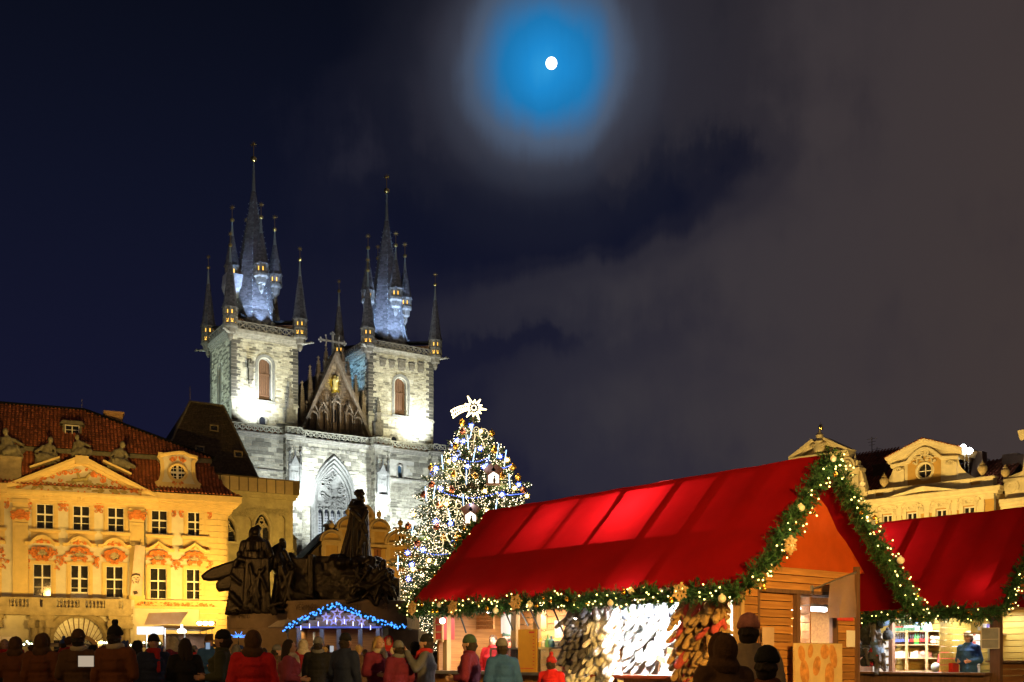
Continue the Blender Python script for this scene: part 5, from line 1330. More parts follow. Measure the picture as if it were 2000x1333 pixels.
# ------------------------------------------------------------------ yellow baroque houses on the right
M_YEL = mat('yellow_panel', (.46, .27, .07), .9, scale=1.5, bump=.1, var=.12); M_IVORY = mat('ivory_stucco', (.62, .52, .33), .9, scale=1.6, bump=.15, bscale=10, var=.14)
def prm(v, *pr): return [(-v + a, b_) for a, b_ in pr]
def urn_mesh():
 q = MB(); q.lathe([(.28, 0), (.28, .1), (.12, .2), (.16, .3), (.42, .7), (.46, .95), (.36, 1.15), (.2, 1.22), (.26, 1.3), (.1, 1.5), (.03, 1.7)], 12); return q.mesh('roof_urn', [mat('urn_stone', (.42, .31, .16), .9, scale=4, bump=.3, var=.35)], True)
URN = urn_mesh()
def volute(q, cx, cz, r, y0, y1, sg=1, m=0, turns=2.2):
 pts = [(cx + sg * r * (1 - .8 * t) * cos(-.5 + t * turns * 2 * pi), cz + r * (1 - .8 * t) * sin(-.5 + t * turns * 2 * pi)) for t in [i / 26 for i in range(27)]]
 q.sweep(pts, [(-y0 + .06, -.1), (-y0 + .06, .1), (-y1, .1), (-y1, -.1)])
def baroque():
 uz = GB.uz
 H = thing('baroque_house', 'yellow baroque house with a round attic window, right of the near stall gable', 'house', GB.W(0), GB.rot())
 ua, ub = uz(1690, 990)[0], uz(1942, 960)[0]
 zc = (uz(1699, 987)[1] + uz(1938, 960)[1]) / 2
 wins = [(1722, 1745, 1006), (1770, 1792.5, 1000.5), (1827.5, 1850.5, 994.5), (1880.5, 1905.5, 989)]
 W = []
 for a, b_, y in wins:
  u0, zt = uz(a, y + 2); u1 = uz(b_, y)[0]; W.append(((u0 + u1) / 2, zt))
 ww = .98; zt = sum(w[1] for w in W) / 4; hw = 1.9
 b = MB(); b.wall(rect(ua, ub, 0, zc), [rect(c - ww / 2, c + ww / 2, zt - hw, zt) for c, _ in W], 0, .25); b.face([(ub, 0, 0), (ub, 12, 0), (ub, 12, zc), (ub, 0, zc)]); b.build('wall', M_YEL, H)
 q = MB()
 for c, _ in W:
  for e, d in ((.34, .08), (.16, .14)): q.bx(c - ww / 2 - e, c - ww / 2 - e + .18, -d, 0, zt - hw, zt + .1); q.bx(c + ww / 2 + e - .18, c + ww / 2 + e, -d, 0, zt - hw, zt + .1); q.bx(c - ww / 2 - e, c + ww / 2 + e, -d - .02, 0, zt + .1, zt + .28)
  A = [(c + 1.0 * cos(pi * k / 12), zt + .45 + .55 * sin(pi * k / 12)) for k in range(13)]; q.sweep(A, [(.05, -.1), (.3, 0), (.3, .12), (0, .12), (0, -.1)]); q.prism([(c + .9 * cos(pi * k / 12), zt + .3 + .6 * sin(pi * k / 12)) for k in range(13)], -.06, 0)
  stucco(q, c, zt + .45, 1.5, .6, -.1, 10, 5, th=.06); volute(q, c - .95, zt + .1, .3, -.06, 0, -1); volute(q, c + .95, zt + .1, .3, -.06, 0, 1)
 q.build('window_surround', M_IVORY, H)
 for c, _ in W: muntin_window(ww, hw, 2, 3, H, (c, .15, zt - hw))
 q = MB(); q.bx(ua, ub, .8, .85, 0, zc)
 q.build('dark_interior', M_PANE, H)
 q = MB()
 for px in (1703, 1757, 1811, 1865, 1918): u_ = uz(px, 1000)[0]; q.bx(u_ - .22, u_ + .22, -.14, 0, 0, zc)
 for k, (o, a, b_) in enumerate(((.18, -.6, -.4), (.3, -.4, -.22), (.5, -.22, 0), (.72, 0, .24), (.8, .24, .36))): q.bx(ua - .1, ub + o, -o, .5, zc + a, zc + b_)
 q.build('main_cornice', M_IVORY, H)
 # parapet and lower pediment
 v = .15; zp = (uz(1735, 951, v)[1] + uz(1932, 936, v)[1]) / 2
 b = MB(); b.bx(ua + .1, ub - .1, v, v + .6, zc + .2, zp)
 for px in (1702, 1736, 1886, 1930): u_ = uz(px, 940, v)[0]; b.bx(u_ - .45, u_ + .45, v - .12, v + .7, zc + .2, zp + .05)
 b.bx(ua, ub, v - .14, v + .7, zp - .12, zp + .02); b.build('parapet', M_IVORY, H)
 b = MB()
 for a, b_ in ((1711, 1731), (1889, 1914)): A, B = uz(a, 950, v)[0], uz(b_, 950, v)[0]; b.bx(A, B, v - .04, v, zc + .75, zp - .3)
 b.build('parapet_panel', M_YEL, H)
 v2 = -.45; p0, p1, pa = uz(1742, 982, v2), uz(1869, 967, v2), uz(1802, 953, v2); mid = (p0[0] + p1[0]) / 2
 b = MB(); b.prism([(p0[0] + .3, zc + .36), (p1[0] - .3, zc + .36), (mid, pa[1] - .35)], v2 + .3, .3); b.build('lower_tympanum', M_YEL, H)
 b = MB(); b.sweep([(p0[0] - .2, zc + .3), (mid, pa[1]), (p1[0] + .2, zc + .3)], prm(v2 + .3, (.05, -.5), (.3, -.42), (.34, -.2), (.55, -.1), (.6, .1), (-.7, .12), (-.7, -.5))); b.build('lower_pediment', M_IVORY, H)
 for px in (1727, 1919): u_ = uz(px, 945, .4)[0]; inst('roof_urn', URN, H, (u_, .4, zp), (0, 0, 0), .9)
 # attic storey with round window
 v = .9; x0, x1 = uz(1744, 930, v)[0], uz(1872, 930, v)[0]; ze = (uz(1741, 897, v)[1] + uz(1870, 880, v)[1]) / 2; zt2 = uz(1800, 859, v - .3)[1]
 wc = uz(1806.5, 920, v); wr = .62; circ = [(wc[0] + wr * cos(2 * pi * k / 20), wc[1] + wr * sin(2 * pi * k / 20)) for k in range(20)]; m_ = (x0 + x1) / 2
 # concave flanks
 fl = [(x0 - 1.4 * (1 - t) ** 2.2, zp + .2 + t * 1.9) for t in [i / 6 for i in range(7)]]; fr = [(2 * m_ - a, b_) for a, b_ in fl]
 out = [(fl[0][0], zc + .3), (fr[0][0], zc + .3)] + fr + [(x1, ze), (m_, zt2 - .3), (x0, ze)] + list(reversed(fl))
 b = MB(); b.wall(out, [circ], v, .25); b.face([(x1, v, zp + 2), (x1, v + 5, zp + 2), (x1, v + 5, ze), (x1, v, ze)]); b.face([(x0, v, zp + 2), (x0, v, ze), (x0, v + 5, ze), (x0, v + 5, zp + 2)]); A_ = b.build('attic_storey', M_IVORY, H)
 pw = (uz(1838, 920, v)[0] - uz(1773, 920, v)[0]) / 2; pc = (uz(1838, 920, v)[0] + uz(1773, 920, v)[0]) / 2
 b = MB(); zb_, zt_ = uz(1806, 949, v)[1], uz(1806, 893, v)[1]; b.wall(rect(pc - pw, pc + pw, zb_, zt_), [[(wc[0] + wr * 1.25 * cos(2 * pi * k / 20), wc[1] + wr * 1.25 * sin(2 * pi * k / 20)) for k in range(20)]], v - .03, .03); b.build('attic_panel', M_YEL, A_)
 b = MB(); b.sweep([(x0 - .5, ze), (m_, zt2), (x1 + .5, ze)], prm(v, (.06, -.5), (.25, -.42), (.3, -.2), (.5, -.1), (.55, .1), (-3.5, .12), (-3.5, -.5)))
 bow = [(x0 - .1, ze - .7), (m_ - 1.7, ze - .55)] + [(m_ - 1.5 + 3 * t, ze - .5 + 1.0 * sin(pi * t)) for t in [i / 10 for i in range(11)]] + [(m_ + 1.7, ze - .55), (x1 + .1, ze - .7)]
 b.sweep(bow, prm(v, (.06, -.16), (.25, -.1), (.3, .14), (-.1, .14), (-.1, -.16)))
 C = [(wc[0] + (wr + .12) * cos(2 * pi * k / 24), wc[1] + (wr + .12) * sin(2 * pi * k / 24)) for k in range(24)]; b.sweep(C, prm(v, (.05, -.13), (.14, 0), (.05, .13), (-.15, .13), (-.15, -.13)), closed=True)
 stucco(b, m_, ze - .35, 2.6, 1.1, v - .06, 16, 9, th=.09)
 for x in (x0 + .6, x1 - .6): b.bx(x - .5, x + .5, v - .12, v, zp + .4, ze - .9); stucco(b, x, ze - 1.0, .9, .4, v - .14, 6, 14, th=.07)
 b.build('attic_moulding', M_IVORY, A_)
 b = MB(); b.prism([(m_ - (x1 - x0) / 2 - .3, ze - .1), (m_ + (x1 - x0) / 2 + .3, ze - .1), (m_, zt2 - .2)], v + .3, v + 6); b.build('attic_roof', M_TILE, A_)
 b = MB()
 for d in ((1, 0), (0, 1)): b.bar((wc[0] - wr * d[0], v + .15, wc[1] - wr * d[1]), (wc[0] + wr * d[0], v + .15, wc[1] + wr * d[1]), .07, .07, up=(0, 1, 0))
 Wn = b.build('round_window', M_FRAMEW, A_); b = MB(); b.prism(circ, v + .2, v + .22); b.build('pane', M_PANE, Wn)
 b = MB(); tl = math.hypot((x1 - x0) / 2 + .6, zt2 - ze); sl = Vector(((x1 - x0) / 2 + .6, 0, zt2 - ze))
 tiles(b, (m_, v - .55, zt2 + .16), (-1 * sl.x, 0, -sl.z), (0, 1, 0), [(0, 0), (tl, 0), (tl, 5), (0, 5)], .3, .42); tiles(b, (x1 + .6, v - .55, ze + .16), (-sl.x, 0, sl.z), (0, 1, 0), [(0, 0), (tl, 0), (tl, 5), (0, 5)], .3, .42)
 b.build('attic_tiling', M_TILE, A_, kind='stuff')
 # steep main roof behind the parapet
 vr = 7; zr = uz(1900, 905, vr)[1]; b = MB(); S = Vector((0, vr - 1, zr - zc - .4))
 tiles(b, (ua, 1.0, zc + .4), (1, 0, 0), S, [(0, 0), (ub - ua, 0), (ub - ua, S.length), (0, S.length)], .34, .5); b.build('roof', M_TILE, H, kind='stuff')
 b = MB(); b.face([(ub, 1, zc + .4), (ub, 14, zc + .4), (ub, vr, zr)]); b.build('roof_end', M_TILE, H)
 b = MB(); u_, z_ = uz(1912, 893, 4); b.bx(u_ - .5, u_ + .5, 3.5, 4.5, z_ - 5, z_ + .4); b.build('chimney', mat('old_chimney', (.14, .09, .06)), H)
 b = MB(); b.tube([(ub + .15, -.3, zc - .1), (ub + .15, -.2, zc - .9), (ub + .1, -.1, zc - 1.4), (ub + .1, -.1, 1)], .09, 6); b.build('rain_pipe', M_LEAD, H)

 # neighbouring gable, half hidden by the stall's apex
 G = thing('gabled_house', 'ivory curved gable with broken pediment rising behind the near stall apex', 'house', GB.W(0), GB.rot())
 v = -.2
 # this house stands further left along the same front
 x0, x1 = uz(1556, 893, v)[0], uz(1652, 878, v)[0]; zb = (uz(1548, 893, v)[1] + uz(1650, 869, v)[1]) / 2 - .4; za = uz(1600, 858, v)[1] + .2; m_ = (x0 + x1) / 2
 b = MB(); b.prism([(x0, 0), (x1, 0), (x1, zb), (m_, za - .5), (x0, zb)], v + .1, v + 1.0); b.build('gable_wall', M_IVORY, G)
 b = MB(); pr = prm(v, (.05, -.5), (.28, -.42), (.32, -.2), (.6, -.1), (.66, .1), (-.9, .12), (-.9, -.5))
 b.sweep([(x0 - .5, zb), (m_ - .55, za - .28)], pr); b.sweep([(m_ + .55, za - .28), (x1 + .5, zb)], pr); b.sweep([(x0 - .5, zb - .1), (x1 + .5, zb - .1)], pr); b.build('broken_pediment', M_IVORY, G)
 b = MB(); b.lathe([(.5, -1.2), (.6, -.9), (.42, -.5), (.55, -.2), (.3, .1), (.38, .4), (.15, .7), (.06, 1.0)], 10, (m_, v - .2, za - .3)); stucco(b, m_, za - .9, 1.5, .6, v - .5, 6, 3, th=.08); b.build('pediment_vase', M_IVORY, G, True, ang=50)
 b = MB(); b.tube([(m_, v, za + .6), (m_, v, za + 1.35)], .03, 5); b.bx(m_ - .16, m_ + .16, v - .03, v + .03, za + 1.1, za + 1.15); b.ball((m_, v, za + .85), .25, 8, 5); b.build('gilded_cross', M_GOLD, G)
 # scroll shoulder and side piers stepping down to the right
 b = MB(); s_x = x1 + .2
 c1 = uz(1655, 911, v); b.prism([(s_x - .4, 0), (c1[0] + .9, 0), (c1[0] + .9, c1[1] - 2.6), (c1[0] + .5, c1[1] - .2), (c1[0], c1[1] + .8), (s_x - .4, c1[1] + 1.0)], v + .12, v + .8)
 volute(b, c1[0], c1[1], .85, v, v - .3); p = uz(1668, 922, v); b.bx(p[0] - .55, p[0] + .55, v - .2, v + .7, 0, p[1]); b.bx(p[0] - .75, p[0] + .75, v - .35, v + .8, p[1], p[1] + .3); b.bx(p[0] - .4, p[0] + .4, v - .1, v + .5, p[1] + .3, p[1] + 1.0); b.lathe([(.35, 1.0), (.1, 1.3), (.06, 1.6)], 6, (p[0], v + .2, p[1]))
 c2 = uz(1675, 955, v); b.prism([(p[0], 0), (c2[0] + 1.0, 0), (c2[0] + 1.0, c2[1] - 1.2), (c2[0] + .8, c2[1]), (p[0] + .5, c2[1] + 2.2), (p[0], c2[1] + 2.2)], v + .1, v + .7); volute(b, c2[0] + .2, c2[1] - .2, .6, v, v - .2)
 b.build('scroll_shoulder', M_IVORY, G)
 vr = 9; zr = uz(1680, 888, vr)[1]; xa, xb = uz(1640, 900, vr)[0], uz(1745, 900, vr)[0]; S = Vector((0, vr - 2, zr - uz(1690, 965, 2)[1])); z0 = uz(1690, 965, 2)[1]
 b = MB(); tiles(b, (x0, 2, z0), (1, 0, 0), S, [(0, 0), (uz(1760, 930, 5)[0] - x0, 0), (uz(1758, 905, vr)[0] - x0, S.length), (0, S.length)], .34, .5); b.build('roof', M_TILE, G, kind='stuff')
 b = MB(); u_, z_ = uz(1720.5, 908, 5); b.bx(u_ - .55, u_ + .55, 4.5, 5.6, z_ - 3, z_); b.bx(u_ - .65, u_ + .65, 4.4, 5.7, z_ - .2, z_); b.build('chimney', mat('old_chimney', (.14, .09, .06)), G)
 for px, py, h in ((1703, 901, 2.4), (1713, 903, 1.5), (1719, 905, 1.0)):
  b = MB(); u_, z_ = uz(px, py, 8); b.tube([(u_, 8, z_), (u_, 8, z_ + h)], .035, 4)
  for k in range(3): b.bar((u_ - .5 + .1 * k, 8, z_ + h - .2 - .3 * k), (u_ + .5 - .1 * k, 8, z_ + h - .2 - .3 * k), .03)
  b.build('roof_aerial', M_LEAD, G)
 # third house at the right edge
 K = thing('corner_house', 'ivory house with scrolled attic at the right edge of the square', 'house', GB.W(0), GB.rot())
 ua3 = uz(1957, 965)[0]; ub3 = ua3 + 12; zc3 = (uz(1960, 983)[1] + uz(1999, 978)[1]) / 2
 b = MB(); b.bx(ua3, ub3, 0, 10, 0, zc3); b.build('wall', M_YEL, K)
 b = MB()
 for o, a, b_ in ((.1, -.9, -.6), (.3, -.6, -.35), (.5, -.35, -.1), (.7, -.1, .2)): b.bx(ua3 - .0, ub3, -o, .6, zc3 + a, zc3 + b_)
 b.bx(ua3 + .2, ub3, .1, .8, zc3 + .2, zc3 + 1.7); b.bx(ua3 + .1, ub3, 0, .9, zc3 + 1.7, zc3 + 1.95)
 c3 = uz(1990, 945, .2); b.prism([(c3[0] - 1.6, zc3 + 1.9), (c3[0] + 8, zc3 + 1.9), (c3[0] + 8, c3[1] + 4.2), (c3[0] + .6, c3[1] + 4.0), (c3[0] + .3, c3[1] + 1), (c3[0] - .8, c3[1])], .2, .9); volute(b, c3[0] - .6, c3[1] - .2, .6, .2, 0); b.sweep([(c3[0] + .1, c3[1] + 4.1), (c3[0] + 8, c3[1] + 4.1)], prm(.2, (.05, -.5), (.4, -.1), (.5, .2), (-.3, .2), (-.3, -.5)))
 b.build('attic', M_IVORY, K); u_ = uz(1964, 950, .4)[0]; inst('roof_urn', URN, K, (u_, .4, zc3 + 1.9), (0, 0, 0), .8)
 b = MB(); u_, z_ = uz(1976, 888, 6); b.bx(u_ - .65, u_ + .65, 5.5, 6.5, z_ - 9, z_); C = b.build('chimney', mat('old_chimney', (.14, .09, .06)), K)
 b = MB(); u_, z_ = uz(1999, 889, 6); b.bx(u_ - .5, u_ + .5, 5.5, 6.5, z_ - 9, z_); b.build('chimney', mat('old_chimney', (.14, .09, .06)), K)
baroque()
# floodlight on a roof mast
fu, fz = GB.uz(1888, 877, 1.5)
FL = thing('floodlight', 'bright white floodlight on a mast on the yellow house roof', 'floodlight', GB.W(fu, 1.5, fz), GB.rot() + .5)
b = MB()
for x, h in ((-.15, 3.6), (.15, 3.6)): b.tube([(x, .1, -h), (x, .1, -.1)], .05, 5)
b.bx(-.35, .35, .05, .15, -.5, -.4); b.build('mast', M_LEAD, FL)
for k, (x, z) in enumerate(((-.28, .12), (.22, -.18))):
 b = MB(); b.lathe([(.08, -.22), (.2, -.1), (.22, .05)], 10); b.xf(Matrix.Rotation(pi / 2, 4, 'X')); o = b.build('lamp_housing', M_LEAD, FL, loc=(x, 0, z), rot=(.2, .35, 0)); b = MB(); ellip(b, (0, -.06, 0), (.27, .07, .27)); b.build('lamp_glass', glow('floodlight_glass', (.85, .92, 1), 60), o)
lamp('roof_floodlight', 'POINT', GB.W(fu, .9, fz), 500, (.85, .92, 1), None, .2)
# ------------------------------------------------------------------ bronze monument on its stone base
M_BRONZE = mat('dark_bronze', (.028, .020, .013), .36, .5, scale=5, bump=.45, bscale=9, var=.5)
M_BASE = mat('monument_stone', (.27, .19, .12), .85, scale=1.4, bump=.3, bscale=12, var=.22)
M_CARVED = mat('carved_letter', (.12, .08, .05), .9, scale=3)
def monument():
 YC = 60.
 T = thing('monument', 'dark bronze monument of robed figures on a curved stone base in mid square', 'monument', (0, 0, 0))
 def tier(xa, xb, ya, yb, z0, z1, k, nm='base_tier', curve=2.2, n=26, bev=.12):
  """plan: long block whose street side bows outwards"""
  b = MB(); pts = []
  for i in range(n + 1):
   t = i / n; x = xa + (xb - xa) * t; s_ = 2 * t - 1; pts.append((x, ya + curve * abs(s_) ** k))
  pts = pts + [(xb, yb), (xa, yb)]
  cx, cy = (xa + xb) / 2, (ya + yb) / 2
  rs = []
  for zz, e in ((z0, 0), (z1 - bev, 0), (z1 - bev * .3, bev * .3), (z1, bev)):
   rs.append([(cx + (x - cx) * (1 - e / (abs(xb - xa) / 2)), cy + (y - cy) * (1 - e / (abs(yb - ya) / 2)), zz) for x, y in pts])
  b.loft(rs); return b.build(nm, M_BASE, T)
 X = lambda px, Y=58.: (px - CX) / F * Y
 Z = lambda py, Y=58.: EYE + (HY - py) / F * Y
 tier(X(418), X(812), 56.6, 66, 0, Z(1226, 57), 3, curve=3); tier(X(430), X(600), 57.4, 66, Z(1226, 57) - .02, Z(1198, 57.5), 2.5, curve=2.0); tier(X(556), X(795), 56.8, 66, Z(1226, 57) - .02, Z(1171.5, 57), 3, curve=1.2)
 def put(q, nm, vox=.05, sm=1):
  me = remesh(q, vox, sm, nm); me.materials.clear(); me.materials.append(M_BRONZE)
  return inst(nm, me, T)
 P = lambda px, py, Y: at(px, py, Y)
 def cap(q, a, b_, r0, r1, Y0, Y1=None): capsule(q, P(*a, Y0), P(*b_, Y1 if Y1 is not None else Y0), r0 * .0281, r1 * .0281, 9)
 def robe(q, secs, Y, dep=.8, nf=11, amp=.06, seed=0, tw=1.2):
  rs = []; rnd = random.Random(seed); ph = rnd.uniform(0, 6)
  N = 40; sy = [s_[0] for s_ in secs][::-1]; xl = [s_[1] for s_ in secs][::-1]; xr = [s_[2] for s_ in secs][::-1]
  ys = np.linspace(sy[-1], sy[0], 26)
  for y in ys:
   a, b_ = np.interp(y, sy, xl), np.interp(y, sy, xr); c = P((a + b_) / 2, y, Y); r = (b_ - a) / 2 / F * Y; f = min(1, (y - sy[0]) / (sy[-1] - sy[0]) * 1.7)
   rs.append([(c.x + r * cos(2 * pi * j / N) * (1 + amp * f * sin(nf * 2 * pi * j / N + ph + tw * y * .02)), c.y + r * dep * sin(2 * pi * j / N) * (1 + amp * 1.6 * f * sin(nf * 2 * pi * j / N + ph + tw * y * .02 + .6)), c.z) for j in range(N)])
  q.loft(rs)
 # the tall standing figure
 q = MB(); Y = 60.
 robe(q, [(1102, 661, 727), (1086, 664.5, 724.5), (1072, 668, 723), (1047, 674.5, 721.5), (1037, 677, 721), (1008, 682, 720), (993, 683, 718), (985, 687.5, 713), (977, 694, 708)], Y, .8, 12, .055, 2)
 q2 = [((683, 990), (689, 977), 3.6, 3.2, 59.4), ((689, 977), (706, 976), 3.0, 2.4, 59.2), ((684, 988), (700, 991), 3.2, 3.0, 59.1), ((700, 991), (716, 992), 3, 2.6, 59.2)]
 for a, b_, r0, r1, y in q2: cap(q, a, b_, r0, r1, y)
 cap(q, (702, 980), (702, 970), 5.2, 6.2, Y); cap(q, (702.5, 968), (703.5, 972), 8.0, 7.0, Y, 59.9)
 cap(q, (707, 976), (709, 980), 4.2, 2.2, 59.8); cap(q, (710.5, 970), (711.5, 972), 2.0, 1.4, 59.75)
 cap(q, (694, 964), (710.5, 964), 3.6, 3.4, 59.9); cap(q, (698, 961), (706, 960), 5.5, 5.2, Y); cap(q, (702, 958), (702.5, 957.5), 3.4, 2.2, Y); cap(q, (692.5, 966.5), (711.5, 966.5), 1.6, 1.5, 59.6)
 # crossed sleeves and the cloak thrown over the arm
 for a, b_, r0, r1 in (((690, 1000), (712, 1022), 5, 4.5), ((716, 1000), (704, 1030), 5, 4.5), ((712, 1022), (718, 1040), 4, 3), ((704, 1030), (716, 1052), 4.2, 2.6), ((716, 1052), (700, 1070), 3.2, 2.4), ((708, 1030), (704, 1072), 2.6, 2), ((714, 1040), (708, 1066), 2.2, 1.6), ((699, 1035), (697, 1090), 2.4, 3), ((690, 1010), (685, 1092), 2.2, 3), ((718, 1056), (716, 1096), 2.2, 3), ((707, 1070), (706, 1096), 2, 2.6)): cap(q, a, b_, r0, r1, 59.0)
 put(q, 'standing_figure', .04, 2)
 # rough bronze mass carrying him
 q = MB(); rnd = random.Random(4)
 for (x0, x1, y0, y1, ya, yb) in ((575, 622, 1094, 1200, 58.6, 62), (618, 668, 1090, 1200, 58.8, 62), (640, 745, 1103, 1200, 58.6, 62), (700, 776, 1128, 1200, 58.4, 62)):
  A = P(x0, y1, 60); B = P(x1, y0, 60); q.taper(A.x, B.x, ya, yb, A.z - .5, B.z, .96)
 A = P(612, 1110, 60); B = P(622, 1088, 60); q.bx(A.x, B.x, 58.3, 59, A.z - 2, B.z)
 for i in range(70):
  px = rnd.uniform(646, 760); py = 1100 + rnd.uniform(-6, 10) + (px > 738) * 18
  ellip(q, P(px, py, rnd.uniform(58.6, 60.5)), (rnd.uniform(.15, .5), rnd.uniform(.2, .5), rnd.uniform(.10, .32)), None, 8, 5)
 for px, py, r in ((655, 1092, .42), (667, 1090, .36), (676, 1094, .3), (648, 1097, .3)): ellip(q, P(px, py, 59.5), (r, .5, r * .7))
 for i in range(60):
  px = rnd.uniform(580, 760); py = rnd.uniform(1110, 1170); ellip(q, P(px, py, 58.7), (rnd.uniform(.2, .7), .14, rnd.uniform(.1, .35)), Matrix.Rotation(rnd.uniform(-1, 1), 4, 'Y'), 8, 5)
 put(q, 'bronze_mass', .06, 2)
 # left group of warriors with long shields
 q = MB(); Y = 58.3; rnd = random.Random(7)
 robe(q, [(1202, 470, 530), (1170, 474, 528), (1130, 478, 526), (1100, 472, 528), (1080, 470, 526), (1064, 474, 521), (1053, 481, 514), (1047, 490, 508)], Y, .75, 13, .08, 3, 2.5)
 cap(q, (499.5, 1048), (499.5, 1041), 5, 6.5, Y); cap(q, (499.5, 1040), (501, 1037), 8.2, 7.6, Y - .1); cap(q, (492, 1034), (508, 1033), 4, 3.6, Y); cap(q, (500, 1031), (505, 1027), 4.4, 2.4, Y); cap(q, (490, 1038), (488, 1046), 4.2, 3, Y + .1)
 for i in range(9): cap(q, (478 + i * 5, 1058), (476 + i * 5.5, 1076), 2.2, 1.8, Y - .75 - .1 * sin(i))
 cap(q, (476, 1062), (468, 1092), 7.5, 6, Y - .2); cap(q, (468, 1092), (492, 1098), 5.5, 4.5, Y - .6); cap(q, (520, 1062), (530, 1085), 7.5, 6, Y - .2); cap(q, (530, 1085), (512, 1100), 5, 4, Y - .7)
 for i in range(10): cap(q, (482 + i * 4.6, 1092), (478 + i * 5.4 + rnd.uniform(-3, 3), 1196), 2.6, 3.4, Y - .85)
 for i in range(8): cap(q, (486 + rnd.uniform(0, 34), rnd.uniform(1100, 1140)), (500 + rnd.uniform(-20, 22), rnd.uniform(1150, 1190)), 2.2, 2.2, Y - 1.0)
 # companion on the left edge
 robe(q, [(1202, 440, 482), (1160, 447, 482), (1130, 452, 484), (1105, 458, 484), (1090, 463, 480), (1083, 467, 476)], Y - .1, .8, 9, .1, 5, 2)
 cap(q, (468, 1088), (467, 1082), 5.5, 5.5, Y - .4); cap(q, (462, 1096), (452, 1125), 5, 4.5, Y - .5); cap(q, (452, 1125), (470, 1140), 4.2, 3.6, Y - .8)
 for i in range(7): cap(q, (456 + i * 4, 1110), (446 + i * 5.2, 1194), 2.2, 3.4, Y - .75)
 cap(q, (452, 1162), (470, 1182), 6, 5, Y - .9); cap(q, (478, 1190), (486, 1192), 4, 3, Y - 1.1); cap(q, (460, 1194), (452, 1196), 4, 3, Y - 1.0)
 put(q, 'warrior_group', .05, 2)
 for poly, yv in (([(396, 1126), (406, 1117), (418, 1111), (440, 1103), (466, 1096), (470, 1118), (446, 1125), (424, 1132), (408, 1133), (399, 1131)], 58.1), ([(424.5, 1142), (428, 1136), (440, 1128), (462, 1120), (468, 1148), (446, 1151), (428, 1153.5), (425, 1148)], 57.9)):
  q = MB(); q.prism([(P(x, y, yv).x, P(x, y, yv).z) for x, y in poly], yv - .16, yv + .16)
  xs = [P(x, y, yv) for x, y in poly]
  for i in range(len(xs)): capsule(q, xs[i], xs[(i + 1) % len(xs)], .10, .10, 6)
  put(q, 'long_shield', .045, 2)
 # stooping companion and kneeling woman behind
 q = MB(); Y = 58.9
 cap(q, (552.5, 1060), (551, 1057), 7.0, 6.4, Y - .2); cap(q, (555, 1062), (557, 1069), 4.6, 3, Y - .4); cap(q, (548, 1068), (540, 1084), 9, 13, Y); cap(q, (540, 1084), (546, 1110), 14, 16, Y); cap(q, (528, 1078), (541, 1070), 6, 7, Y); cap(q, (556, 1080), (566, 1100), 6, 5, Y - .4); cap(q, (566, 1100), (574, 1108), 5, 4, Y - .5)
 ellip(q, P(570, 1096, Y + .3), (.34, .18, .52), Matrix.Rotation(-.35, 4, 'Y')); cap(q, (530, 1090), (526, 1112), 6, 6, Y - .4)
 robe(q, [(1202, 524, 586), (1165, 532, 582), (1130, 536, 578), (1110, 530, 574), (1095, 530, 566)], Y + .2, .7, 10, .1, 9, 2)
 for i in range(26): cap(q, (rnd.uniform(536, 574), rnd.uniform(1100, 1140)), (rnd.uniform(532, 580), rnd.uniform(1145, 1196)), rnd.uniform(2, 4), rnd.uniform(2, 4), Y - .9 + rnd.uniform(-.15, .3))
 cap(q, (553, 1118), (556, 1126), 6.5, 5.5, Y - .9); cap(q, (558, 1140), (572, 1160), 7, 5, Y - .9); cap(q, (530, 1182), (552, 1178), 4, 3.4, 57.5); cap(q, (524, 1190), (548, 1190), 4, 3.4, 57.4); cap(q, (535, 1188), (540, 1200), 3.4, 2.8, 57.2); cap(q, (529, 1192), (533, 1201), 2.8, 2.4, 57.2)
 for i in range(10): cap(q, (545, 1150), (585 + rnd.uniform(-6, 30), 1166 + rnd.uniform(-4, 6)), 3, 2.4, 58)
 put(q, 'stooping_group', .05, 2)
 # mourning group under his feet on the right
 q = MB(); Y = 58.2; rnd = random.Random(12)
 cap(q, (728, 1098), (729, 1093), 6.5, 6, Y); cap(q, (722, 1104), (734, 1120), 9, 10, Y); cap(q, (748.7, 1102), (749, 1098), 6.2, 6, Y - .1); cap(q, (748, 1110), (752, 1135), 8, 11, Y); cap(q, (760, 1122), (766, 1126), 6, 5, Y); cap(q, (760, 1130), (764, 1150), 8, 9, Y)
 cap(q, (730, 1120), (712, 1150), 10, 12, Y); cap(q, (752, 1138), (770, 1160), 8, 6, Y - .3); cap(q, (744, 1130), (768, 1150), 4, 3, Y - .8); cap(q, (706, 1125), (690, 1160), 8, 9, Y)
 A = P(766, 1166, Y); B = P(781, 1130, Y); q.bx(A.x, B.x, Y - .3, Y + .6, A.z, B.z)
 for i in range(70): cap(q, (rnd.uniform(690, 768), rnd.uniform(1102, 1150)), (rnd.uniform(682, 776), rnd.uniform(1140, 1172)), rnd.uniform(1.6, 4), rnd.uniform(1.4, 3), Y - .7 + rnd.uniform(-.2, .3))
 for a, b_ in (((700, 1170), (678, 1178)), ((724, 1168), (732, 1182)), ((740, 1168), (736, 1183)), ((752, 1168), (758, 1178)), ((764, 1150), (774, 1170)), ((690, 1168), (676, 1172))): cap(q, a, b_, 5, 3, 56.8)
 put(q, 'mourning_group', .05, 2)
 # carved inscriptions on the curved base
 def line(txt, px0, px1, py, Yf, size):
  me = text_mesh(txt, size, M_CARVED, .012, 'LEFT'); w = max(v.co.x for v in me.vertices); A = P(px0, py, Yf); B = P(px1, py, Yf)
  o = inst('carved_lettering', me, T, (A.x, Yf - .02, A.z), (pi / 2, 0, 0)); o.scale = ((B.x - A.x) / w, 1, 1)
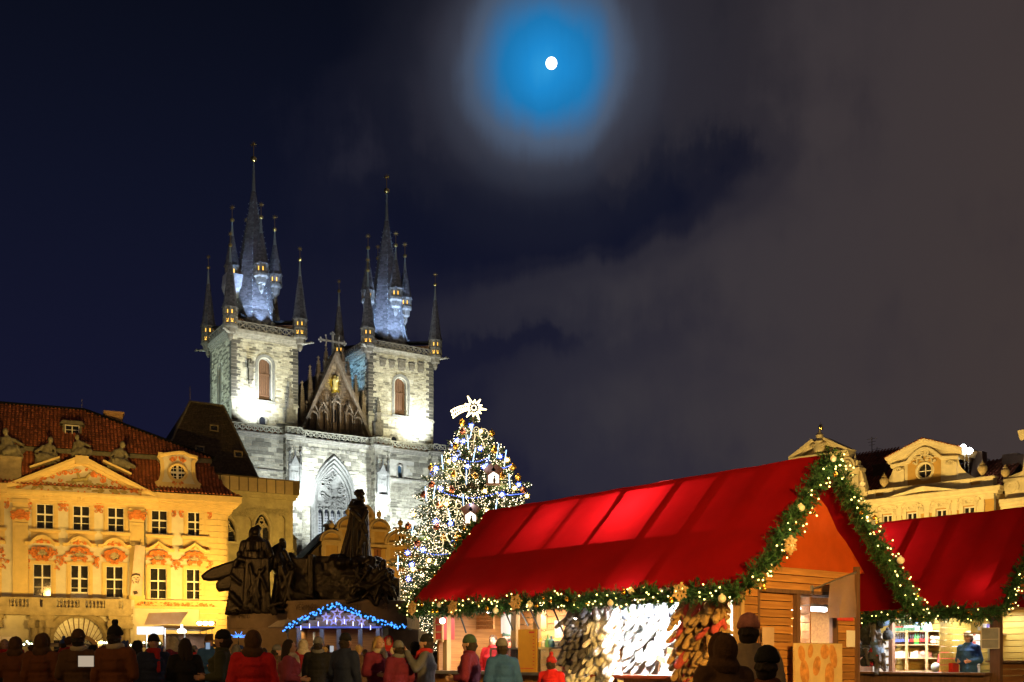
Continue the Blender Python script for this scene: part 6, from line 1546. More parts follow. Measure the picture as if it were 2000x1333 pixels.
 line('VĚŘÍM ŽE', 577, 618, 1192, 56.75, .42); line('PO PŘEJITÍ', 640, 700, 1190, 56.72, .40); line('SE', 745, 757, 1190, 56.85, .40); line('MU DOUF', 467, 506, 1208, 57.5, .32)
monument()

# ------------------------------------------------------------------ Christmas tree
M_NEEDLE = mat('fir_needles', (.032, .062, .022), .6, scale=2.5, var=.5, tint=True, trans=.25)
M_BARK = mat('fir_bark', (.10, .065, .04), .9, scale=5, bump=.5)
W_BULB = glow('warm_tree_bulb', (1, .80, .50), 8, 'NONE')
TX, TY = (924 - CX) / F * 70, 70.
def TR(z): return float(np.interp(z, [0, 1.6, 5, 8.2, 11.85, 14.85, 16.4, 17.3], [4.2, 5.4, 5.4, 5.0, 3.45, 2.0, .75, .1]))
def on_tree(px, py, k=.97):
 Y = TY - 2.
 for _ in range(12):
  p = at(px, py, Y); r = TR(p.z) * k; dx = min(abs(p.x - TX), r * .97); Y = TY - sqrt(r * r - dx * dx)
 return at(px, py, Y)
def xmas_tree():
 T = thing('christmas_tree', 'tall Christmas fir covered in warm lights and ornaments left of the red stall', 'tree', (TX, TY, 0))
 b = MB(); b.tube([(0, 0, 0), (.05, 0, 6), (0, .03, 12), (0, 0, 17.4)], [.32, .24, .13, .03], 9); b.build('trunk', M_BARK, T, True)
 rnd = np.random.default_rng(5); V = []; tint = []; tips = []; bb = MB()
 n = 520
 for i in range(n):
  z0 = 1.5 + 15.7 * (1 - (1 - i / n) ** .62) if True else 0
  z0 += rnd.uniform(-.2, .2); a = i * 2.399963 + rnd.uniform(-.2, .2)
  L = TR(z0) * rnd.uniform(.80, 1.10) * (1.0 if rnd.random() > .12 else 1.12)
  out = np.array([cos(a), sin(a), 0.]); side = np.array([-sin(a), cos(a), 0.])
  droop = .30 * L * rnd.uniform(.6, 1.2)
  P = lambda t: out * L * t + np.array([0, 0, z0 + .18 * L * t - droop * t * t * 1.1 + .10 * L * t ** 4])
  pts = [P(t) for t in (0, .25, .5, .75, 1)]
  bb.tube([tuple(p) for p in pts], [.05, .04, .03, .02, .008], 3, cap=False)
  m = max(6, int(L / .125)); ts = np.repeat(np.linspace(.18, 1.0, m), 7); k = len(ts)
  base = np.array([P(t) for t in ts])
  sgn = rnd.choice([-1, 1], k); spread = rnd.uniform(0, 1, k) ** 1.2
  wid = np.clip((1.12 - ts), .12, 1) * .42 * L ** .75
  c = base + side * (sgn * spread * wid)[:, None] + np.array([0, 0, 1.]) * (rnd.uniform(-.16, .12, k) - .12 * spread)[:, None]
  d = out * rnd.uniform(.5, 1, k)[:, None] + side * (sgn * rnd.uniform(0, .9, k))[:, None] + np.array([0, 0, 1.]) * rnd.uniform(-.55, .35, k)[:, None]
  d /= np.linalg.norm(d, axis=1)[:, None]
  u = np.cross(d, rnd.normal(0, 1, (k, 3))); u /= np.linalg.norm(u, axis=1)[:, None]
  l = rnd.uniform(.16, .34, k)[:, None]; w = rnd.uniform(.022, .05, k)[:, None]
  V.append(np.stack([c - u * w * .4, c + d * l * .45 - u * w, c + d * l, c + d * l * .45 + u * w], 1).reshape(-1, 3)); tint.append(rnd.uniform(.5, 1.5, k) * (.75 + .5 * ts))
  sel = rnd.random(k) < .5; tips.append((c + d * l * rnd.uniform(.3, 1.0, (k, 1)))[sel & (ts > .45)])
 bb.build('branch', M_BARK, T, kind='stuff')
 V = np.concatenate(V); q = len(V) // 4; me = bpy.data.meshes.new('crown'); me.from_pydata(V.tolist(), [], np.arange(q * 4).reshape(-1, 4).tolist()); me.materials.append(M_NEEDLE)
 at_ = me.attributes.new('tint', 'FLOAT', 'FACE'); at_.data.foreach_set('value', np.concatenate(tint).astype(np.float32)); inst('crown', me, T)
 tp = np.concatenate(tips); rnd.shuffle(tp); tp = tp[:15000]
 oc = np.array([(1, 0, 0), (-1, 0, 0), (0, 1, 0), (0, -1, 0), (0, 0, 1), (0, 0, -1)], float); of = np.array([(0, 2, 4), (2, 1, 4), (1, 3, 4), (3, 0, 4), (2, 0, 5), (1, 2, 5), (3, 1, 5), (0, 3, 5)])
 r = rnd.uniform(.018, .036, len(tp)); vv = (tp[:, None, :] + oc[None] * r[:, None, None]).reshape(-1, 3); ff = (np.arange(len(tp))[:, None, None] * 6 + of[None]).reshape(-1, 3)
 me = bpy.data.meshes.new('light_string'); me.from_pydata(vv.tolist(), [], ff.tolist()); me.materials.append(W_BULB); o = inst('light_string', me, T); o['kind'] = 'stuff'
 for i in range(26):
  z = 2 + 14.2 * (i + .5) / 26; a = i * 2.4; rr = TR(z) * .72
  lamp('tree_light', 'POINT', (TX + rr * cos(a), TY + rr * sin(a), z + .1), 120, (1, .70, .30), None, .25)
 for i in range(12):
  z = 3 + 12.5 * (i + .5) / 12; a = -pi / 2 + 1.1 * sin(i * 2.3); rr = TR(z) + .45
  lamp('tree_light', 'POINT', (TX + rr * cos(a), TY + rr * sin(a), z), 60, (1, .74, .36), None, .2)
xmas_tree()

# ornaments hanging on the tree: things of their own
def ornaments():
 b = MB()
 for i in range(14):
  ph = math.acos(1 - 2 * (i + .5) / 14); a = i * 2.4; d = Vector((sin(ph) * cos(a), sin(ph) * sin(a), cos(ph))); e = d.orthogonal().normalized(); f = d.cross(e)
  b.add([e * .05, -e * .03 + f * .05, -e * .03 - f * .05, d * .25], [(0, 1, 3), (1, 2, 3), (2, 0, 3)], 1)
 b.ball((0, 0, 0), .11, 8, 6)
 SB_ = b.mesh('star_lamp', [glow('blue_star_core', (.65, .78, 1), 8), glow('blue_star_spike', (.03, .10, 1), 3)]); SW_ = b.mesh('star_lamp', [glow('warm_star_core', (1, .92, .62), 8), glow('warm_star_spike', (1, .62, .10), 2.5)])
 def series(lst, me, nm, lab, cat, grp, k=1.0, post=None, sc=None):
  lst = sorted(lst, key=lambda p: p[1])
  for i, p in enumerate(lst):
   o = inst(nm, me, None, on_tree(p[0], p[1], k), (0, 0, random.uniform(0, 6)) if post is None else post(i), sc, lab.format(nth(i)), cat, grp)
 blue = [(920, 832), (892, 861), (938, 876.5), (913, 911), (945, 912), (852, 915), (861, 955), (1013, 947), (981, 966), (922, 989), (851, 1019), (880, 1023), (826, 1074), (796, 1080), (798, 1131), (804, 1103), (905, 862), (977, 892), (888, 897), (846, 925)]
 warm = [(939, 842.5), (876.5, 901), (991, 898.6), (947, 959), (1005, 954), (1029, 969), (807, 1005), (951, 998), (806, 1113), (872, 985), (966, 880), (838, 1095)]
 series(blue, SB_, 'star_lamp', 'blue-white star lamp on the Christmas tree, {} from the top among the blue ones', 'lamp', 'blue star lamps on the Christmas tree', 1.03)
 series(warm, SW_, 'star_lamp', 'warm white star lamp on the Christmas tree, {} from the top among the warm ones', 'lamp', 'warm star lamps on the Christmas tree', 1.03)
 for i, (px, py) in enumerate(blue[:16]): lamp('star_glow', 'POINT', on_tree(px, py, 1.03) + Vector((0, -.5, 0)), 20, (.35, .5, 1), None, .2)
 b = MB(); b.tube([(0, 0, -.45), (0, 0, .45)], .028, 6)
 ic = [(926, 889), (954, 903), (972, 881), (864, 903), (911, 932), (848, 962), (905, 980), (995, 940), (969, 990), (806, 1032), (777, 1100), (921, 842), (914, 864), (987, 893), (832, 965), (878, 1008)]
 series(ic, b.mesh('icicle_light', [glow('icicle_glow', (.38, .62, 1), 3.5)]), 'icicle_light', 'blue-white icicle tube light on the Christmas tree, {} from the top', 'icicle light', 'icicle lights on the Christmas tree', 1.05, lambda i: (0, random.uniform(-.25, .25), 0))
 b = MB(); b.ball((0, 0, 0), .21, 14, 9); b.lathe([(.06, .19), (.06, .27)], 8)
 g_ = b.mesh('bauble', [mat('gold_bauble', (.80, .42, .06), .22, .9, scale=5)], True); r_ = b.mesh('bauble', [mat('copper_bauble', (.50, .16, .07), .25, .9, scale=5)], True); w_ = b.mesh('bauble', [mat('silver_blue_bauble', (.45, .55, .85), .22, .8, scale=5)], True)
 series([(902.5, 826), (960.5, 847), (966, 880), (887, 927), (928, 930), (842, 914), (1002, 913), (1012, 933), (890, 871), (981, 930), (895, 1045), (866, 1052)], g_, 'bauble', 'golden bauble on the Christmas tree, {} from the top among the golden ones', 'bauble', 'golden baubles on the Christmas tree', 1.04)
 series([(828, 967), (843, 947), (904, 843), (797, 1028), (882, 957), (858, 987), (1022, 958), (853, 1030), (815, 1062)], r_, 'bauble', 'copper bauble on the Christmas tree, {} from the top among the copper ones', 'bauble', 'copper baubles on the Christmas tree', 1.05)
 series([(881, 875), (895, 887), (848, 924), (885, 1062), (953, 906)], w_, 'bauble', 'silver-blue bauble on the Christmas tree, {} from the top among the silvery ones', 'bauble', 'silver-blue baubles on the Christmas tree', 1.05)
 # wire angels
 b = MB(); C = lambda x, z, r, s=1., a0=0, a1=6.3, n=14: [(x + r * cos(a0 + (a1 - a0) * i / n), 0, z + r * s * sin(a0 + (a1 - a0) * i / n)) for i in range(n + 1)]
 for pth in (C(0, .62, .16), [(-.12, 0, .45), (-.38, 0, -.55), (.38, 0, -.55), (.12, 0, .45)], C(-.42, .25, .3, 1.2, .6, 6.5), C(.42, .25, .3, 1.2, 2.4, 8.8), [(-.1, 0, .3), (.2, 0, .1), (.1, 0, .35)], [(-.2, 0, -.5), (-.25, 0, -.8)], [(.2, 0, -.5), (.25, 0, -.8)]): b.tube(pth, .015, 4)
 series([(933, 858), (897, 931), (872, 1062), (899, 1008), (866, 990)], b.mesh('wire_angel', [glow('angel_light', (1, .80, .42), 2)]), 'wire_angel', 'glowing wire angel on the Christmas tree, {} angel from the top', 'light figure', 'wire angels on the Christmas tree', 1.05, lambda i: (0, random.uniform(-.3, .3), 0))
 # lit box shrines
 for px, py, lab in ((964, 931, 'small lit wooden shrine box hanging at the right of the Christmas tree'), (919, 1009, 'small lit wooden shrine box low on the Christmas tree near the red roof')):
  p = on_tree(px, py, 1.06); S = thing('shrine_box', lab, 'lantern', p, 0, 'lit shrine boxes on the Christmas tree')
  b = MB(); b.bx(-.42, -.34, -.2, .2, -.45, .28); b.bx(.34, .42, -.2, .2, -.45, .28); b.bx(-.46, .46, -.24, .24, -.52, -.45); b.bar((-.5, 0, .26), (0, 0, .6), .5, .06, up=(0, 1, 0)); b.bar((.5, 0, .26), (0, 0, .6), .5, .06, up=(0, 1, 0))
  b.build('box', mat('shrine_wood', (.42, .19, .08), .7, scale=4), S); b = MB(); b.prism([(-.33, -.44), (.33, -.44), (.33, .26), (0, .5), (-.33, .26)], .12, .18); b.build('lit_panel', glow('shrine_glow', (1, .86, .66), 3), S)
  b = MB(); ellip(b, (.05, -.02, -.26), (.09, .06, .2)); ellip(b, (.05, -.02, 0), (.06, .06, .07)); b.build('figurine', M_DARKSTONE, S, True)
 # bead chains swagged round the crown
 bead = glow('blue_bead', (.13, .22, 1), 3, 'NONE')
 chains = [[(883, 888), (905, 899), (927, 902), (945, 898), (959, 890)], [(980, 914), (990, 912), (1000, 906)], [(864, 961), (890, 969), (918, 973), (950, 969), (978, 960)], [(988, 966), (1005, 966), (1028, 962)], [(810, 1070), (838, 1082), (865, 1083), (884, 1079)]]
 where = ('uppermost, below the tip', 'short one at the upper right', 'long one across the middle', 'short one at the middle right', 'lowest, beside the red roof')
 for ch, wh in zip(chains, where):
  b = MB(); pts = [on_tree(x, y, 1.05) for x, y in ch]; L = sum((pts[i + 1] - pts[i]).length for i in range(len(pts) - 1)); n = int(L / .17)
  for i in range(n):
   t = i / n * (len(pts) - 1); k = int(t); p = pts[k].lerp(pts[k + 1], t - k); b.ball(p + Vector((0, 0, -.04 * sin(pi * (t - k)))), .036, 5, 3)
  b.build('bead_chain', bead, None, label='blue bead chain on the Christmas tree, ' + wh, cat='chain', group='blue bead chains on the Christmas tree')
 # comet star at the tip
 S = thing('comet_star', 'glowing comet star with a tail on top of the Christmas tree', 'star', at(925.5, 797, TY - .1))
 b = MB(); m = 70 / F; N = 12
 angs = sorted([(a, r) for a, r in ((82, 16), (118, 26), (155, 19), (188, 17), (232, 23), (265, 17), (295, 26), (322, 18), (352, 25), (18, 17), (52, 21))])
 for i, (a, r) in enumerate(angs):
  a0 = R(a); a1 = R((a + angs[i - 1][0] + (360 if i == 0 else 0)) / 2 - (360 if False else 0)) if i else R((a + angs[-1][0] - 360) / 2); nx = angs[(i + 1) % len(angs)][0] + (360 if i == len(angs) - 1 else 0); a2 = R((a + nx) / 2)
  tip = Vector((cos(a0) * r * m, 0, sin(a0) * r * m))
  for q in (a1, a2): b.tube([(cos(q) * 9 * m, 0, sin(q) * 9 * m), tip], .036, 5)
 b.tube([(cos(k) * 5 * m, 0, sin(k) * 5 * m) for k in [i * .63 for i in range(11)]], .03, 4)
 b.build('star', glow('star_tube', (1, .80, .40), 6), S)
 b = MB()
 for a, c_, e in (((-8, 5), (-28, 6), (-45, -6)), ((-8, 0), (-26, 0), (-43, -13)), ((-7, -4), (-24, -5), (-41, -20))):
  A, C_, E = (Vector((x * m, 0, z * m)) for x, z in (a, c_, e)); b.tube([A * (1 - t) ** 2 + C_ * 2 * t * (1 - t) + E * t * t for t in [i / 8 for i in range(9)]], .036, 5)
 for x, z in ((-45, -6), (-43, -13)): b.tube([Vector((x * m, 0, z * m)), Vector(((x + 4) * m, 0, (z - 3) * m))], .05, 5)
 for k in range(7): b.tube([Vector(((-12 - 4.2 * k) * m, 0, (4 - .9 * k) * m)), Vector(((-14 - 4 * k) * m, 0, (-4 - 1.5 * k) * m))], .03, 4)
 b.build('comet_tail', glow('star_tube', (1, .80, .40), 6), S)
 b = MB(); b.tube([(0, .05, -1.1), (0, .05, -.2)], .04, 5); b.build('stem', M_LEAD, S)
 lamp('star_light', 'POINT', at(925.5, 797, TY - 1.2), 90, (1, .8, .45), None, .5)
ornaments()

# the moon
b = MB(); b.ball((0, 0, 0), 1, 32, 16); mo = b.build('moon', glow('moon_disc', (1, .98, .95), 4), None, True, loc=MOON * 3500 + Vector((0, 0, EYE)))
mo.scale = (3500 * .0046,) * 3; tag(mo, 'bright full moon in a blue gap between the night clouds', 'moon')
# ------------------------------------------------------------------ market stalls
def vz(f, px, py, u):
 """where the ray of a pixel meets the stall's long side at distance u from the eave: (v, z)"""
 k = (px - CX) / F; ox = f.x + f.ux * u; oy = f.y + f.uy * u; v = (ox - k * oy) / (k * f.vy - f.vx)
 return v, EYE + (HY - py) / F * (oy + f.vy * v)
M_RED = mat('red_canvas', (.42, .005, .008), .75, scale=1.2, var=.12, trans=.45, spec=.12, bump=.12, bscale=6)
M_BOARD = mat('pine_board', (.23, .092, .022), .55, scale=1.3, stretch=(1.0, 22, 22), col2=(.46, .215, .06), objvar=.28, bump=.12, bscale=7)
M_POST = mat('pine_post', (.42, .27, .12), .65, scale=2, stretch=(9, 9, 1), var=.25, bump=.15)
M_DARKWOOD = mat('brown_stained_wood', (.13, .065, .035), .6, scale=2, stretch=(9, 9, 1), var=.3, bump=.15)
M_STEEL = mat('brushed_steel', (.52, .54, .56), .3, .9, scale=6, var=.1)
M_BLACK = mat('black_metal', (.02, .02, .022), .5, scale=5)
M_PINE = mat('garland_needles', (.036, .105, .030), .6, scale=6, tint=True, var=.4, trans=.2)
M_WIRE = mat('garland_stem', (.03, .04, .02), .8)
G_BULB = glow('garland_bulb', (1, .76, .22), 6); B_BULB = glow('blue_garland_bulb', (.05, .26, 1), 3.2)
M_WBALL = mat('frosted_bauble', (.78, .70, .58), .5, scale=30, bump=.4); M_GBALL = mat('gold_bauble', (.80, .42, .06)); M_WFLAKE = mat('wooden_snowflake', (.55, .36, .16), .7, scale=6)
b = MB(); b.ball((0, 0, 0), .0125, 8, 5); BULB = b.mesh('bulb', [G_BULB], True); b = MB(); b.ball((0, 0, 0), .030, 6, 4); BBULB = b.mesh('bulb', [B_BULB], True)
b = MB(); b.ball((0, 0, 0), .07, 14, 9); b.lathe([(.018, .066), (.018, .088)], 6); BW = b.mesh('bauble', [M_WBALL], True)
b = MB(); b.ball((0, 0, 0), .042, 12, 7); b.lathe([(.012, .04), (.012, .054)], 6); BG = b.mesh('bauble', [M_GBALL], True)
b = MB()
for k in range(6):
 a = k * pi / 3; d = Vector((cos(a), 0, sin(a))); e = Vector((-sin(a), 0, cos(a))); b.bar(d * .02, d * .14, .022, .035, up=(0, 1, 0))
 for sg in (-1, 1): b.bar(d * .07, d * .10 + e * sg * .045, .02, .03, up=(0, 1, 0))
FLAKE = b.mesh('snowflake', [M_WFLAKE])

def garland(label, path, face, r=.15, dens=26, bulbs=20, seed=1, group='lit fir garlands on the stalls', flakes=(), big=1., bulb=None, ball=True):
 """fir garland along a path: twigs of flat needles round a stem, with bulbs and baubles; 'face' points to the street"""
 rnd = np.random.default_rng(seed); pts = [Vector(p) for p in path]; seg = [(pts[i + 1] - pts[i]).length for i in range(len(pts) - 1)]; L = sum(seg); acc = np.concatenate([[0], np.cumsum(seg)])
 P3 = np.array([tuple(p) for p in pts])
 pos = lambda s: np.stack([np.interp(s, acc, P3[:, k]) for k in range(3)], -1)
 T = thing('garland', label, 'garland', (0, 0, 0), 0, group)
 b = MB(); n = int(L / .25); b.tube([tuple(pos(L * i / n) + rnd.normal(0, .02, 3)) for i in range(n + 1)], .022, 5); b.build('stem', M_WIRE, T)
 k = int(L * dens * 1.35); s = rnd.uniform(0, L, k); tan = (pos(np.minimum(s + .05, L)) - pos(np.maximum(s - .05, 0))); tan /= np.linalg.norm(tan, axis=1)[:, None]
 d = rnd.normal(0, 1, (k, 3)); d -= tan * (d * tan).sum(1)[:, None]; d /= np.linalg.norm(d, axis=1)[:, None]; d = d + tan * rnd.uniform(-.9, .9, k)[:, None]; d[:, 2] -= .12; d /= np.linalg.norm(d, axis=1)[:, None]
 base = pos(s); ln = r * rnd.uniform(.65, 1.25, k); N = 22; V = []; tint = []
 tw = rnd.uniform(.6, 1.45, k)
 for j in range(N):
  t = (j + .5) / N; c = base + d * (ln * t)[:, None]; q = np.cross(d, rnd.normal(0, 1, (k, 3))); q /= np.linalg.norm(q, axis=1)[:, None]
  e = q + d * .75; e /= np.linalg.norm(e, axis=1)[:, None]; l = (rnd.uniform(.035, .06, k) * r / .15)[:, None]; w = np.cross(e, d); w = w / np.linalg.norm(w, axis=1)[:, None] * .0058 * r / .15
  V.append(np.stack([c - w, c + w, c + e * l], 1)); tint.append(tw)
 V = np.concatenate(V).reshape(-1, 3); me = bpy.data.meshes.new('fir_twig'); me.from_pydata(V.tolist(), [], np.arange(len(V)).reshape(-1, 3).tolist()); me.materials.append(M_PINE)
 me.attributes.new('tint', 'FLOAT', 'FACE').data.foreach_set('value', np.concatenate(tint).astype(np.float32)); o = inst('fir_twig', me, T); o['kind'] = 'stuff'
 fc = np.array(tuple(Vector(face).normalized()))
 nb = int(L * bulbs)
 for i in range(nb):
  s_ = (i + rnd.uniform(0, 1)) / nb * L; o = rnd.normal(0, 1, 3); o /= np.linalg.norm(o); o = o * .75 + fc * .75; p = pos(s_) + o * r * rnd.uniform(.7, 1.05); inst('bulb', bulb or BULB, T, tuple(p))
 if ball:
  for i in range(int(L * 2.6)):
   o = rnd.normal(0, 1, 3); o /= np.linalg.norm(o); o = o * .6 + fc * .9; p = pos(rnd.uniform(0, L)) + o * r * .95; w_ = rnd.random() < .28; inst('bauble', BW if w_ else BG, T, tuple(p), (0, 0, 0), float(rnd.uniform(.65, .95)))
 for px in flakes:
  p = pos(px) + fc * r * 1.15; q = inst('snowflake', FLAKE, T, tuple(p), (rnd.uniform(-.2, .2), rnd.uniform(0, 1), atan2(face[1], face[0]) + pi / 2))
 return T

def canvas(mb, p00, p10, p01, p11, nu, nv, rafters, kink=.0, seed=0):
 """stretched canvas: p0* eave, p1* ridge, second index along the ridge; it sags between the rafters"""
 A, B, C, D = (Vector(p) for p in (p00, p10, p01, p11)); nrm = (B - A).cross(C - A).normalized(); L = (C - A).length; vs = []
 for j in range(nv + 1):
  s = j / nv; v = s * L; near = sorted(rafters + [0, L]); a = max([q for q in near if q <= v + 1e-6]); c = min([q for q in near if q >= v - 1e-6]); w = 0 if c - a < 1e-6 else sin(pi * (v - a) / (c - a)) * min(1, (c - a)) 
  for i in range(nu + 1):
   t = i / nu; p = A.lerp(B, t).lerp(C.lerp(D, t), s)
   h = -.018 * w * sin(pi * min(1, t * 1.05)) + .012 * noise.noise(Vector((v * 1.3, t * 3, seed))) + .009 * noise.noise(Vector((v * 3.1 + t * 2, t * 1.6, seed + 9))) - kink * max(0, 1 - abs(t - .42) / .2) * .3
   if t == 0: h += .015 * sin(v * 5 + seed)
   vs.append(p + nrm * h)
 fs = [(j * (nu + 1) + i, j * (nu + 1) + i + 1, (j + 1) * (nu + 1) + i + 1, (j + 1) * (nu + 1) + i) for j in range(nv) for i in range(nu)]
 mb.add(vs, fs)

def stall(f, label, ze, zr, zre, xa, xr, L, vw, rafters):
 S = thing('market_stall', label, 'stall', f.W(0), f.rot())
 b = MB(); canvas(b, (0, 0, ze), (xa, 0, zr), (0, L, ze), (xa, L, zr), 20, 60, rafters, .03, 1); b.build('canvas_roof', M_RED, S, True, ang=60)
 b = MB(); canvas(b, (xa, 0, zr), (xr, 0, zre), (xa, L, zr), (xr, L, zre), 16, 40, rafters, 0, 5); b.build('canvas_roof', M_RED, S, True, ang=60)
 lerpz = lambda t, s=0: (xa * t, ze + (zr - ze) * t)
 for v in rafters:
  q = MB(); q.bar((.08, v, ze - .01), (xa - .02, v, zr - .10), .11, .06); q.bar((xa + .02, v, zr - .10), (xr - .08, v, zre - .03), .11, .06); q.build('rafter', M_DARKWOOD, S)
 q = MB(); q.bar((xa, .05, zr - .20), (xa, L - .05, zr - .20), .07, .10); q.build('ridge_beam', M_POST, S)
 for t in (.42, .02):
  x, z = lerpz(t); q = MB(); q.bar((x + .06, .05, z - .22), (x + .06, L - .05, z - .22), .06, .06); q.build('purlin', M_POST, S)
 q = MB(); zt = zr - .05; xt = xa
 z_l = ze + (zr - ze) * .30
 # canvas infill of the near gable, hung inside the overhang
 def gab(v, dz=0): 
  n = 10; vs = []; zb = 2.74 + dz
  xl = xa * (zb - ze) / (zr - ze) + .04; xrr = xa + (xr - xa) * (zr - zb) / (zr - zre) - .04
  for j in range(n + 1):
   t = j / n; z = zb + (zr - .03 - zb) * t; a = xl + (xa - xl) * t; c = xrr + (xa - xrr) * t
   for i in range(13): vs.append((a + (c - a) * i / 12, v + .05 * noise.noise(Vector((i * .55 + t * 3, t * 4.5, 2))) + .03 * noise.noise(Vector((i * 1.1, t * 9 + i * .5, 7))), z))
  q.add(vs, [(j * 13 + i, j * 13 + i + 1, (j + 1) * 13 + i + 1, (j + 1) * 13 + i) for j in range(n) for i in range(12)])
 gab(vw); q.build('gable_canvas', mat('orange_canvas', (.55, .085, .012), .75, scale=1.6, var=.15, trans=.3, spec=.1, bump=.25, bscale=5), S, True, ang=60); q = MB(); gab(L - .3); q.build('gable_canvas', M_RED, S, True, ang=60)
 return S

ZE, ZR, ZRE = EYE + 1.036, EYE + 3.077, EYE + .812
RAFT = [.06, 1.18, 2.0, 2.89, 4.08, 5.23, 6.38, 7.6]
S1 = stall(ST, 'long wooden market stall under a red canvas roof, nearest the viewer', ZE, ZR, ZRE, 1.983, 4.575, 8.15, .5, RAFT)
SS = stall(S2, 'wooden market stall under a red canvas roof at the right edge, behind the nearest stall', EYE + 1.036, EYE + 3.28, ZRE, 1.983, 4.4, 8.15, .5, [.06, 1.18, 2.1, 3.0, 4.08, 5.23, 6.38, 7.6])
W1 = lambda u, v, z: ST.W(u, v, z); W2 = lambda u, v, z: S2.W(u, v, z)
FACE_L = -Vector((ST.ux, ST.uy, 0)); FACE_G = -Vector((ST.vx, ST.vy, 0))
mm = lambda a, b_: (min(a, b_), max(a, b_))

def boards(S, u0, u1, z0, z1, v, h, th=.03, axis='u', name='wall_board', m=None):
 """one board above the other, each its own piece with an open joint"""
 n = max(1, round((z1 - z0) / h)); h = (z1 - z0) / n; key = ('board', round(u1 - u0, 2), round(h, 3), axis, name)
 if key not in MATS:
  q = MB(); l = u1 - u0; e = .003
  if axis == 'u': q.add([(0, 0, .004), (l, 0, .004), (l, 0, h - .004), (0, 0, h - .004), (0, -th, .004 + e), (l, -th, .004 + e), (l, -th, h - .004 - e), (0, -th, h - .004 - e)], [(4, 5, 6, 7), (0, 1, 5, 4), (1, 2, 6, 5), (2, 3, 7, 6), (3, 0, 4, 7), (0, 3, 2, 1)])
  else: q.add([(0, 0, .004), (0, l, .004), (0, l, h - .004), (0, 0, h - .004), (-th, 0, .004 + e), (-th, l, .004 + e), (-th, l, h - .004 - e), (-th, 0, h - .004 - e)], [(7, 6, 5, 4), (4, 5, 1, 0), (5, 6, 2, 1), (6, 7, 3, 2), (7, 4, 0, 3), (1, 2, 3, 0)])
  MATS[key] = q.mesh(name, [m or M_BOARD])
 for i in range(n): inst(name, MATS[key], S, (u0, v, z0 + i * h) if axis == 'u' else (v, u0, z0 + i * h))

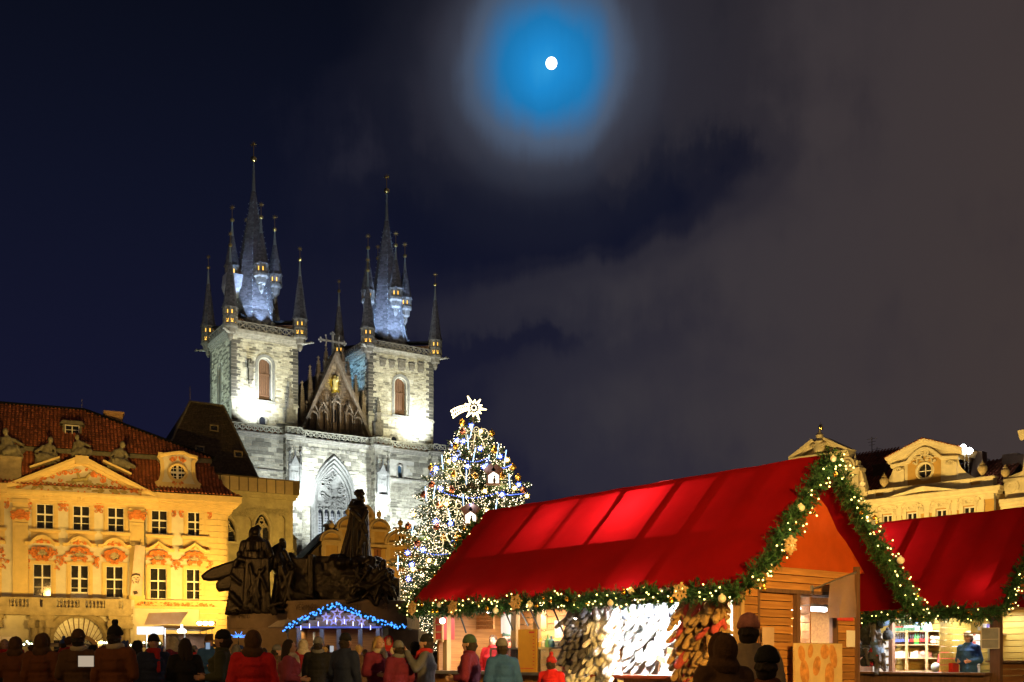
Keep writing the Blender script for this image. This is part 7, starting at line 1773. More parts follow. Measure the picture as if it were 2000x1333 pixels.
def stall_one():
 S = S1; uz = lambda x, y: ST.uz(x, y, .5); uL, uR = .6, ST.u(1668, .5)
 ztop = 2.74; wa, wb = ST.u(1556, .5), ST.u(1634, .5); wz0, wz1 = uz(1556, 1256)[1], uz(1590, 1163)[1]; pa, pb = ST.u(1479, .5), ST.u(1553, .5)
 boards(S, uL, uR, wz1 + .05, ztop, .5, .125); boards(S, uL, pa, .1, wz1 + .05, .5, .125); boards(S, pa, wa, .1, wz1, .56, .125, name='shutter_board'); boards(S, wa, wb, .1, wz0, .5, .125); boards(S, wb, uR, .1, wz1 + .05, .5, .125)
 q = MB(); q.bx(uL, uR, .56, .60, .05, wz0); q.bx(uL, wa, .60, .63, wz0, ztop); q.bx(wb, uR, .56, .6, wz0, ztop); q.bx(wa - .05, wb + .05, .505, .60, wz1 - .02, wz1 + .045); q.build('wall_backing', M_DARKWOOD, S)
 q = MB(); q.bx(pa - .03, wb + .05, .44, .5, wz1 + .0, wz1 + .06); q.bx(pa - .03, pa + .02, .46, .5, .1, wz1); q.bx(wa - .06, wa + .03, .45, .53, wz0 - .06, wz1); q.bx(wb - .16, wb + .0, .47, .53, wz0, wz1); q.bx(wa, wb, .42, .56, wz0 - .05, wz0); q.build('window_frame', M_DARKWOOD, S)
 q = MB(); q.bx(uR - .03, uR + .05, .42, .56, 0, ztop + .1); q.build('corner_post', M_DARKWOOD, S); q = MB(); q.bx(uL - .05, uL + .03, .45, .6, 0, 2.5); q.build('corner_post', M_POST, S)
 # right hand wall, loft deck, hut ceiling, back wall and partitions
 q = MB(); q.bx(uR - .04, uR, .56, 8, 0, 2.5); q.build('side_wall', M_BOARD, S)
 q = MB(); q.bx(.98, 3.0, .55, 8.05, 3.30, 3.33); q.build('loft_deck', M_POST, S)
 q = MB(); q.bx(.62, uR - .05, .62, 8.1, 2.46, 2.50); q.build('ceiling', M_POST, S)
 boards(S, .56, 4.0, .1, 2.46, 2.45, .14, axis='v', name='back_board'); boards(S, 4.1, 8.0, .1, 2.46, 2.45, .14, axis='v', name='back_board')
 q = MB(); q.bx(.7, 2.45, 4.03, 4.08, 0, 2.46); q.build('partition', M_BOARD, S); q = MB(); q.bx(.62, 2.45, 8.0, 8.05, 0, 2.46); q.build('end_wall', M_BOARD, S)
 for v in (4.06, 5.02, 5.62, 7.72): q = MB(); w = .07 if v != 5.02 else .05; q.bx(.56, .66, v - w, v + w, 0, 2.46); q.build('post', M_POST, S)
 q = MB(); q.bx(.55, .7, .6, 8.05, 2.22, 2.46); q.build('header_beam', M_POST, S)
 q = MB(); q.bx(.65, 2.4, .7, 8, 0, .18); q.build('floor', M_POST, S)
 q = MB(); zc = vz(ST, 1050, 1313, .3)[1]; q.bx(.28, .9, 4.2, 8.0, zc - .06, zc); q.build('counter', M_STEEL, S); q = MB(); q.bx(.5, .62, 4.12, 8.0, 0, zc - .06); q.build('counter_front', M_BOARD, S)
 zc2 = vz(ST, 1280, 1320, .4)[1]; q = MB(); q.bx(.35, 1.0, 1.45, 3.4, zc2 - .05, zc2); q.build('counter', mat('red_brown_counter', (.28, .06, .03), .6), S); q = MB(); q.bx(.48, .6, 1.4, 3.5, 0, zc2 - .05); q.build('counter_front', M_BOARD, S)
 # shutters held by struts
 for a, b_ in (((893, 1178), (908, 1236)), ((988, 1192), (1000, 1232)), ((1017, 1188), (1029, 1222)), ((1035, 1184), (1050, 1228)), ((1083, 1190), (1100, 1240))):
  q = MB(); v0, z0 = vz(ST, *a, .15); v1, z1 = vz(ST, *b_, .55); q.tube([(.12, v0, z0), (.58, v1, z1)], .016, 6); q.build('strut', M_BLACK, S)
 # lamps: tubes under the ceiling
 for k, (u, v, l) in enumerate(((1.1, 2.4, 1.5), (1.1, 6.2, 1.6), (1.1, 4.6, .7))):
  q = MB(); q.bx(u - .05, u + .05, v - l / 2, v + l / 2, 2.40, 2.46); q.tube([(u, v - l / 2 + .03, 2.38), (u, v + l / 2 - .03, 2.38)], .02, 8, 1); q.build('tube_lamp', [M_STEEL, glow('tube_glow', (.92, .97, 1), 14)], S)
 lamp('stall_tube_light', 'AREA', W1(1.15, 2.45, 2.33), 480, (.93, .97, 1), W1(1.3, 2.45, 0), (.3, 1.6)); lamp('stall_tube_light', 'AREA', W1(.72, 2.5, 2.18), 170, (.93, .97, 1), W1(2.4, 2.5, 1.4), (1.4, .2))
 lamp('stall_tube_light', 'AREA', W1(1.3, 6.1, 2.34), 230, (1, .95, .84), W1(1.3, 6.1, 0), (.4, 1.8)); lamp('stall_tube_light', 'AREA', W1(.9, 4.6, 2.3), 22, (1, .95, .84), W1(1.2, 4.6, 0), (.3, .6))
 lamp('loft_lamp', 'POINT', W1(2.15, 3.75, 3.5), 210, (1, .90, .80), None, .03); lamp('loft_lamp', 'POINT', W1(2.1, 5.7, 3.5), 60, (1, .85, .72), None, .06)
 lamp('eave_lamp', 'POINT', W1(.22, 2.3, 2.16), 13, (.93, .97, 1), None, .1)
 # lit shop window in the gable wall
 q = MB(); q.bx(wa - .3, uR - .05, 1.5, 1.54, wz0 - .3, 2.4); q.build('display_back', mat('display_board', (.62, .58, .48), .8), S)
 q = MB(); q.bx(wa + .03, wb + .1, .72, .80, wz1 - .16, wz1 - .12); q.tube([(wa + .05, .76, wz1 - .20), (wb + .08, .76, wz1 - .20)], .035, 8, 1); q.build('tube_lamp', [M_STEEL, glow('tube_glow', (.92, .97, 1), 14)], S)
 lamp('window_tube_light', 'AREA', W1((wa + wb) / 2, .85, wz1 - .24), 95, (.95, .98, 1), W1((wa + wb) / 2, 1.4, 0.9), (.7, .1))
 return wa, wb, wz0, wz1, uR, zc, zc2, pa
wa, wb, wz0, wz1, uR, ZC, ZC2, pa = stall_one()

# garlands of the near stall
n = 30
garland('long lit fir garland sagging along the eave of the nearest red stall', [W1(-.06, 8.15 * i / n, ZE - .10 - .03 * sin(i * 1.7)) for i in range(n + 1)], FACE_L, .19, 120, 13, 1, flakes=(.9, 4.6, 6.4, 7.7))
garland('lit fir garland over the near gable edge of the nearest red stall', [W1(.0, -.06, ZE - .06), W1(.55, -.1, ZE + .44), W1(1.2, -.1, ZE + 1.12), W1(1.983, -.1, ZR - .06), W1(2.7, -.1, ZR - .76), W1(3.6, -.1, ZR - 1.55), W1(4.58, -.1, ZRE - .16)], FACE_G, .20, 125, 17, 2, flakes=(.9,))
garland('lit fir garland up the far gable edge of the nearest red stall', [W1(0, 8.2, ZE - .05), W1(1.0, 8.2, ZE + .96), W1(1.983, 8.2, ZR - .04)], FACE_L, .18, 90, 9, 3)
garland('lit fir garland along the eave of the second red stall', [W2(-.05, 6.4 * i / 20, ZE - .12 - .05 * sin(i * 1.3)) for i in range(21)], FACE_L, .22, 105, 6, 4)
garland('lit fir garland rising along the gable of the second red stall', [W2(.0, -.06, ZE - .04), W2(.6, -.07, ZE + .6), W2(1.3, -.07, ZE + 1.3)], FACE_G, .20, 105, 22, 5)
for (u, v, z, p) in ((-.3, 1, ZE - .3, 2.2), (-.3, 3, ZE - .3, 2.2), (-.3, 5, ZE - .3, 2.2), (-.3, 7, ZE - .3, 2.2), (.7, -.35, ZE + .7, 2.2), (1.8, -.4, ZR - .3, 2.2), (3.0, -.4, ZR - 1, 2.2), (4.2, -.4, ZRE + .2, 2.2)): lamp('garland_light', 'POINT', W1(u, v, z), p, (1, .84, .42), None, .1)

# ---- goods of the near stall: each hung mitten and slipper is an object
def mitten(seed, l=.33, w=.085, thumb=True):
 q = MB(); capsule(q, (0, 0, 0), (0, 0, -l * .45), w * .62, w * .72); capsule(q, (0, 0, -l * .45), (0, -.01, -l), w * .8, w * .72); q.lathe([(w * .9, .04), (w * .98, .0), (w * .95, -.035), (w * .7, -.06)], 10)
 if thumb: capsule(q, (w * .5, 0, -l * .40), (w * 1.55, 0, -l * .74), w * .42, w * .36, 7)
 q.xf(Matrix.Diagonal((1, .62, 1, 1)))
 return remesh(q, .018, 2, 'mitten')
MIT, SLI = mitten(1), mitten(2, .34, .085, False)
def mitset(me, nm, m): a = me.copy(); a.name = nm; a.materials.clear(); a.materials.append(m); return a
WOOL = lambda n_, c: mat(n_, c, .95, scale=20, bump=.5, bscale=70, objvar=.3, var=.25)
def hang(me, nm, v0, v1, z0, z1, rows, cols, u, lab, cat, grp, seed, tilt=.5, alt=None):
 rnd = random.Random(seed)
 for r in range(rows):
  for c in range(cols):
   v = v0 + (v1 - v0) * (c + .5 + rnd.uniform(-.25, .25) + .25 * (r % 2)) / cols; z = z1 - (z1 - z0) * (r + rnd.uniform(-.15, .15)) / rows; a = alt and rnd.random() < .22
   inst(nm, alt[0] if a else me, None, W1(u - .03 * (r % 3) + rnd.uniform(-.04, .02), v, z), (rnd.uniform(-.9, -.3), rnd.uniform(-tilt, tilt) * .6, ST.rot() + rnd.uniform(-.8, .8) - pi / 2), rnd.uniform(.8, 1.1), (alt[1] if a else lab).format(nth(r), nth(c)), cat, grp)
MB_ = mitset(MIT, 'mitten', WOOL('brown_wool', (.34, .20, .07))); MR_ = mitset(MIT, 'mitten', WOOL('red_wool', (.36, .05, .04))); MG_ = mitset(MIT, 'mitten', WOOL('grey_wool', (.115, .105, .11))); SW2 = mitset(SLI, 'slipper', WOOL('white_wool', (.80, .77, .70)))
hang(MB_, 'mitten', .62, 1.5, 1.05, 2.22, 13, 7, .46, 'brown wool mitten, {} row down, {} from the stall corner', 'mitten', 'wool mittens hung at the stall corner', 1, .9, (MR_, 'red wool mitten, {} row down, {} from the stall corner'))
hang(MG_, 'mitten', 3.42, 3.98, 1.32, 2.26, 11, 6, .46, 'grey wool mitten, {} row down, {} from the white goods', 'mitten', 'grey mittens in the column beside the food counter', 2, .4)
hang(SW2, 'slipper', 2.85, 3.40, 1.00, 2.22, 11, 6, .50, 'white slipper beside grey mittens, {} row down, {} from the opening', 'slipper', 'white slippers hung beside the opening', 3, .5)
hang(SW2, 'slipper', 3.42, 3.98, 1.00, 1.32, 4, 6, .48, 'white slipper below grey mittens, {} row down, {} from the right', 'slipper', 'white slippers below the grey mittens', 4, .4)
hang(SW2, 'slipper', 2.35, 4.0, 1.15, 2.32, 8, 10, 1.75, 'white slipper on the back wall, {} row down, {} from the right', 'slipper', 'white slippers on the stall back wall', 6, .3)
q = MB(); q.bx(1.84, 1.87, 2.3, 4.0, .9, 2.44); q.build('white_fill_sheet', mat('white_paper', (.75, .74, .70), .8, var=.05), S1)  # added white sheet, stands for the overexposed white behind the slippers
SK = mitset(SLI, 'sock', WOOL('dark_grey_wool', (.07, .075, .09)))
for i in range(9): inst('sock', SK, None, W1(.72 + .05 * (i % 2), 1.62 + .17 * i, 2.30), (0, 0, ST.rot() + i), .62 + .1 * (i % 3), 'dark grey sock hanging under the ceiling of the white stall, {} from the right'.format(nth(i)), 'sock', 'socks hanging in the white stall')
for i, (v, z) in enumerate(((1.75, 1.72), (2.1, 1.45), (2.5, 1.33))):
 q = MB(); q.bx(-.09, .09, -.01, .01, -.05, .05); q.bar((0, 0, -.05), (.02, 0, -.22), .012); q.build('price_tag', mat('tan_card', (.42, .24, .10), .8), None, loc=W1(.7 + .2 * i, v, z), rot=(0, .2 * i, ST.rot() - pi / 2), label='tan price card among the white goods, {} from the right'.format(nth(i)), cat='price card', group='price cards in the white stall')

# ---- food counter
def food():
 Z = lambda px, py, u: vz(ST, px, py, u)
 v0, zt = Z(961, 1269, .35); v1, _ = Z(1128, 1269, .35); zb = ZC
 C = thing('glass_case', 'steel framed glass case on the food counter of the nearest stall', 'display case', W1(.3, 0, 0), ST.rot())
 q = MB(); vlo, vhi = mm(v0, v1)
 for v in (vlo, (vlo + vhi) / 2, vhi): q.bx(0, .03, v - .015, v + .015, zb, zt); q.bx(.45, .48, v - .015, v + .015, zb, zt)
 q.bx(0, .48, vlo, vhi, zt, zt + .03); q.build('frame', M_STEEL, C); q = MB(); q.bx(.008, .016, vlo, vhi, zb, zt)
 gm = mat('case_glass', (.5, .6, .65), .05, spec=.6); gm.node_tree.nodes['Principled BSDF'].inputs['Transmission Weight'].default_value = .92; q.build('glass_pane', gm, C)
 # yellow menu board hung before the counter
 v0, z0 = Z(1013.5, 1313, .12); v1, z1 = Z(1050, 1229, .12); lo, hi = mm(v0, v1)
 B = thing('menu_board', 'ochre yellow menu board hanging in front of the food counter', 'menu board', W1(.12, 0, 0), ST.rot()); q = MB(); q.bx(-.02, .02, lo, hi, z0, z1); q.build('board', mat('ochre_board', (.62, .33, .05), .7, scale=3, var=.1), B)
 q = MB(); q.bx(-.024, -.0195, lo + .06, lo + .20, z1 - .07, z1 - .04)
 for k in range(9): q.bx(-.024, -.0195, lo + .06, lo + .10, z1 - .13 - k * .062, z1 - .115 - k * .062)
 q.bx(-.024, -.0195, lo + .08, hi - .06, z0 + .06, z0 + .072); q.build('printed_price', mat('red_print', (.55, .05, .04), .7), B); q = MB(); q.bx(-.005, .005, lo - .015, lo - .002, z0, z1); q.build('edge_strip', M_BLACK, B)
 # plank shutter, white notices, sign
 for nm, lab, cat, a, b_, u, m in (('plank_panel', 'pale planked panel behind the food counter', 'panel', (908, 1231), (966, 1196), 1.6, M_BOARD), ('notice', 'white notice with a red header behind the food counter', 'notice', (979, 1238), (1001, 1192), 1.2, mat('white_paper', (.75, .74, .70), .8, var=.05)),
                                      ('notice', 'white sheet hanging by the post of the food counter', 'notice', (1084, 1246), (1098, 1212), 1.0, mat('white_paper', (.75, .74, .70))), ('shutter_panel', 'orange brown shutter panel behind the menu board', 'panel', (1047, 1228), (1068, 1192), 1.3, M_BOARD)):
  v0, z0 = Z(*a, u); v1, z1 = Z(*b_, u); lo, hi = mm(v0, v1); T = thing(nm, lab, cat, W1(u, 0, 0), ST.rot())
  if nm == 'plank_panel':
   boards(T, lo, hi, z0, z1, 0, .09, axis='v', name='plank')
  else: q = MB(); q.bx(-.01, .01, lo, hi, z0, z1); q.build('sheet', m, T)
  if 'header' in lab: q = MB(); q.bx(-.014, -.0102, lo, hi, z1 - .06, z1); q.build('header_strip', mat('red_print', (.55, .05, .04)), T)
 # things on the counter
 for i, (px, w, h, c) in enumerate(((1070, .05, .22, (.15, .4, .2)), (1077, .05, .2, (.1, .3, .45)), (1056, .06, .17, (.7, .45, .1)), (1062, .05, .15, (.75, .7, .6)))):
  v, _ = Z(px, 1269, .5); q = MB(); q.lathe([(w, 0), (w, h * .6), (w * .4, h * .75), (w * .4, h)], 10); q.build('sauce_bottle', mat('sauce_%d' % i, c, .4), None, True, loc=W1(.5, v, zt + .03), label=('green', 'blue', 'orange', 'white')[i] + ' sauce bottle standing on the glass case', cat='bottle', group='bottles on the food counter')
 v0, z0 = Z(1078, 1268, .55); v1, z1 = Z(1110, 1256, .55); lo, hi = mm(v0, v1); q = MB(); q.bx(-.1, .12, lo, hi, 0, .11); q.build('carton', mat('white_paper', (.75, .74, .70)), None, loc=W1(.62, 0, zt + .03), rot=(0, 0, ST.rot()), label='white carton lying on the glass case', cat='carton')
 # red and white cabinet at the far end
 v0, z0 = Z(852, 1250, .5); v1, z1 = Z(868, 1205, .5); lo, hi = mm(v0, v1); K = thing('red_cabinet', 'narrow red lit cabinet at the far end of the food counter', 'cabinet', W1(.45, 0, 0), ST.rot()); q = MB(); q.bx(.02, .3, lo, hi, z0, z1); q.build('cabinet_body', mat('red_enamel', (.5, .03, .03), .4), K); q = MB()
 for v in (lo, hi): q.bx(-.01, .02, v - .02, v + .02, z0 - .05, z1 + .05)
 for k in range(4): z = z0 + (z1 - z0) * k / 3; q.bx(-.01, .02, lo, hi, z - .012, z + .012)
 q.build('cabinet_frame', M_POST, K)
 for i, (px, py) in enumerate(((864, 1213), (1127, 1209), (893, 1189), (955, 1193), (1058, 1186))):
  v, z = Z(px, py, .3); q = MB(); q.ball((0, 0, 0), .055, 10, 7); q.lathe([(.02, .05), (.03, .09)], 8, m=1); q.build('lamp_bulb', [glow('bare_bulb', (1, .92, .76), 20), M_BLACK], None, True, loc=W1(.3, v, z), label='bare glowing bulb under the eave of the nearest stall, {} from the left'.format(nth([0, 4, 1, 2, 3][i])), cat='light bulb', group='bare bulbs under the stall eave'); lamp('bulb_light', 'POINT', W1(.2, v, z - .1), 3, (1, .9, .72), None, .05)
food()

# ---- gable side: flag, poster board, window goods
def gable_side():
 uz = lambda x, y, v=.5: ST.uz(x, y, v)
 a = uz(1581, 1152); d = uz(1672, 1118, -.25); Fg = thing('flag', 'plain brownish flag hanging from a slanting pole on the stall gable', 'flag', ST.W(0), ST.rot())
 q = MB(); q.tube([(a[0], .47, a[1]), (d[0], -.25, d[1])], .014, 6); q.bx(a[0] - .03, a[0] + .03, .44, .49, a[1] - .07, a[1] + .06); q.build('pole', M_STEEL, Fg)
 A0 = Vector((a[0], .47, a[1])).lerp(Vector((d[0], -.25, d[1])), .42); A1 = Vector((a[0], .47, a[1])).lerp(Vector((d[0], -.25, d[1])), .97); q = MB(); vs = []
 zbot = uz(1640, 1207, .0)[1]
 for j in range(9):
  for i in range(9):
   p = A0.lerp(A1, i / 8); t = j / 8; z = p.z * (1 - t) + zbot * t; vs.append((p.x + .02 * sin(i * 1.3) * t, p.y + .05 * sin(i * 1.1 + t * 3) * t, z))
 q.add(vs, [(j * 9 + i, (j + 1) * 9 + i, (j + 1) * 9 + i + 1, j * 9 + i + 1) for j in range(8) for i in range(8)]); q.build('cloth', mat('flag_cloth', (.22, .14, .09), .85, scale=3, trans=.25, col2=(.30, .19, .13)), Fg, True)
 x0, x1 = uz(1552, 1258, .3)[0], uz(1645, 1258, .3)[0]; zt = uz(1600, 1257, .3)[1]
 P = thing('poster_board', 'tan poster board with pictures of pastry leaning under the gable window', 'poster board', ST.W(0), ST.rot()); q = MB(); q.bx(x0, x1, .30, .33, .5, zt); q.build('board', mat('tan_poster', (.52, .36, .17), .7, scale=4, var=.15), P)
 q = MB(); rnd = random.Random(3)
 for cx, cz, rx, rz_, an in ((.14, -.16, .09, .13, .3), (.32, -.12, .07, .11, -.2), (.62, -.13, .12, .12, .2), (.8, -.2, .1, .2, .3), (.45, -.35, .1, .16, -.3), (.2, -.45, .12, .2, .2), (.72, -.5, .13, .2, 0)):
  q.add([(x0 + (x1 - x0) * cx + rx * cos(t) * cos(an) - rz_ * sin(t) * sin(an), .297, zt + cz + rx * cos(t) * sin(an) + rz_ * sin(t) * cos(an)) for t in [k * pi / 6 for k in range(12)]], [tuple(range(11, -1, -1))])
 q.build('printed_picture', mat('pastry_print', (.46, .20, .05), .7, scale=8, var=.4), P)
 for nm, lab, cat, px0, py0, px1, py1, v, m in (('sign_card', 'small white card on the boards right of the gable window', 'card', 1655, 1264, 1670, 1232, .44, M_FRAMEW), ('leaflet_holder', 'clear leaflet holder on the boards left of the gable window', 'leaflet holder', 1490, 1262, 1512, 1226, .42, mat('leaflet', (.45, .30, .20), .5)), ('red_sign', 'red painted sign panel beside the gable window', 'sign', 1637, 1212, 1667, 1200, .44, mat('red_print', (.55, .05, .04)))):
  a_, zb = uz(px0, py0, v); b_, zt_ = uz(px1, py1, v); q = MB(); q.bx(a_, b_, v, v + .02, zb, zt_); q.build(nm, m, None, loc=ST.W(0), rot=(0, 0, ST.rot()), label=lab, cat=cat)
 # goods seen through the window
 disc = MB(); disc.lathe([(.02, -.012), (.075, -.012), (.075, .012), (.02, .012)], 14); disc.xf(Matrix.Rotation(pi / 2, 4, 'X')); disc.bar((0, 0, .07), (0, 0, .16), .012); dm = disc.mesh('wooden_plate', [mat('plate_wood', (.48, .38, .18), .7, scale=9, var=.3)])
 for r in range(3):
  for c in range(3): inst('wooden_plate', dm, None, W1(wa + .40 + .15 * c, 1.40, wz0 + .10 + .17 * r), (0, 0, ST.rot()), 1, 'round wooden plate in the gable window, {} row up, {} from left'.format(nth(r), nth(c)), 'plate', 'wooden plates in the gable window')
 rnd = random.Random(6); cols = ((.6, .1, .08), (.1, .2, .5), (.7, .6, .3), (.75, .72, .68), (.2, .4, .25))
 for r in range(4):
  q = MB(); q.bx(wa - .02, wa + .34, 1.0, 1.2, wz0 + .02 + .16 * r, wz0 + .035 + .16 * r); q.build('shelf', M_POST, S1)
  for c in range(5):
   k = rnd.randrange(5); q = MB(); w = rnd.uniform(.018, .03); q.lathe([(w, 0), (w * 1.1, .05), (w * .5, .085), (w * .7, .10), (w * .1, .115)], 8); q.build('souvenir', mat('souvenir_%d' % k, cols[k], .5), None, True, loc=W1(wa + .03 + .065 * c, 1.06, wz0 + .035 + .16 * r), label='small painted souvenir in gable window, {} shelf up, {} from left'.format(nth(r), nth(c)), cat='souvenir', group='souvenirs in the gable window')
gable_side()

# ---- second stall
def stall_two():
 S = SS; Z = lambda px, py, u: vz(S2, px, py, u); f = S2
 q = MB(); q.bx(.62, 3.4, .62, 8, 2.42, 2.46); q.build('ceiling', M_POST, S); q = MB(); q.bx(.55, .7, .5, 8, 2.22, 2.42); q.build('header_beam', M_DARKWOOD, S)
 boards(S, .5, 4.4, .1, 2.42, 2.3, .14, axis='v', name='back_board', m=mat('yellow_board', (.40, .28, .06), .6, scale=1, stretch=(14, 1.2, 14), var=.25, objvar=.15))
 for px in (1741, 1945): v, _ = Z(px, 1250, .6); w = .045 if px == 1741 else .11; q = MB(); q.bx(.56, .68, v - w, v + w, 0, 2.42); q.build('post', M_DARKWOOD, S)
 q = MB(); q.bx(.6, 2.3, 4.2, 4.25, 0, 2.42); q.build('partition', M_DARKWOOD, S); zc = Z(1850, 1314, .35)[1]; q = MB(); q.bx(.25, .9, .45, 4.2, zc - .05, zc); q.build('counter', M_DARKWOOD, S); boards(S, .45, 4.2, .1, zc - .05, .5, .2, axis='v', name='counter_board', m=M_DARKWOOD)
 # gable side: low boarded wall with counter and a shelf above
 boards(S, .6, 3.4, .1, 1.25, .5, .14, name='wall_board'); q = MB(); q.bx(.6, 3.4, .3, .62, 1.25, 1.29); q.build('gable_counter', M_DARKWOOD, S); q = MB(); q.bx(.7, 3.4, .95, 1.15, 1.86, 1.89); q.build('gable_shelf', M_POST, S)
 boards(S, .7, 3.4, .1, 2.42, 1.7, .14, name='inner_board', m=mat('yellow_board', (.40, .28, .06)))
 lamp('stall_tube_light', 'AREA', W2(1.2, 2.2, 2.36), 260, (.97, .99, 1), W2(1.4, 2.2, 0), (.4, 2.4)); lamp('stall_tube_light', 'AREA', W2(.75, 3.6, 2.2), 50, (.97, .99, 1), W2(1.2, 3.7, 1), (.4, .8)); lamp('stall_tube_light', 'AREA', W2(1.6, 1.0, 2.36), 50, (1, .95, .85), W2(1.6, 1.0, 0), (1.0, .3)); lamp('loft_lamp', 'POINT', W2(.75, .62, 2.66), 9, (1, .9, .8), None, .08); lamp('loft_lamp', 'POINT', W2(1.9, 4.0, 3.4), 150, (1, .9, .8), None, .08)
 for v in (1.5, 3.0): q = MB(); q.tube([(1.2, v - .5, 2.36), (1.2, v + .5, 2.36)], .02, 8); q.build('tube_lamp', glow('tube_glow', (.92, .97, 1), 14), S)
 q = MB(); q.bx(.65, 2.2, .8, 4.1, 0, .18); q.build('floor', M_POST, S)
 # shelf rack with drinks
 u = 2.05; vl, _ = Z(1820, 1250, u); vr_, _ = Z(1750, 1250, u); lo, hi = mm(vl, vr_); v3, _ = Z(1858, 1250, u); zs = [Z(1785, y, u)[1] for y in (1310, 1285, 1259, 1233)]; Rk = thing('shelf_rack', 'wooden shelf rack of drinks at the back of the second stall', 'shelf rack', W2(0, 0, 0), f.rot()); q = MB()
 for v in (lo, (lo + hi) / 2 + .05, hi, v3): q = MB(); q.bx(u - .25, u - .2, v - .025, v + .025, .3, zs[3] + (.3 if v == v3 else .02)); q.build('upright', M_POST, Rk)
 for z in zs: q = MB(); q.bx(u - .24, u + .2, v3, hi, z - .025, z); q.build('shelf', M_POST, Rk)
 def bottle(h, w, body, cap_, lab):
  q = MB(); q.lathe([(w * .95, 0), (w, .02), (w, h * .55), (w * .45, h * .8), (w * .38, h * .93)], 10); q.lathe([(w * .42, h * .93), (w * .42, h)], 8, m=1); q.lathe([(w * 1.02, h * .22), (w * 1.02, h * .48)], 10, m=2, cap=False); return q.mesh('bottle', [mat('drink_' + body[0], body[1], .15), mat('cap_' + cap_[0], cap_[1], .4), mat('label_' + lab[0], lab[1], .6)], True)
 cola = ('cola', (.03, .012, .008)); kinds = [(bottle(.27, .036, cola, ('red', (.5, .03, .03)), ('red', (.5, .03, .03))), 'dark cola bottle with red label'), (bottle(.27, .036, ('green', (.04, .30, .06)), ('green', (.04, .3, .06)), ('lime', (.4, .5, .05))), 'green lemonade bottle'), (bottle(.27, .036, cola, ('white', (.7, .7, .7)), ('blue', (.1, .15, .5))), 'dark bottle with blue and white label')]
 row2 = [2, 2, 2, 2, 2, 2, 0, 0, 1, 1, 0, 0, 0, 0]
 for i, k in enumerate(row2): v = hi - .06 - (hi - lo - .1) * i / (len(row2) - 1); inst('bottle', kinds[k][0], None, W2(u - .1, v, zs[2]), (0, 0, 0), 1, kinds[k][1] + ' on the drinks shelf, {} from the left'.format(nth(i)), 'bottle', 'bottles on the middle shelf')
 q = MB(); q.lathe([(.034, 0), (.036, .01), (.036, .11), (.03, .125), (.03, .13)], 10); q.lathe([(.037, .07), (.037, .115)], 10, m=1, cap=False); cm = q.mesh('can', [mat('can_green', (.08, .25, .12), .35), mat('can_white', (.7, .7, .68), .4)], True); q = MB(); q.lathe([(.034, 0), (.036, .01), (.036, .11), (.03, .125), (.03, .13)], 10); q.lathe([(.037, .08), (.037, .115)], 10, m=1, cap=False); cr = q.mesh('can', [mat('can_green', (.08, .25, .12)), mat('can_red', (.6, .05, .04), .4)], True)
 for i in range(12): v = hi - .06 - (hi - lo) * .72 * i / 11; inst('can', cr if i < 4 else cm, None, W2(u - .1, v, zs[3]), (0, 0, 0), 1.1, ('red and green' if i < 4 else 'white and green') + ' jar on the top shelf of the rack, {} from the left'.format(nth(i)), 'jar', 'jars on the top shelf')
 for i in range(2):
  q = MB()
  for a in range(2):
   for c in range(2): q.lathe([(.045, 0), (.045, .13), (.018, .17), (.018, .19)], 8, (a * .09, c * .09, 0)); q.lathe([(.02, .19), (.02, .205)], 6, (a * .09, c * .09, 0), 1)
  q.build('water_pack', [mat('water_bottle', (.45, .60, .72), .2), mat('cap_bluewater', (.05, .2, .6), .4)], None, True, loc=W2(u - .15, lo + .06 + .22 * i, zs[3]), label=('right' if i == 0 else 'left') + ' one of two packs of water bottles on the top shelf', cat='water pack', group='packs of water bottles')
 rnd = random.Random(2); sk = MB(); ellip(sk, (0, 0, .05), (.07, .07, .055)); skm = sk.mesh('onion', [mat('pale_onion', (.62, .52, .34), .5, scale=9, var=.2)], True)
 for i in range(14): inst('onion', skm, None, W2(u - .1 + rnd.uniform(-.06, .06), lo - .07 - (lo - v3 - .1) * (i % 7) / 6.3, zs[2] + .085 * (i // 7)), (0, 0, i), rnd.uniform(.85, 1.15), 'pale onion on the shelf beside the bottles, {} in {} layer'.format(nth(i % 7), 'bottom' if i < 7 else 'top'), 'onion', 'onions on the shelf')
 for i, (dv, w, c, lab) in enumerate(((.2, .17, (.72, .68, .58), 'white paper bundle on the lower shelf at the left'), (.62, .12, (.7, .62, .5), 'cream paper bundle on the lower shelf in the middle'), (.85, .15, (.62, .25, .18), 'red and white bag on the lower shelf at the right'))):
  q = MB(); ellip(q, (0, 0, .08), (.12, w, .09)); q.taper(-.1, .1, -w * .9, w * .9, 0, .14, .9); q.build('bundle', mat('bundle_%d' % i, c, .7, scale=6, bump=.3), None, True, loc=W2(u - .06, hi - dv * (hi - lo), zs[1]), rot=(0, 0, f.rot()), label=lab, cat='bundle', group='bundles on the lower shelf')
 # white packs right of the rack
 for r in range(5):
  for c in range(2): q = MB(); q.bx(-.1, .1, -.13, .13, 0, .17); q.bx(-.103, -.1, -.13, .13, .11, .16, 1); q.build('carton', [mat('white_paper', (.75, .74, .70)), mat('pink_print', (.62, .14, .12), .6)], None, loc=W2(u, v3 - .2 - .3 * c, .9 + .185 * r + .1), rot=(0, 0, f.rot()), label='white and pink carton right of the rack, {} down in {} stack'.format(nth(4 - r), ('left', 'right')[c]), cat='carton', group='cartons stacked in the second stall')
 v, _ = Z(1868, 1296, 1.5); q = MB(); q.bx(-.14, .14, -.14, .14, 0, .2); q.build('red_crate', mat('red_plastic', (.5, .02, .02), .5), None, loc=W2(1.2, v, zc), rot=(0, 0, f.rot()), label='red plastic crate on the counter of the second stall', cat='crate')
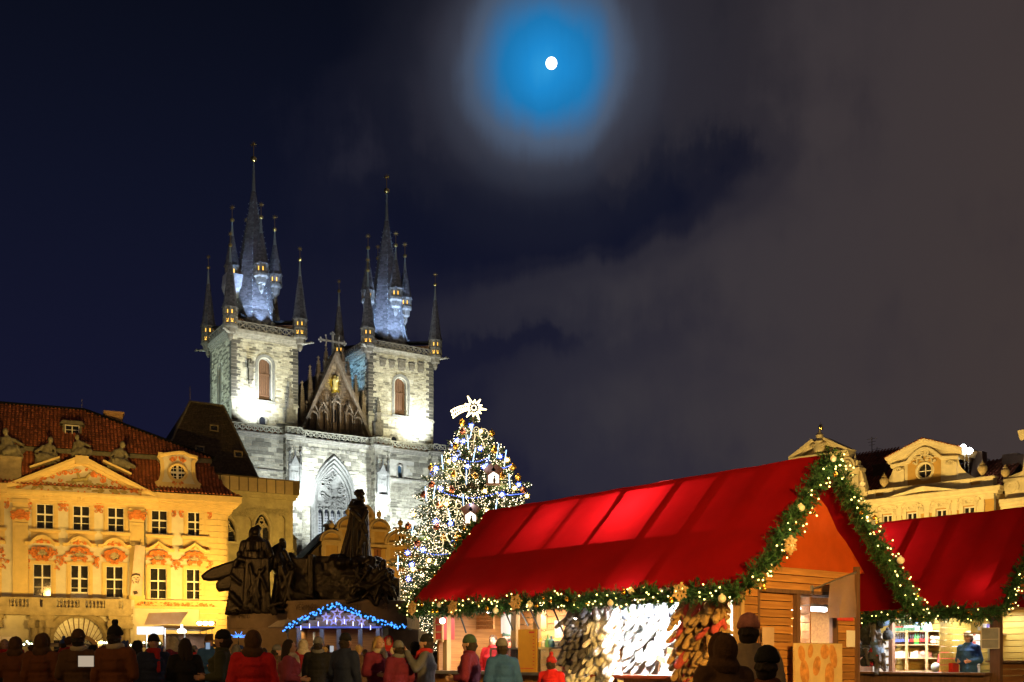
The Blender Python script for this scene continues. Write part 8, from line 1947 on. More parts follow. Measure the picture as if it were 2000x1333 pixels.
 v, _ = Z(1832, 1296, 1.2); q = MB(); ellip(q, (0, 0, .1), (.1, .13, .11)); q.build('chequered_bag', mat('bag_print', (.35, .45, .1), .6, scale=14, col2=(.2, .12, .45)), None, True, loc=W2(1.1, v, zc), label='green and violet bag on the counter beside the rack', cat='bag')
 # hats, gloves and scarves hung at the near left post
 cols = [('black', (.025, .027, .032)), ('charcoal', (.06, .065, .075)), ('black', (.022, .022, .028)), ('cream', (.6, .55, .45)), ('magenta', (.45, .04, .22)), ('grey', (.2, .2, .21)), ('red', (.5, .03, .05)), ('blue-grey', (.12, .18, .28))]
 rnd = random.Random(4); hat = MB(); hat.lathe([(.115, -.06), (.122, 0), (.11, .07), (.07, .125), (.02, .14)], 12); hat.ball((0, 0, .165), .04, 8, 5); count = {}
 hm = {n_: hat.mesh('knitted_hat', [WOOL('hat_' + n_, c)], True) for n_, c in cols}
 for i in range(30):
  n_ = rnd.choices([c[0] for c in cols], [8, 5, 3, 2, 2, 2, 2, 2])[0]; px = rnd.uniform(1684, 1736); py = 1205 + (i // 3) * 10 + rnd.uniform(-3, 3); v, z = Z(px, py, .35); count[n_] = count.get(n_, 0) + 1
  inst('knitted_hat', hm[n_], None, W2(.35 + rnd.uniform(-.12, .05), v, z), (rnd.uniform(-.4, .4), rnd.uniform(-.5, .5), rnd.uniform(0, 6)), rnd.uniform(.85, 1.15), '{} knitted hat at the second stall, {} of its colour from top'.format(n_, nth(count[n_] - 1)), 'hat', 'knitted hats hung at the second stall')
 for i in range(10):
  px = rnd.uniform(1690, 1730); v, z = Z(px, 1215 + 8 * i, .3); inst('glove', MG_, None, W2(.25, v, z), (rnd.uniform(-.3, .3), rnd.uniform(-.5, .5), rnd.uniform(0, 6)), 1, 'dark glove hung among the knitted hats, {} from the top'.format(nth(i)), 'glove', 'gloves among the knitted hats')
 q = MB()
 for r in range(5):
  for c in range(8): q.bx(2.1, 2.28, 3.62 + c * .07, 3.68 + c * .07, 1.0 + r * .2, 1.1 + r * .2 + .05 * ((c * 7 + r) % 2))
 q.build('small_wares', mat('small_ware', (.55, .5, .45), .6, scale=14, col2=(.75, .72, .68), var=.5), S, kind='stuff')
 # gable counter: urn, boxes, sign with clear holder
 a, z = f.uz(1977, 1285, .55); q = MB(); q.lathe([(.13, 0), (.13, .36), (.135, .37), (.12, .40), (.02, .42)], 16); q.ball((0, 0, .43), .02, 8, 5); U_ = thing('tea_urn', 'tall steel tea urn on the counter at the right edge', 'urn', f.W(a, .95, 1.29), f.rot()); q.build('urn_body', M_STEEL, U_, True); q = MB(); q.bx(-.035, .035, -.15, -.13, .1, .17); q.build('urn_label', mat('cap_red', (.5, .03, .03)), U_); q = MB(); q.tube([(.0, -.13, .04), (0, -.19, .04), (0, -.19, 0)], .012, 6); q.build('tap', M_BLACK, U_)
 for i, (du, c, n_) in enumerate(((.5, (.7, .5, .1), 'yellow'), (.75, (.75, .72, .7), 'white'), (.98, (.15, .12, .4), 'violet'), (1.2, (.7, .35, .08), 'orange'))): q = MB(); q.bx(-.09, .09, -.07, .07, 0, .2); q.bx(-.06, .06, -.073, -.07, .05, .13, 1); q.build('packet', [mat('packet_%d' % i, c, .5), mat('label_white', (.75, .74, .7), .6)], None, loc=f.W(.55 + du, 1.05, 1.89), rot=(0, 0, f.rot()), label=n_ + ' packet on the gable shelf of the second stall', cat='packet', group='packets on the gable shelf')
 x0, zb = S2.uz(1917, 1267, .1); x1, zt = S2.uz(1951, 1227, .1); v0, zb = Z(1917, 1267, .3); v1, zt = Z(1951, 1227, .3); lo, hi = mm(v0, v1); N_ = thing('notice_holder', 'framed notice sheet fixed to the corner post of the second stall', 'notice', W2(.3, 0, 0), f.rot()); q = MB(); q.bx(0, .012, lo, hi, zb, zt); q.build('sheet', mat('grey_notice', (.32, .33, .37), .4, scale=4, var=.2), N_); q = MB()
 for v in (lo, hi): q.bx(-.006, .018, v - .008, v + .008, zb, zt)
 for z in (zb, zt, (zb + zt) / 2 - .02): q.bx(-.006, .018, lo, hi, z - .006, z + .006)
 q.build('holder_frame', M_FRAMEW, N_)
stall_two()
# ------------------------------------------------------------------ small stalls and fittings further back
def hut():
 Y = 38.; P = lambda x, y, d=0: at(x, y, Y + d); x0, x1, xa = P(572, 1225).x, P(752, 1222).x, P(657, 1184).x; ze, za = P(572, 1226).z, P(657, 1186).z
 T = thing('market_hut', 'small wooden hut with blue fairy lights and white stars in front of the monument', 'hut', (0, 0, 0))
 q = MB(); q.bar((x0 - .15, Y + 1.3, ze), (xa, Y + 1.3, za), 2.8, .06, up=(0, 0, 1)); q.build('roof', M_DARKWOOD, T); q = MB(); q.bar((xa, Y + 1.3, za), (x1 + .7, Y + 1.3, ze - .02), 2.8, .06, up=(0, 0, 1)); q.build('roof', M_DARKWOOD, T)
 n = 5; zl = P(650, 1224).z
 for i in range(n):
  z = zl + (za - .1 - zl) * i / n; t = (z + .08 - ze) / (za - ze); a = x0 + (xa - x0) * max(0, t) + .06; c = x1 + (xa - x1) * max(0, t) - .06; q = MB(); q.bx(a, c, Y, Y + .03, z + .005, z + (za - .1 - zl) / n - .005); q.build('gable_board', M_BOARD, T)
 for px in (583, 628, 661, 703, 738): q = MB(); x = P(px, 1230).x; q.bx(x - .07, x + .07, Y + .02, Y + .16, 0, zl); q.build('post', M_POST, T)
 q = MB(); q.bx(x0 + .1, x1 - .1, Y - .05, Y + .2, zl - .06, zl); q.build('fascia', mat('blue_lit_fascia', (.25, .2, .3), .6), T); q = MB(); q.bx(x0 + .1, x1 - .1, Y + 1.9, Y + 1.95, 0, zl); q.bx(x0 + .1, x0 + .14, Y + .1, Y + 1.9, 0, zl); q.bx(x1 - .14, x1 - .1, Y + .1, Y + 1.9, 0, zl); q.build('wall', M_BOARD, T); q = MB(); q.bx(x0 + .1, x1 - .1, Y - .05, Y + .3, .95, 1.0); q.bx(x0 + .1, x1 - .1, Y, Y + .04, 0, .95); q.build('counter', M_BOARD, T)
 q = MB()
 for k in range(2): q.bx(P(595, 0).x, P(616, 0).x, Y + 1.6, Y + 1.85, 1.9 + .28 * k - .3, 1.93 + .28 * k - .3)
 q.bx(P(595, 0).x, P(597, 0).x, Y + 1.6, Y + 1.85, 1.0, 2.3); q.build('shelf', mat('white_paper', (.75, .74, .70)), T)
 for px, py, r in ((659, 1198, .17), (637, 1206, .11), (652, 1213.5, .11), (672, 1213.5, .11), (688, 1206, .11), (706, 1214, .11)):
  c = P(px, py); q = MB(); pts = [(c.x + r * (1 if k % 2 == 0 else .42) * sin(k * pi / 5), c.z + r * (1 if k % 2 == 0 else .42) * cos(k * pi / 5)) for k in range(10)]
  q.sweep(pts, [(-Y + .05, -.012), (-Y + .05, .028), (-Y + .02, .028), (-Y + .02, -.012)], closed=True); q.build('star_light', glow('lilac_star', (.45, .42, 1), .8), T)
 for i in range(9):
  px = 588 + i * 17; c = P(px, 1207 + abs(px - 657) * .22); q = MB(); q.tube([(c.x, Y - .05, c.z), (c.x, Y - .05, c.z - .16)], .014, 5); q.build('icicle_light', glow('lilac_icicle', (.45, .5, 1), 4), T)
 garland('blue lit fir garland over the gable of the small wooden hut', [(x0 - .25, Y - .1, ze - .12), (x0 - .1, Y - .1, ze + .06), (xa, Y - .1, za + .1), (x1, Y - .1, ze + .12), (x1 + .75, Y - .1, ze + .02)], (0, -1, 0), .13, 90, 26, 21, 'blue lit garland on the hut', (), 1., BBULB, False)
 lamp('hut_light', 'AREA', (P(600, 0).x, Y + 1.0, zl - .15), 9, (1, .85, .55), (P(600, 0).x, Y + 1, 0), .6); lamp('hut_light', 'AREA', (P(700, 0).x, Y + 1.0, zl - .15), 5, (1, .85, .55), (P(700, 0).x, Y + 1, 0), .6)
 for k in range(4): lamp('hut_garland_light', 'POINT', (x0 + (x1 - x0) * (k + .5) / 4, Y - .5, ze + .35 - .2 * abs(k - 1.5)), 16, (.16, .3, 1), None, .15)
hut()
def umbrella(lab, px, py, w, Y, col):
 T = thing('market_umbrella', lab, 'umbrella', (at(px, py, Y).x, Y, 0)); z = at(px, py, Y).z; q = MB(); q.lathe([(w, z - .32), (w, z - .28), (w * .5, z - .06), (.05, z), (.02, z + .05)], 8); q.build('canopy', mat('umbrella_' + lab[:4], col, .8), T); q = MB(); q.tube([(0, 0, 0), (0, 0, z)], .03, 6); q.build('pole', M_STEEL, T)
umbrella('beige market umbrella just left of the blue lit hut', 562, 1210, .75, 40.6, (.45, .36, .26))
def stand():
 Y = 46.; P = lambda x, y, d=0: at(x, y, Y + d); T = thing('food_stand', 'brightly lit food stand with slanted picture panel in front of the palace corner', 'stand', (0, 0, 0))
 q = MB(); a, c = P(297, 1228), P(402, 1232); q.add([(a.x, Y - 1.2, a.z - .05), (c.x, Y - .6, c.z - .05), (c.x, Y + 1.4, c.z + .12), (a.x, Y + 1.4, a.z + .12), (a.x, Y - 1.2, a.z + .02), (c.x, Y - .6, c.z + .02), (c.x, Y + 1.4, c.z + .19), (a.x, Y + 1.4, a.z + .19)], MB.BOXF)
 q.build('roof', mat('stand_roof', (.24, .19, .14), .6), T)
 q = MB(); p = [P(297, 1222), P(364, 1221), P(377, 1197), P(302, 1199)]; q.add([(v.x, Y - 1.0 + d + (.25 if i > 1 else 0), v.z) for d in (0, .06) for i, v in enumerate(p)], [(0, 1, 2, 3), (7, 6, 5, 4), (0, 4, 5, 1), (1, 5, 6, 2), (2, 6, 7, 3), (3, 7, 4, 0)]); q.build('picture_panel', mat('food_print', (.60, .35, .16), .5, scale=1.1, col2=(.74, .62, .46)), T)
 q = MB(); a, c = P(288, 1241), P(338, 1226); q.bx(a.x, c.x, Y - 1.3, Y - 1.25, a.z, c.z); q.build('lit_board', glow('lit_white_board', (.95, .97, 1), 1.3), T)
 for px in (304, 339, 377): x = P(px, 0).x; q = MB(); q.tube([(x, Y - 1.15, 0), (x, Y - 1.15, P(px, 1228).z)], .035, 6); q.build('pole', M_STEEL, T)
 x = P(376, 0).x; z = P(376, 1238).z; q = MB(); q.lathe([(.16, 0), (.19, .05), (.16, .13), (.05, .18), (.03, .34)], 12, (x, Y - 1.5, z)); q.build('round_lamp', glow('round_lamp_glow', (1, .98, .92), 9), T, True); lamp('stand_light', 'POINT', (x, Y - 1.8, z - .05), 60, (1, .95, .85), None, .12); lamp('stand_light', 'AREA', (P(330, 0).x, Y, 2.3), 60, (1, .96, .88), (P(330, 0).x, Y, 0), 1.2)
 q = MB(); q.bx(P(321, 0).x, P(353, 0).x, Y - 1.4, Y - .6, .0, P(330, 1291).z); q.build('counter', M_STEEL, T)
 q = MB(); q.bx(P(300, 0).x, P(400, 0).x, Y + 1.2, Y + 1.3, 0, 2.4); q.build('back_wall', M_DARKWOOD, T)
 for i, px in enumerate((391, 402, 413)):
  c = at(px, 1218, 70); F_ = thing('floodlight', 'sodium floodlight on the bracket above the food stand, {} from the left'.format(nth(i)), 'floodlight', c, 0, 'sodium floodlights by the palace'); q = MB(); q.bx(-.22, .22, -.1, .2, -.16, .16); q.tube([(0, .1, -.1), (0, .1, -c.z)], .04, 5); q.build('housing', M_LEAD, F_); q = MB(); ellip(q, (0, -.12, 0), (.19, .06, .13)); q.build('lamp_glass', glow('sodium_glass', (1, .62, .16), 40), F_)
 lamp('sodium_lamp', 'POINT', at(404, 1216, 68.5), 700, SODIUM, None, .3)
stand()
def low_stall(lab, xa, xb, Y, py, gl):
 T = thing('low_stall', lab, 'stall', (0, 0, 0)); a, c = at(xa, py, Y), at(xb, py, Y); q = MB(); q.bx(a.x, c.x, Y, Y + 2, a.z - .18, a.z); q.build('canopy', M_DARKWOOD, T); q = MB(); q.bx(a.x + .1, c.x - .1, Y + .1, Y + 1.9, 0, 1.0); q.build('counter', M_DARKWOOD, T)
 for x in (a.x + .1, c.x - .1): q = MB(); q.bx(x - .05, x + .05, Y + .1, Y + .2, 1.0, a.z - .18); q.build('post', M_DARKWOOD, T)
 garland(gl, [(a.x, Y - .1, a.z + .02), ((a.x + c.x) / 2, Y - .1, a.z - .04), (c.x, Y - .1, a.z + .02)], (0, -1, 0), .17, 22, 9, int(xa) + 31, 'lit garlands on the low stalls before the palace', (), 1., GBULB_FAR, False)
b = MB(); b.ball((0, 0, 0), .05, 6, 4); GBULB_FAR = b.mesh('bulb', [glow('far_garland_bulb', (.95, 1, .62), 7)], True)
low_stall('low dark stall before the palace at the left edge', -30, 78, 48, 1255, 'lit garland along the low stall at the left edge')
low_stall('low dark stall before the palace right of the gate', 203, 400, 50, 1257, 'lit garland along the low stall right of the palace gate')
for i, (xa, xb) in enumerate(((-12, 3), (5, 23))): q = MB(); a, c = at(xa, 1258, 47), at(xb, 1244, 47); q.bx(a.x, c.x, 46.95, 47, a.z, c.z); q.build('white_screen', mat('white_paper', (.75, .74, .70)), None, label=('left' if i == 0 else 'right') + ' white panel standing on the low stall at the left edge', cat='panel', group='white panels on the left stall')
T = thing('light_toy', 'fan of blue glowing rods held up over the crowd before the monument', 'light toy', at(466, 1246, 27)); q = MB()
for k in range(9): a = R(10 + 20 * k); q.tube([(.03 * cos(a), 0, .03 * sin(a)), ((.15 + .1 * (k % 2)) * cos(a), 0, (.10 + .06 * (k % 2)) * sin(a))], .007, 5)
q.build('glow_rod', glow('blue_rod', (.06, .28, 1), 3), T); q = MB(); q.tube([(0, 0, -.5), (0, 0, .03)], .012, 5); q.build('handle', M_BLACK, T)

# ------------------------------------------------------------------ people
M_SKIN = mat('skin', (.46, .27, .19), .55, scale=6, var=.12); M_TROU = mat('dark_trousers', (.03, .032, .042), .9, scale=8, var=.3); M_SHOE = mat('dark_shoe', (.02, .018, .016), .6)
M_EYE = mat('eye', (.03, .02, .015), .2)
def hand(sg):
 q = MB(); capsule(q, (0, 0, 0), (0, 0, -.07), .030, .036, 8); 
 for k, (l, x) in enumerate(((.072, -.027), (.082, -.009), (.076, .010), (.058, .027))):
  p = Vector((x, 0, -.085)); m_ = p + Vector((x * .15, -.014, -l * .55)); capsule(q, p, m_, .0098, .009, 7); capsule(q, m_, m_ + Vector((0, -.022, -l * .42)), .009, .0075, 7)
 capsule(q, (-.028, -.005, -.03), (-.052, -.02, -.07), .0125, .011, 7); capsule(q, (-.052, -.02, -.07), (-.055, -.036, -.098), .011, .0085, 7); q.xf(Matrix.Diagonal((sg, 1, 1, 1))); return remesh(q, .006, 1, 'hand')
HANDS = {1: hand(1), -1: hand(-1)}
def body(seed, arms):
 """one continuous figure 1.75 m tall facing -y, then its coat and trousers as shells over it"""
 A = {}
 for sg in (-1, 1):
  s_ = Vector((sg * .185, .01, 1.42)); k = arms[0 if sg < 0 else 1]
  if k == 'down': e = Vector((sg * .255, .03, 1.13)); h = Vector((sg * .26, -.06, .90))
  elif k == 'bent': e = Vector((sg * .25, .02, 1.14)); h = Vector((sg * .12, -.22, 1.12))
  elif k == 'up': e = Vector((sg * .27, -.12, 1.22)); h = Vector((sg * .12, -.30, 1.48))
  else: e = Vector((sg * .26, .04, 1.14)); h = Vector((sg * .20, -.10, .96))
  A[sg] = (s_, e, h)
 def limbs(q, k, legs=True):
  for sg in (-1, 1):
   s_, e, h = A[sg]; capsule(q, s_, e, .055 + k, .046 + k); capsule(q, e, h, .043 + k, .030 + k * .9)
 q = MB(); ellip(q, (0, .0, 1.27), (.165, .115, .24)); ellip(q, (0, 0, 1.02), (.16, .115, .15)); capsule(q, (-.15, .01, 1.43), (.15, .01, 1.43), .06, .06); limbs(q, 0)
 for sg in (-1, 1): capsule(q, (sg * .085, 0, .95), (sg * .09, -.01, .50), .088, .062); capsule(q, (sg * .09, -.01, .50), (sg * .09, .02, .09), .058, .040); capsule(q, (sg * .09, .02, .05), (sg * .10, -.13, .04), .045, .036)
 capsule(q, (0, .015, 1.44), (0, -.005, 1.56), .062, .058); ellip(q, (0, -.005, 1.645), (.077, .095, .112)); ellip(q, (0, -.045, 1.585), (.056, .055, .05)); capsule(q, (0, -.095, 1.655), (0, -.112, 1.627), .012, .017, 7); capsule(q, (-.035, -.082, 1.672), (.035, -.082, 1.672), .016, .016, 7); capsule(q, (-.022, -.092, 1.592), (.022, -.092, 1.592), .011, .011, 7)
 for sg in (-1, 1): ellip(q, (sg * .079, .008, 1.635), (.012, .022, .032)); ellip(q, (sg * .042, -.078, 1.62), (.022, .02, .02))
 me = remesh(q, .0145, 2, 'body', .4)
 # hands are rooted inside the wrists
 bmh = bmesh.new(); bmh.from_mesh(me)
 for sg in (-1, 1):
  s_, e, h = A[sg]; d = (h - e).normalized(); rot = Vector((0, 0, -1)).rotation_difference(d).to_matrix().to_4x4(); t = HANDS[sg].copy(); t.transform(Matrix.Translation(h - d * .02) @ rot @ Matrix.Rotation(sg * .9, 4, 'Z')); bmh.from_mesh(t)
 bmh.to_mesh(me); bmh.free(); me.materials.clear()
 for m in (M_SKIN, M_TROU, M_SHOE): me.materials.append(m)
 co = np.zeros(len(me.vertices) * 3); me.vertices.foreach_get('co', co); co = co.reshape(-1, 3); mi = []
 for p in me.polygons: c = co[p.vertices[0]]; mi.append(2 if c[2] < .09 else 1 if c[2] < 1.0 and abs(c[0]) < .19 else 0)
 me.polygons.foreach_set('material_index', mi); me.shade_smooth()
 q = MB(); ellip(q, (0, .005, 1.27), (.205, .155, .26)); capsule(q, (-.16, .01, 1.42), (.16, .01, 1.42), .085, .085); limbs(q, .028); q.lathe([(.20, .72), (.195, .9), (.18, 1.1), (.19, 1.3)], 16); 
 rnd = random.Random(seed)
 for i in range(6): z = .85 + .1 * i; q.lathe([(.15, z - .045), (.202, z), (.15, z + .045)], 16) if seed % 2 else None
 q.lathe([(.085, 1.44), (.10, 1.50), (.092, 1.545), (.07, 1.545)], 14)
 for i in range(len(q.v)): pass
 cm = remesh(q, .021, 2, 'coat'); 
 for v in cm.vertices: v.co.y *= (.82 if v.co.z < 1.2 and abs(v.co.x) < .2 else 1); n_ = noise.noise(v.co * 9 + Vector((seed, 0, 0))); v.co += v.normal * (n_ * .008 + .007 * noise.noise(Vector((v.co.x * 24, v.co.y * 24, v.co.z * 13 + seed))))
 return me, cm
BODIES = [body(1, ('down', 'down')), body(2, ('down', 'bent')), body(3, ('bent', 'bent')), body(4, ('rest', 'up')), body(5, ('bent', 'down'))]
def hatmesh(kind):
 q = MB(); c = Vector((0, 0, 1.645))
 if kind == 'beanie':
  for i in range(28): a = 2 * pi * i / 28; q.tube([(.088 * cos(a), .008 + .106 * sin(a), 1.665), (.086 * cos(a), .008 + .103 * sin(a), 1.70), (.058 * cos(a), .008 + .07 * sin(a), 1.765), (.01 * cos(a), .01 * sin(a) + .008, 1.79)], .013, 5)
  ellip(q, (0, .008, 1.69), (.082, .098, .10)); q.lathe([(.094, 1.66), (.098, 1.68), (.094, 1.705)], 20)
 elif kind == 'pompom':
  ellip(q, (0, .008, 1.695), (.092, .108, .095)); q.lathe([(.098, 1.655), (.104, 1.68), (.098, 1.71)], 20); rnd = random.Random(2)
  for i in range(30): d = Vector((rnd.gauss(0, 1), rnd.gauss(0, 1), rnd.gauss(0, 1))).normalized(); ellip(q, Vector((0, .01, 1.825)) + d * .03, (.02, .02, .02), None, 6, 4)
 elif kind == 'hood':
  ellip(q, (0, .035, 1.63), (.102, .105, .14)); q.lathe([(.13, 1.44), (.14, 1.50), (.11, 1.56)], 16); rnd = random.Random(3)
  for i in range(40): a = 2 * pi * i / 40; ellip(q, (.09 * cos(a), -.06, 1.64 + .118 * sin(a)), (.02, .026, .02), None, 6, 4)
 elif kind == 'short hair':
  ellip(q, (0, .018, 1.668), (.085, .10, .102)); rnd = random.Random(4)
  for i in range(80): a = rnd.uniform(0, 2 * pi); b_ = rnd.uniform(0, 1.3); d = Vector((cos(a) * cos(b_), sin(a) * cos(b_) * 1.0, sin(b_))); p = Vector((0, .018, 1.668)) + Vector((d.x * .085, d.y * .10, d.z * .10)); capsule(q, p, p + d * .012 + Vector((0, .01, -.01)), .012, .006, 5)
 elif kind == 'long hair':
  ellip(q, (0, .02, 1.668), (.09, .103, .105)); rnd = random.Random(5)
  for i in range(46): a = rnd.uniform(-.35, pi + .35); p = Vector((.084 * cos(a), .02 + .09 * sin(a), 1.66)); e = Vector((.115 * cos(a), .03 + .10 * sin(a), 1.43 + rnd.uniform(-.06, .04))); capsule(q, p, e, .020, .012, 6)
 for_ = [v for v in q.v]
 if kind in ('short hair', 'long hair'):      # keep the face free
  me = remesh(q, .012, 1, 'hair'); bmh = bmesh.new(); bmh.from_mesh(me); bmesh.ops.delete(bmh, geom=[v for v in bmh.verts if v.co.y < -.045 and v.co.z < 1.70], context='VERTS'); bmh.to_mesh(me); bmh.free(); return me
 return remesh(q, .012, 1, 'hood' if kind == 'hood' else 'hat')
HATS = {k: hatmesh(k) for k in ('beanie', 'pompom', 'hood', 'short hair', 'long hair')}
q = MB(); q.lathe([(.085, 1.46), (.115, 1.49), (.118, 1.53), (.09, 1.56)], 16); capsule(q, (.05, -.11, 1.48), (.07, -.17, 1.18), .045, .035); SCARF = remesh(q, .018, 2, 'scarf')
q = MB(); ellip(q, (0, 0, 0), (.009, .006, .006), None, 8, 5); EYEM = q.mesh('eye', [M_EYE], True)
COATS = {'black': (.012, .012, .014), 'navy': (.018, .028, .075), 'brown': (.10, .05, .02), 'rust orange': (.15, .048, .014), 'red': (.25, .012, .02), 'olive': (.05, .055, .025), 'beige': (.36, .28, .19), 'grey': (.11, .11, .12), 'maroon': (.17, .016, .045), 'blue': (.03, .10, .30), 'white': (.62, .60, .57), 'orange red': (.50, .06, .025), 'pink': (.30, .05, .08), 'bright red': (.60, .015, .02)}
HATC = {'black': (.012, .012, .012), 'brown': (.09, .045, .02), 'grey': (.16, .16, .16), 'red': (.40, .02, .02), 'cream': (.50, .43, .31), 'blond': (.38, .25, .10), 'dark': (.03, .02, .013), 'blue': (.04, .08, .28), 'pinkish': (.50, .20, .16), 'green': (.05, .09, .06)}
def cloth_mat(k, c): return mat(k.replace(' ', '_'), c, .85, scale=5, var=.22, bump=.25, bscale=26)
CACHE = {}
def cmesh(me, key, m):
 k = (me.name, key)
 if k not in CACHE: a = me.copy(); a.name = me.name.split('.')[0]; a.materials.clear(); a.materials.append(m); CACHE[k] = a
 return CACHE[k]
def person(label, px, Y, h, rz, coat, hat, hc, bi=0, scarf=None, group='people in the market crowd', at_xy=None, hatname=None):
 x = (px - CX) / F * Y; loc = (x, Y, 0) if at_xy is None else (at_xy[0], at_xy[1], .18)
 T = thing('person', label, 'person', loc, rz, group); s = h / 1.76; T.scale = (s, s, s); T.rotation_euler.x = random.uniform(-.05, .05); bm_, cm_ = BODIES[bi % len(BODIES)]
 inst('body', bm_, T); inst('coat', cmesh(cm_, coat, cloth_mat('coat_' + coat, COATS[coat])), T)
 hm = HATS[hat]; inst('hair' if 'hair' in hat else 'hood' if hat == 'hood' else 'hat', cmesh(hm, hc, mat('wear_' + hc, HATC[hc], .9, scale=14, var=.3, bump=.3, bscale=60)), T, (0, 0, .0))
 if hat in ('beanie', 'pompom'): inst('hair', cmesh(HATS['short hair'], 'dark', mat('wear_dark', HATC['dark'])), T, (0, .012, -.035), (0, 0, 0), (.97, .97, .98))
 if scarf: inst('scarf', cmesh(SCARF, scarf, mat('scarf_' + scarf, HATC[scarf], .9, scale=14, bump=.3)), T)
 if abs(math.sin(rz / 2)) < .75:
  for sg in (-1, 1): inst('eye', EYEM, T, (sg * .034, -.091, 1.655))
 return T
FACING = [(pi, 'back turned'), (pi + .5, 'back turned'), (pi - .6, 'back turned'), (pi / 2, 'turned right'), (-pi / 2, 'turned left'), (.5, 'facing forward'), (pi + .2, 'back turned')]
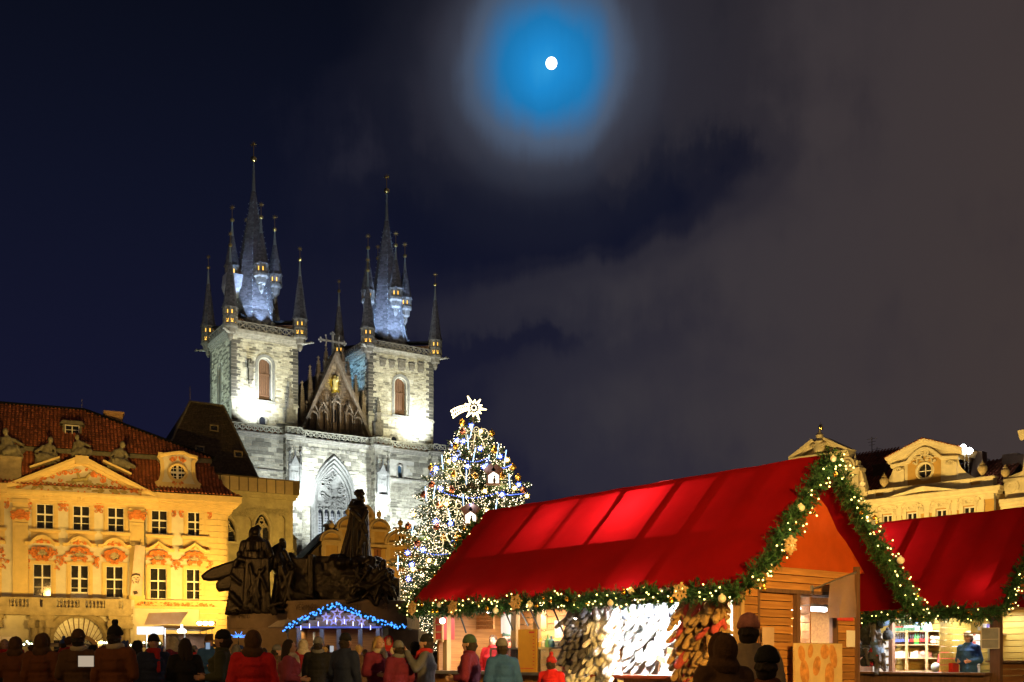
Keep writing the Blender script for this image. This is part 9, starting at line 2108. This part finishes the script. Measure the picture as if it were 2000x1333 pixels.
def crowd():
 rnd = random.Random(17)
 near = [(28, 15.5, 1.68, 'rust orange', 'hood', 'brown', 1), (96, 14.5, 1.70, 'rust orange', 'hood', 'brown', 0), (168, 17, 1.72, 'brown', 'beanie', 'brown', 2), (236, 13.5, 1.74, 'rust orange', 'pompom', 'black', 4), (312, 16.5, 1.70, 'navy', 'beanie', 'black', 0), (372, 15, 1.64, 'black', 'long hair', 'dark', 1), (436, 16, 1.70, 'olive', 'beanie', 'black', 2), (500, 14.2, 1.66, 'bright red', 'hood', 'brown', 0), (556, 15.6, 1.62, 'pink', 'long hair', 'dark', 4), (612, 17, 1.70, 'black', 'beanie', 'grey', 0), (668, 15, 1.72, 'navy', 'beanie', 'black', 1), (724, 18, 1.70, 'maroon', 'long hair', 'blond', 2), (790, 16.5, 1.60, 'maroon', 'beanie', 'grey', 0), (845, 19, 1.70, 'grey', 'beanie', 'black', 3)]
 for i, (px, Y, h, c, ht, hc, bi) in enumerate(near):
  px += rnd.uniform(-16, 16); Y += rnd.uniform(-2.2, 2.6)
  f, fl = FACING[(i * 3) % 7] if i not in (0, 1, 3, 7) else FACING[0]
  person('person in {} coat, {} {}, {}, {} from left in nearest row'.format(c, hc, ht, fl, nth(i)), px, Y, h, f + rnd.uniform(-.2, .2), c, ht, hc, bi, rnd.choice((None, 'red', 'grey', 'cream')))
 ks = ['black', 'navy', 'brown', 'olive', 'grey', 'black', 'brown', 'beige', 'red', 'maroon', 'blue', 'black']; hs = ['beanie', 'pompom', 'hood', 'short hair', 'long hair', 'beanie']; hcs = ['black', 'brown', 'grey', 'red', 'cream', 'dark', 'blue']
 def row(nm, xs, y0, y1, seed):
  r = random.Random(seed)
  for i, px in enumerate(xs):
   Y = r.uniform(y0, y1); h = r.uniform(1.58, 1.84); c = r.choice(ks); ht = r.choice(hs); hc = r.choice(('dark', 'blond', 'brown')) if 'hair' in ht else r.choice(hcs); f, fl = r.choice(FACING)
   person('person in {} coat, {} {}, {}, {} from left in {} row'.format(c, hc, ht, fl, nth(i), nm), px + r.uniform(-8, 8), Y, h, f + r.uniform(-.3, .3), c, ht, hc, r.randrange(5), r.choice((None, None, 'red', 'cream')))
 row('the middle', [8, 62, 128, 196, 272, 342, 402, 468, 530, 584, 640, 700, 756, 812, 868], 21, 25, 3)
 row('the far', [x for x in range(18, 860, 33)], 28, 35.5, 5)
 # people at the stalls
 person('person in maroon jacket and green beanie walking before the food counter', 918, 15.6, 1.66, -pi / 2 - .3, 'maroon', 'beanie', 'green', 1)
 person('person in blue jacket and grey beanie before the ochre menu board', 984, 15.0, 1.60, pi + .4, 'blue', 'beanie', 'grey', 0)
 person('vendor in orange red jacket behind the counter, left of the menu board', 0, 0, 1.68, ST.rot() - pi / 2, 'orange red', 'beanie', 'green', 2, None, 'stall vendors', W1(1.25, vz(ST, 988, 1250, 1.25)[0], 0)[:2])
 person('vendor in bright red jacket and brown hair behind the counter near the red cabinet', 0, 0, 1.62, ST.rot() - pi / 2 + .5, 'bright red', 'short hair', 'brown', 1, None, 'stall vendors', W1(1.45, vz(ST, 960, 1250, 1.45)[0], 0)[:2])
 person('vendor in orange red jacket beside the grey mittens', 0, 0, 1.66, ST.rot() - pi / 2 - .4, 'orange red', 'beanie', 'grey', 4, None, 'stall vendors', W1(1.2, vz(ST, 1112, 1250, 1.2)[0], 0)[:2])
 person('child in bright red coat and red pompom hat before the glass case', 1080, 15.6, 1.36, pi - .5, 'bright red', 'pompom', 'red', 2)
 person('vendor in blue jacket and cream beanie inside the second stall', 0, 0, 1.72, S2.rot() - pi / 2, 'blue', 'beanie', 'cream', 2, None, 'stall vendors', W2(1.3, vz(S2, 1893, 1260, 1.3)[0], 0)[:2])
 person('vendor in bright red jacket bending near the drinks rack in the second stall', 0, 0, 1.50, S2.rot() - pi / 2 - .5, 'bright red', 'short hair', 'blond', 1, None, 'stall vendors', W2(1.45, vz(S2, 1846, 1260, 1.45)[0], 0)[:2])
 # visitors in the right foreground
 person('person in brown coat and brown hood at the stall corner in the foreground', 1408, 7.6, 1.52, pi + .3, 'brown', 'hood', 'brown', 0)
 person('person in beige coat and pinkish beanie at the stall corner', 1462, 8.6, 1.68, pi - .2, 'beige', 'beanie', 'pinkish', 1)
 person('person in black coat and black beanie nearest the camera at the stall gable', 1500, 6.6, 1.40, pi - .5, 'rust orange', 'beanie', 'black', 4)
crowd()
for i, (px, py, Y, c) in enumerate(((168, 1292, 11.5, (1, .80, .58)), (406, 1262, 19, (.5, .7, 1)), (648, 1268, 20, (.8, .88, 1)))):
 T = thing('phone', 'lit phone held up in the crowd, {} from the left'.format(nth(i)), 'phone', at(px, py, Y), .2 * i, 'phones held up in the crowd'); q = MB(); q.bx(-.09 if i == 0 else -.04, .09 if i == 0 else .04, 0, .01, -.065, .065); q.build('case', M_BLACK, T); q = MB(); q.bx(-.083 if i == 0 else -.036, .083 if i == 0 else .036, -.002, -.0005, -.058, .058); q.build('screen', glow('phone_screen_%d' % i, c, .45), T)
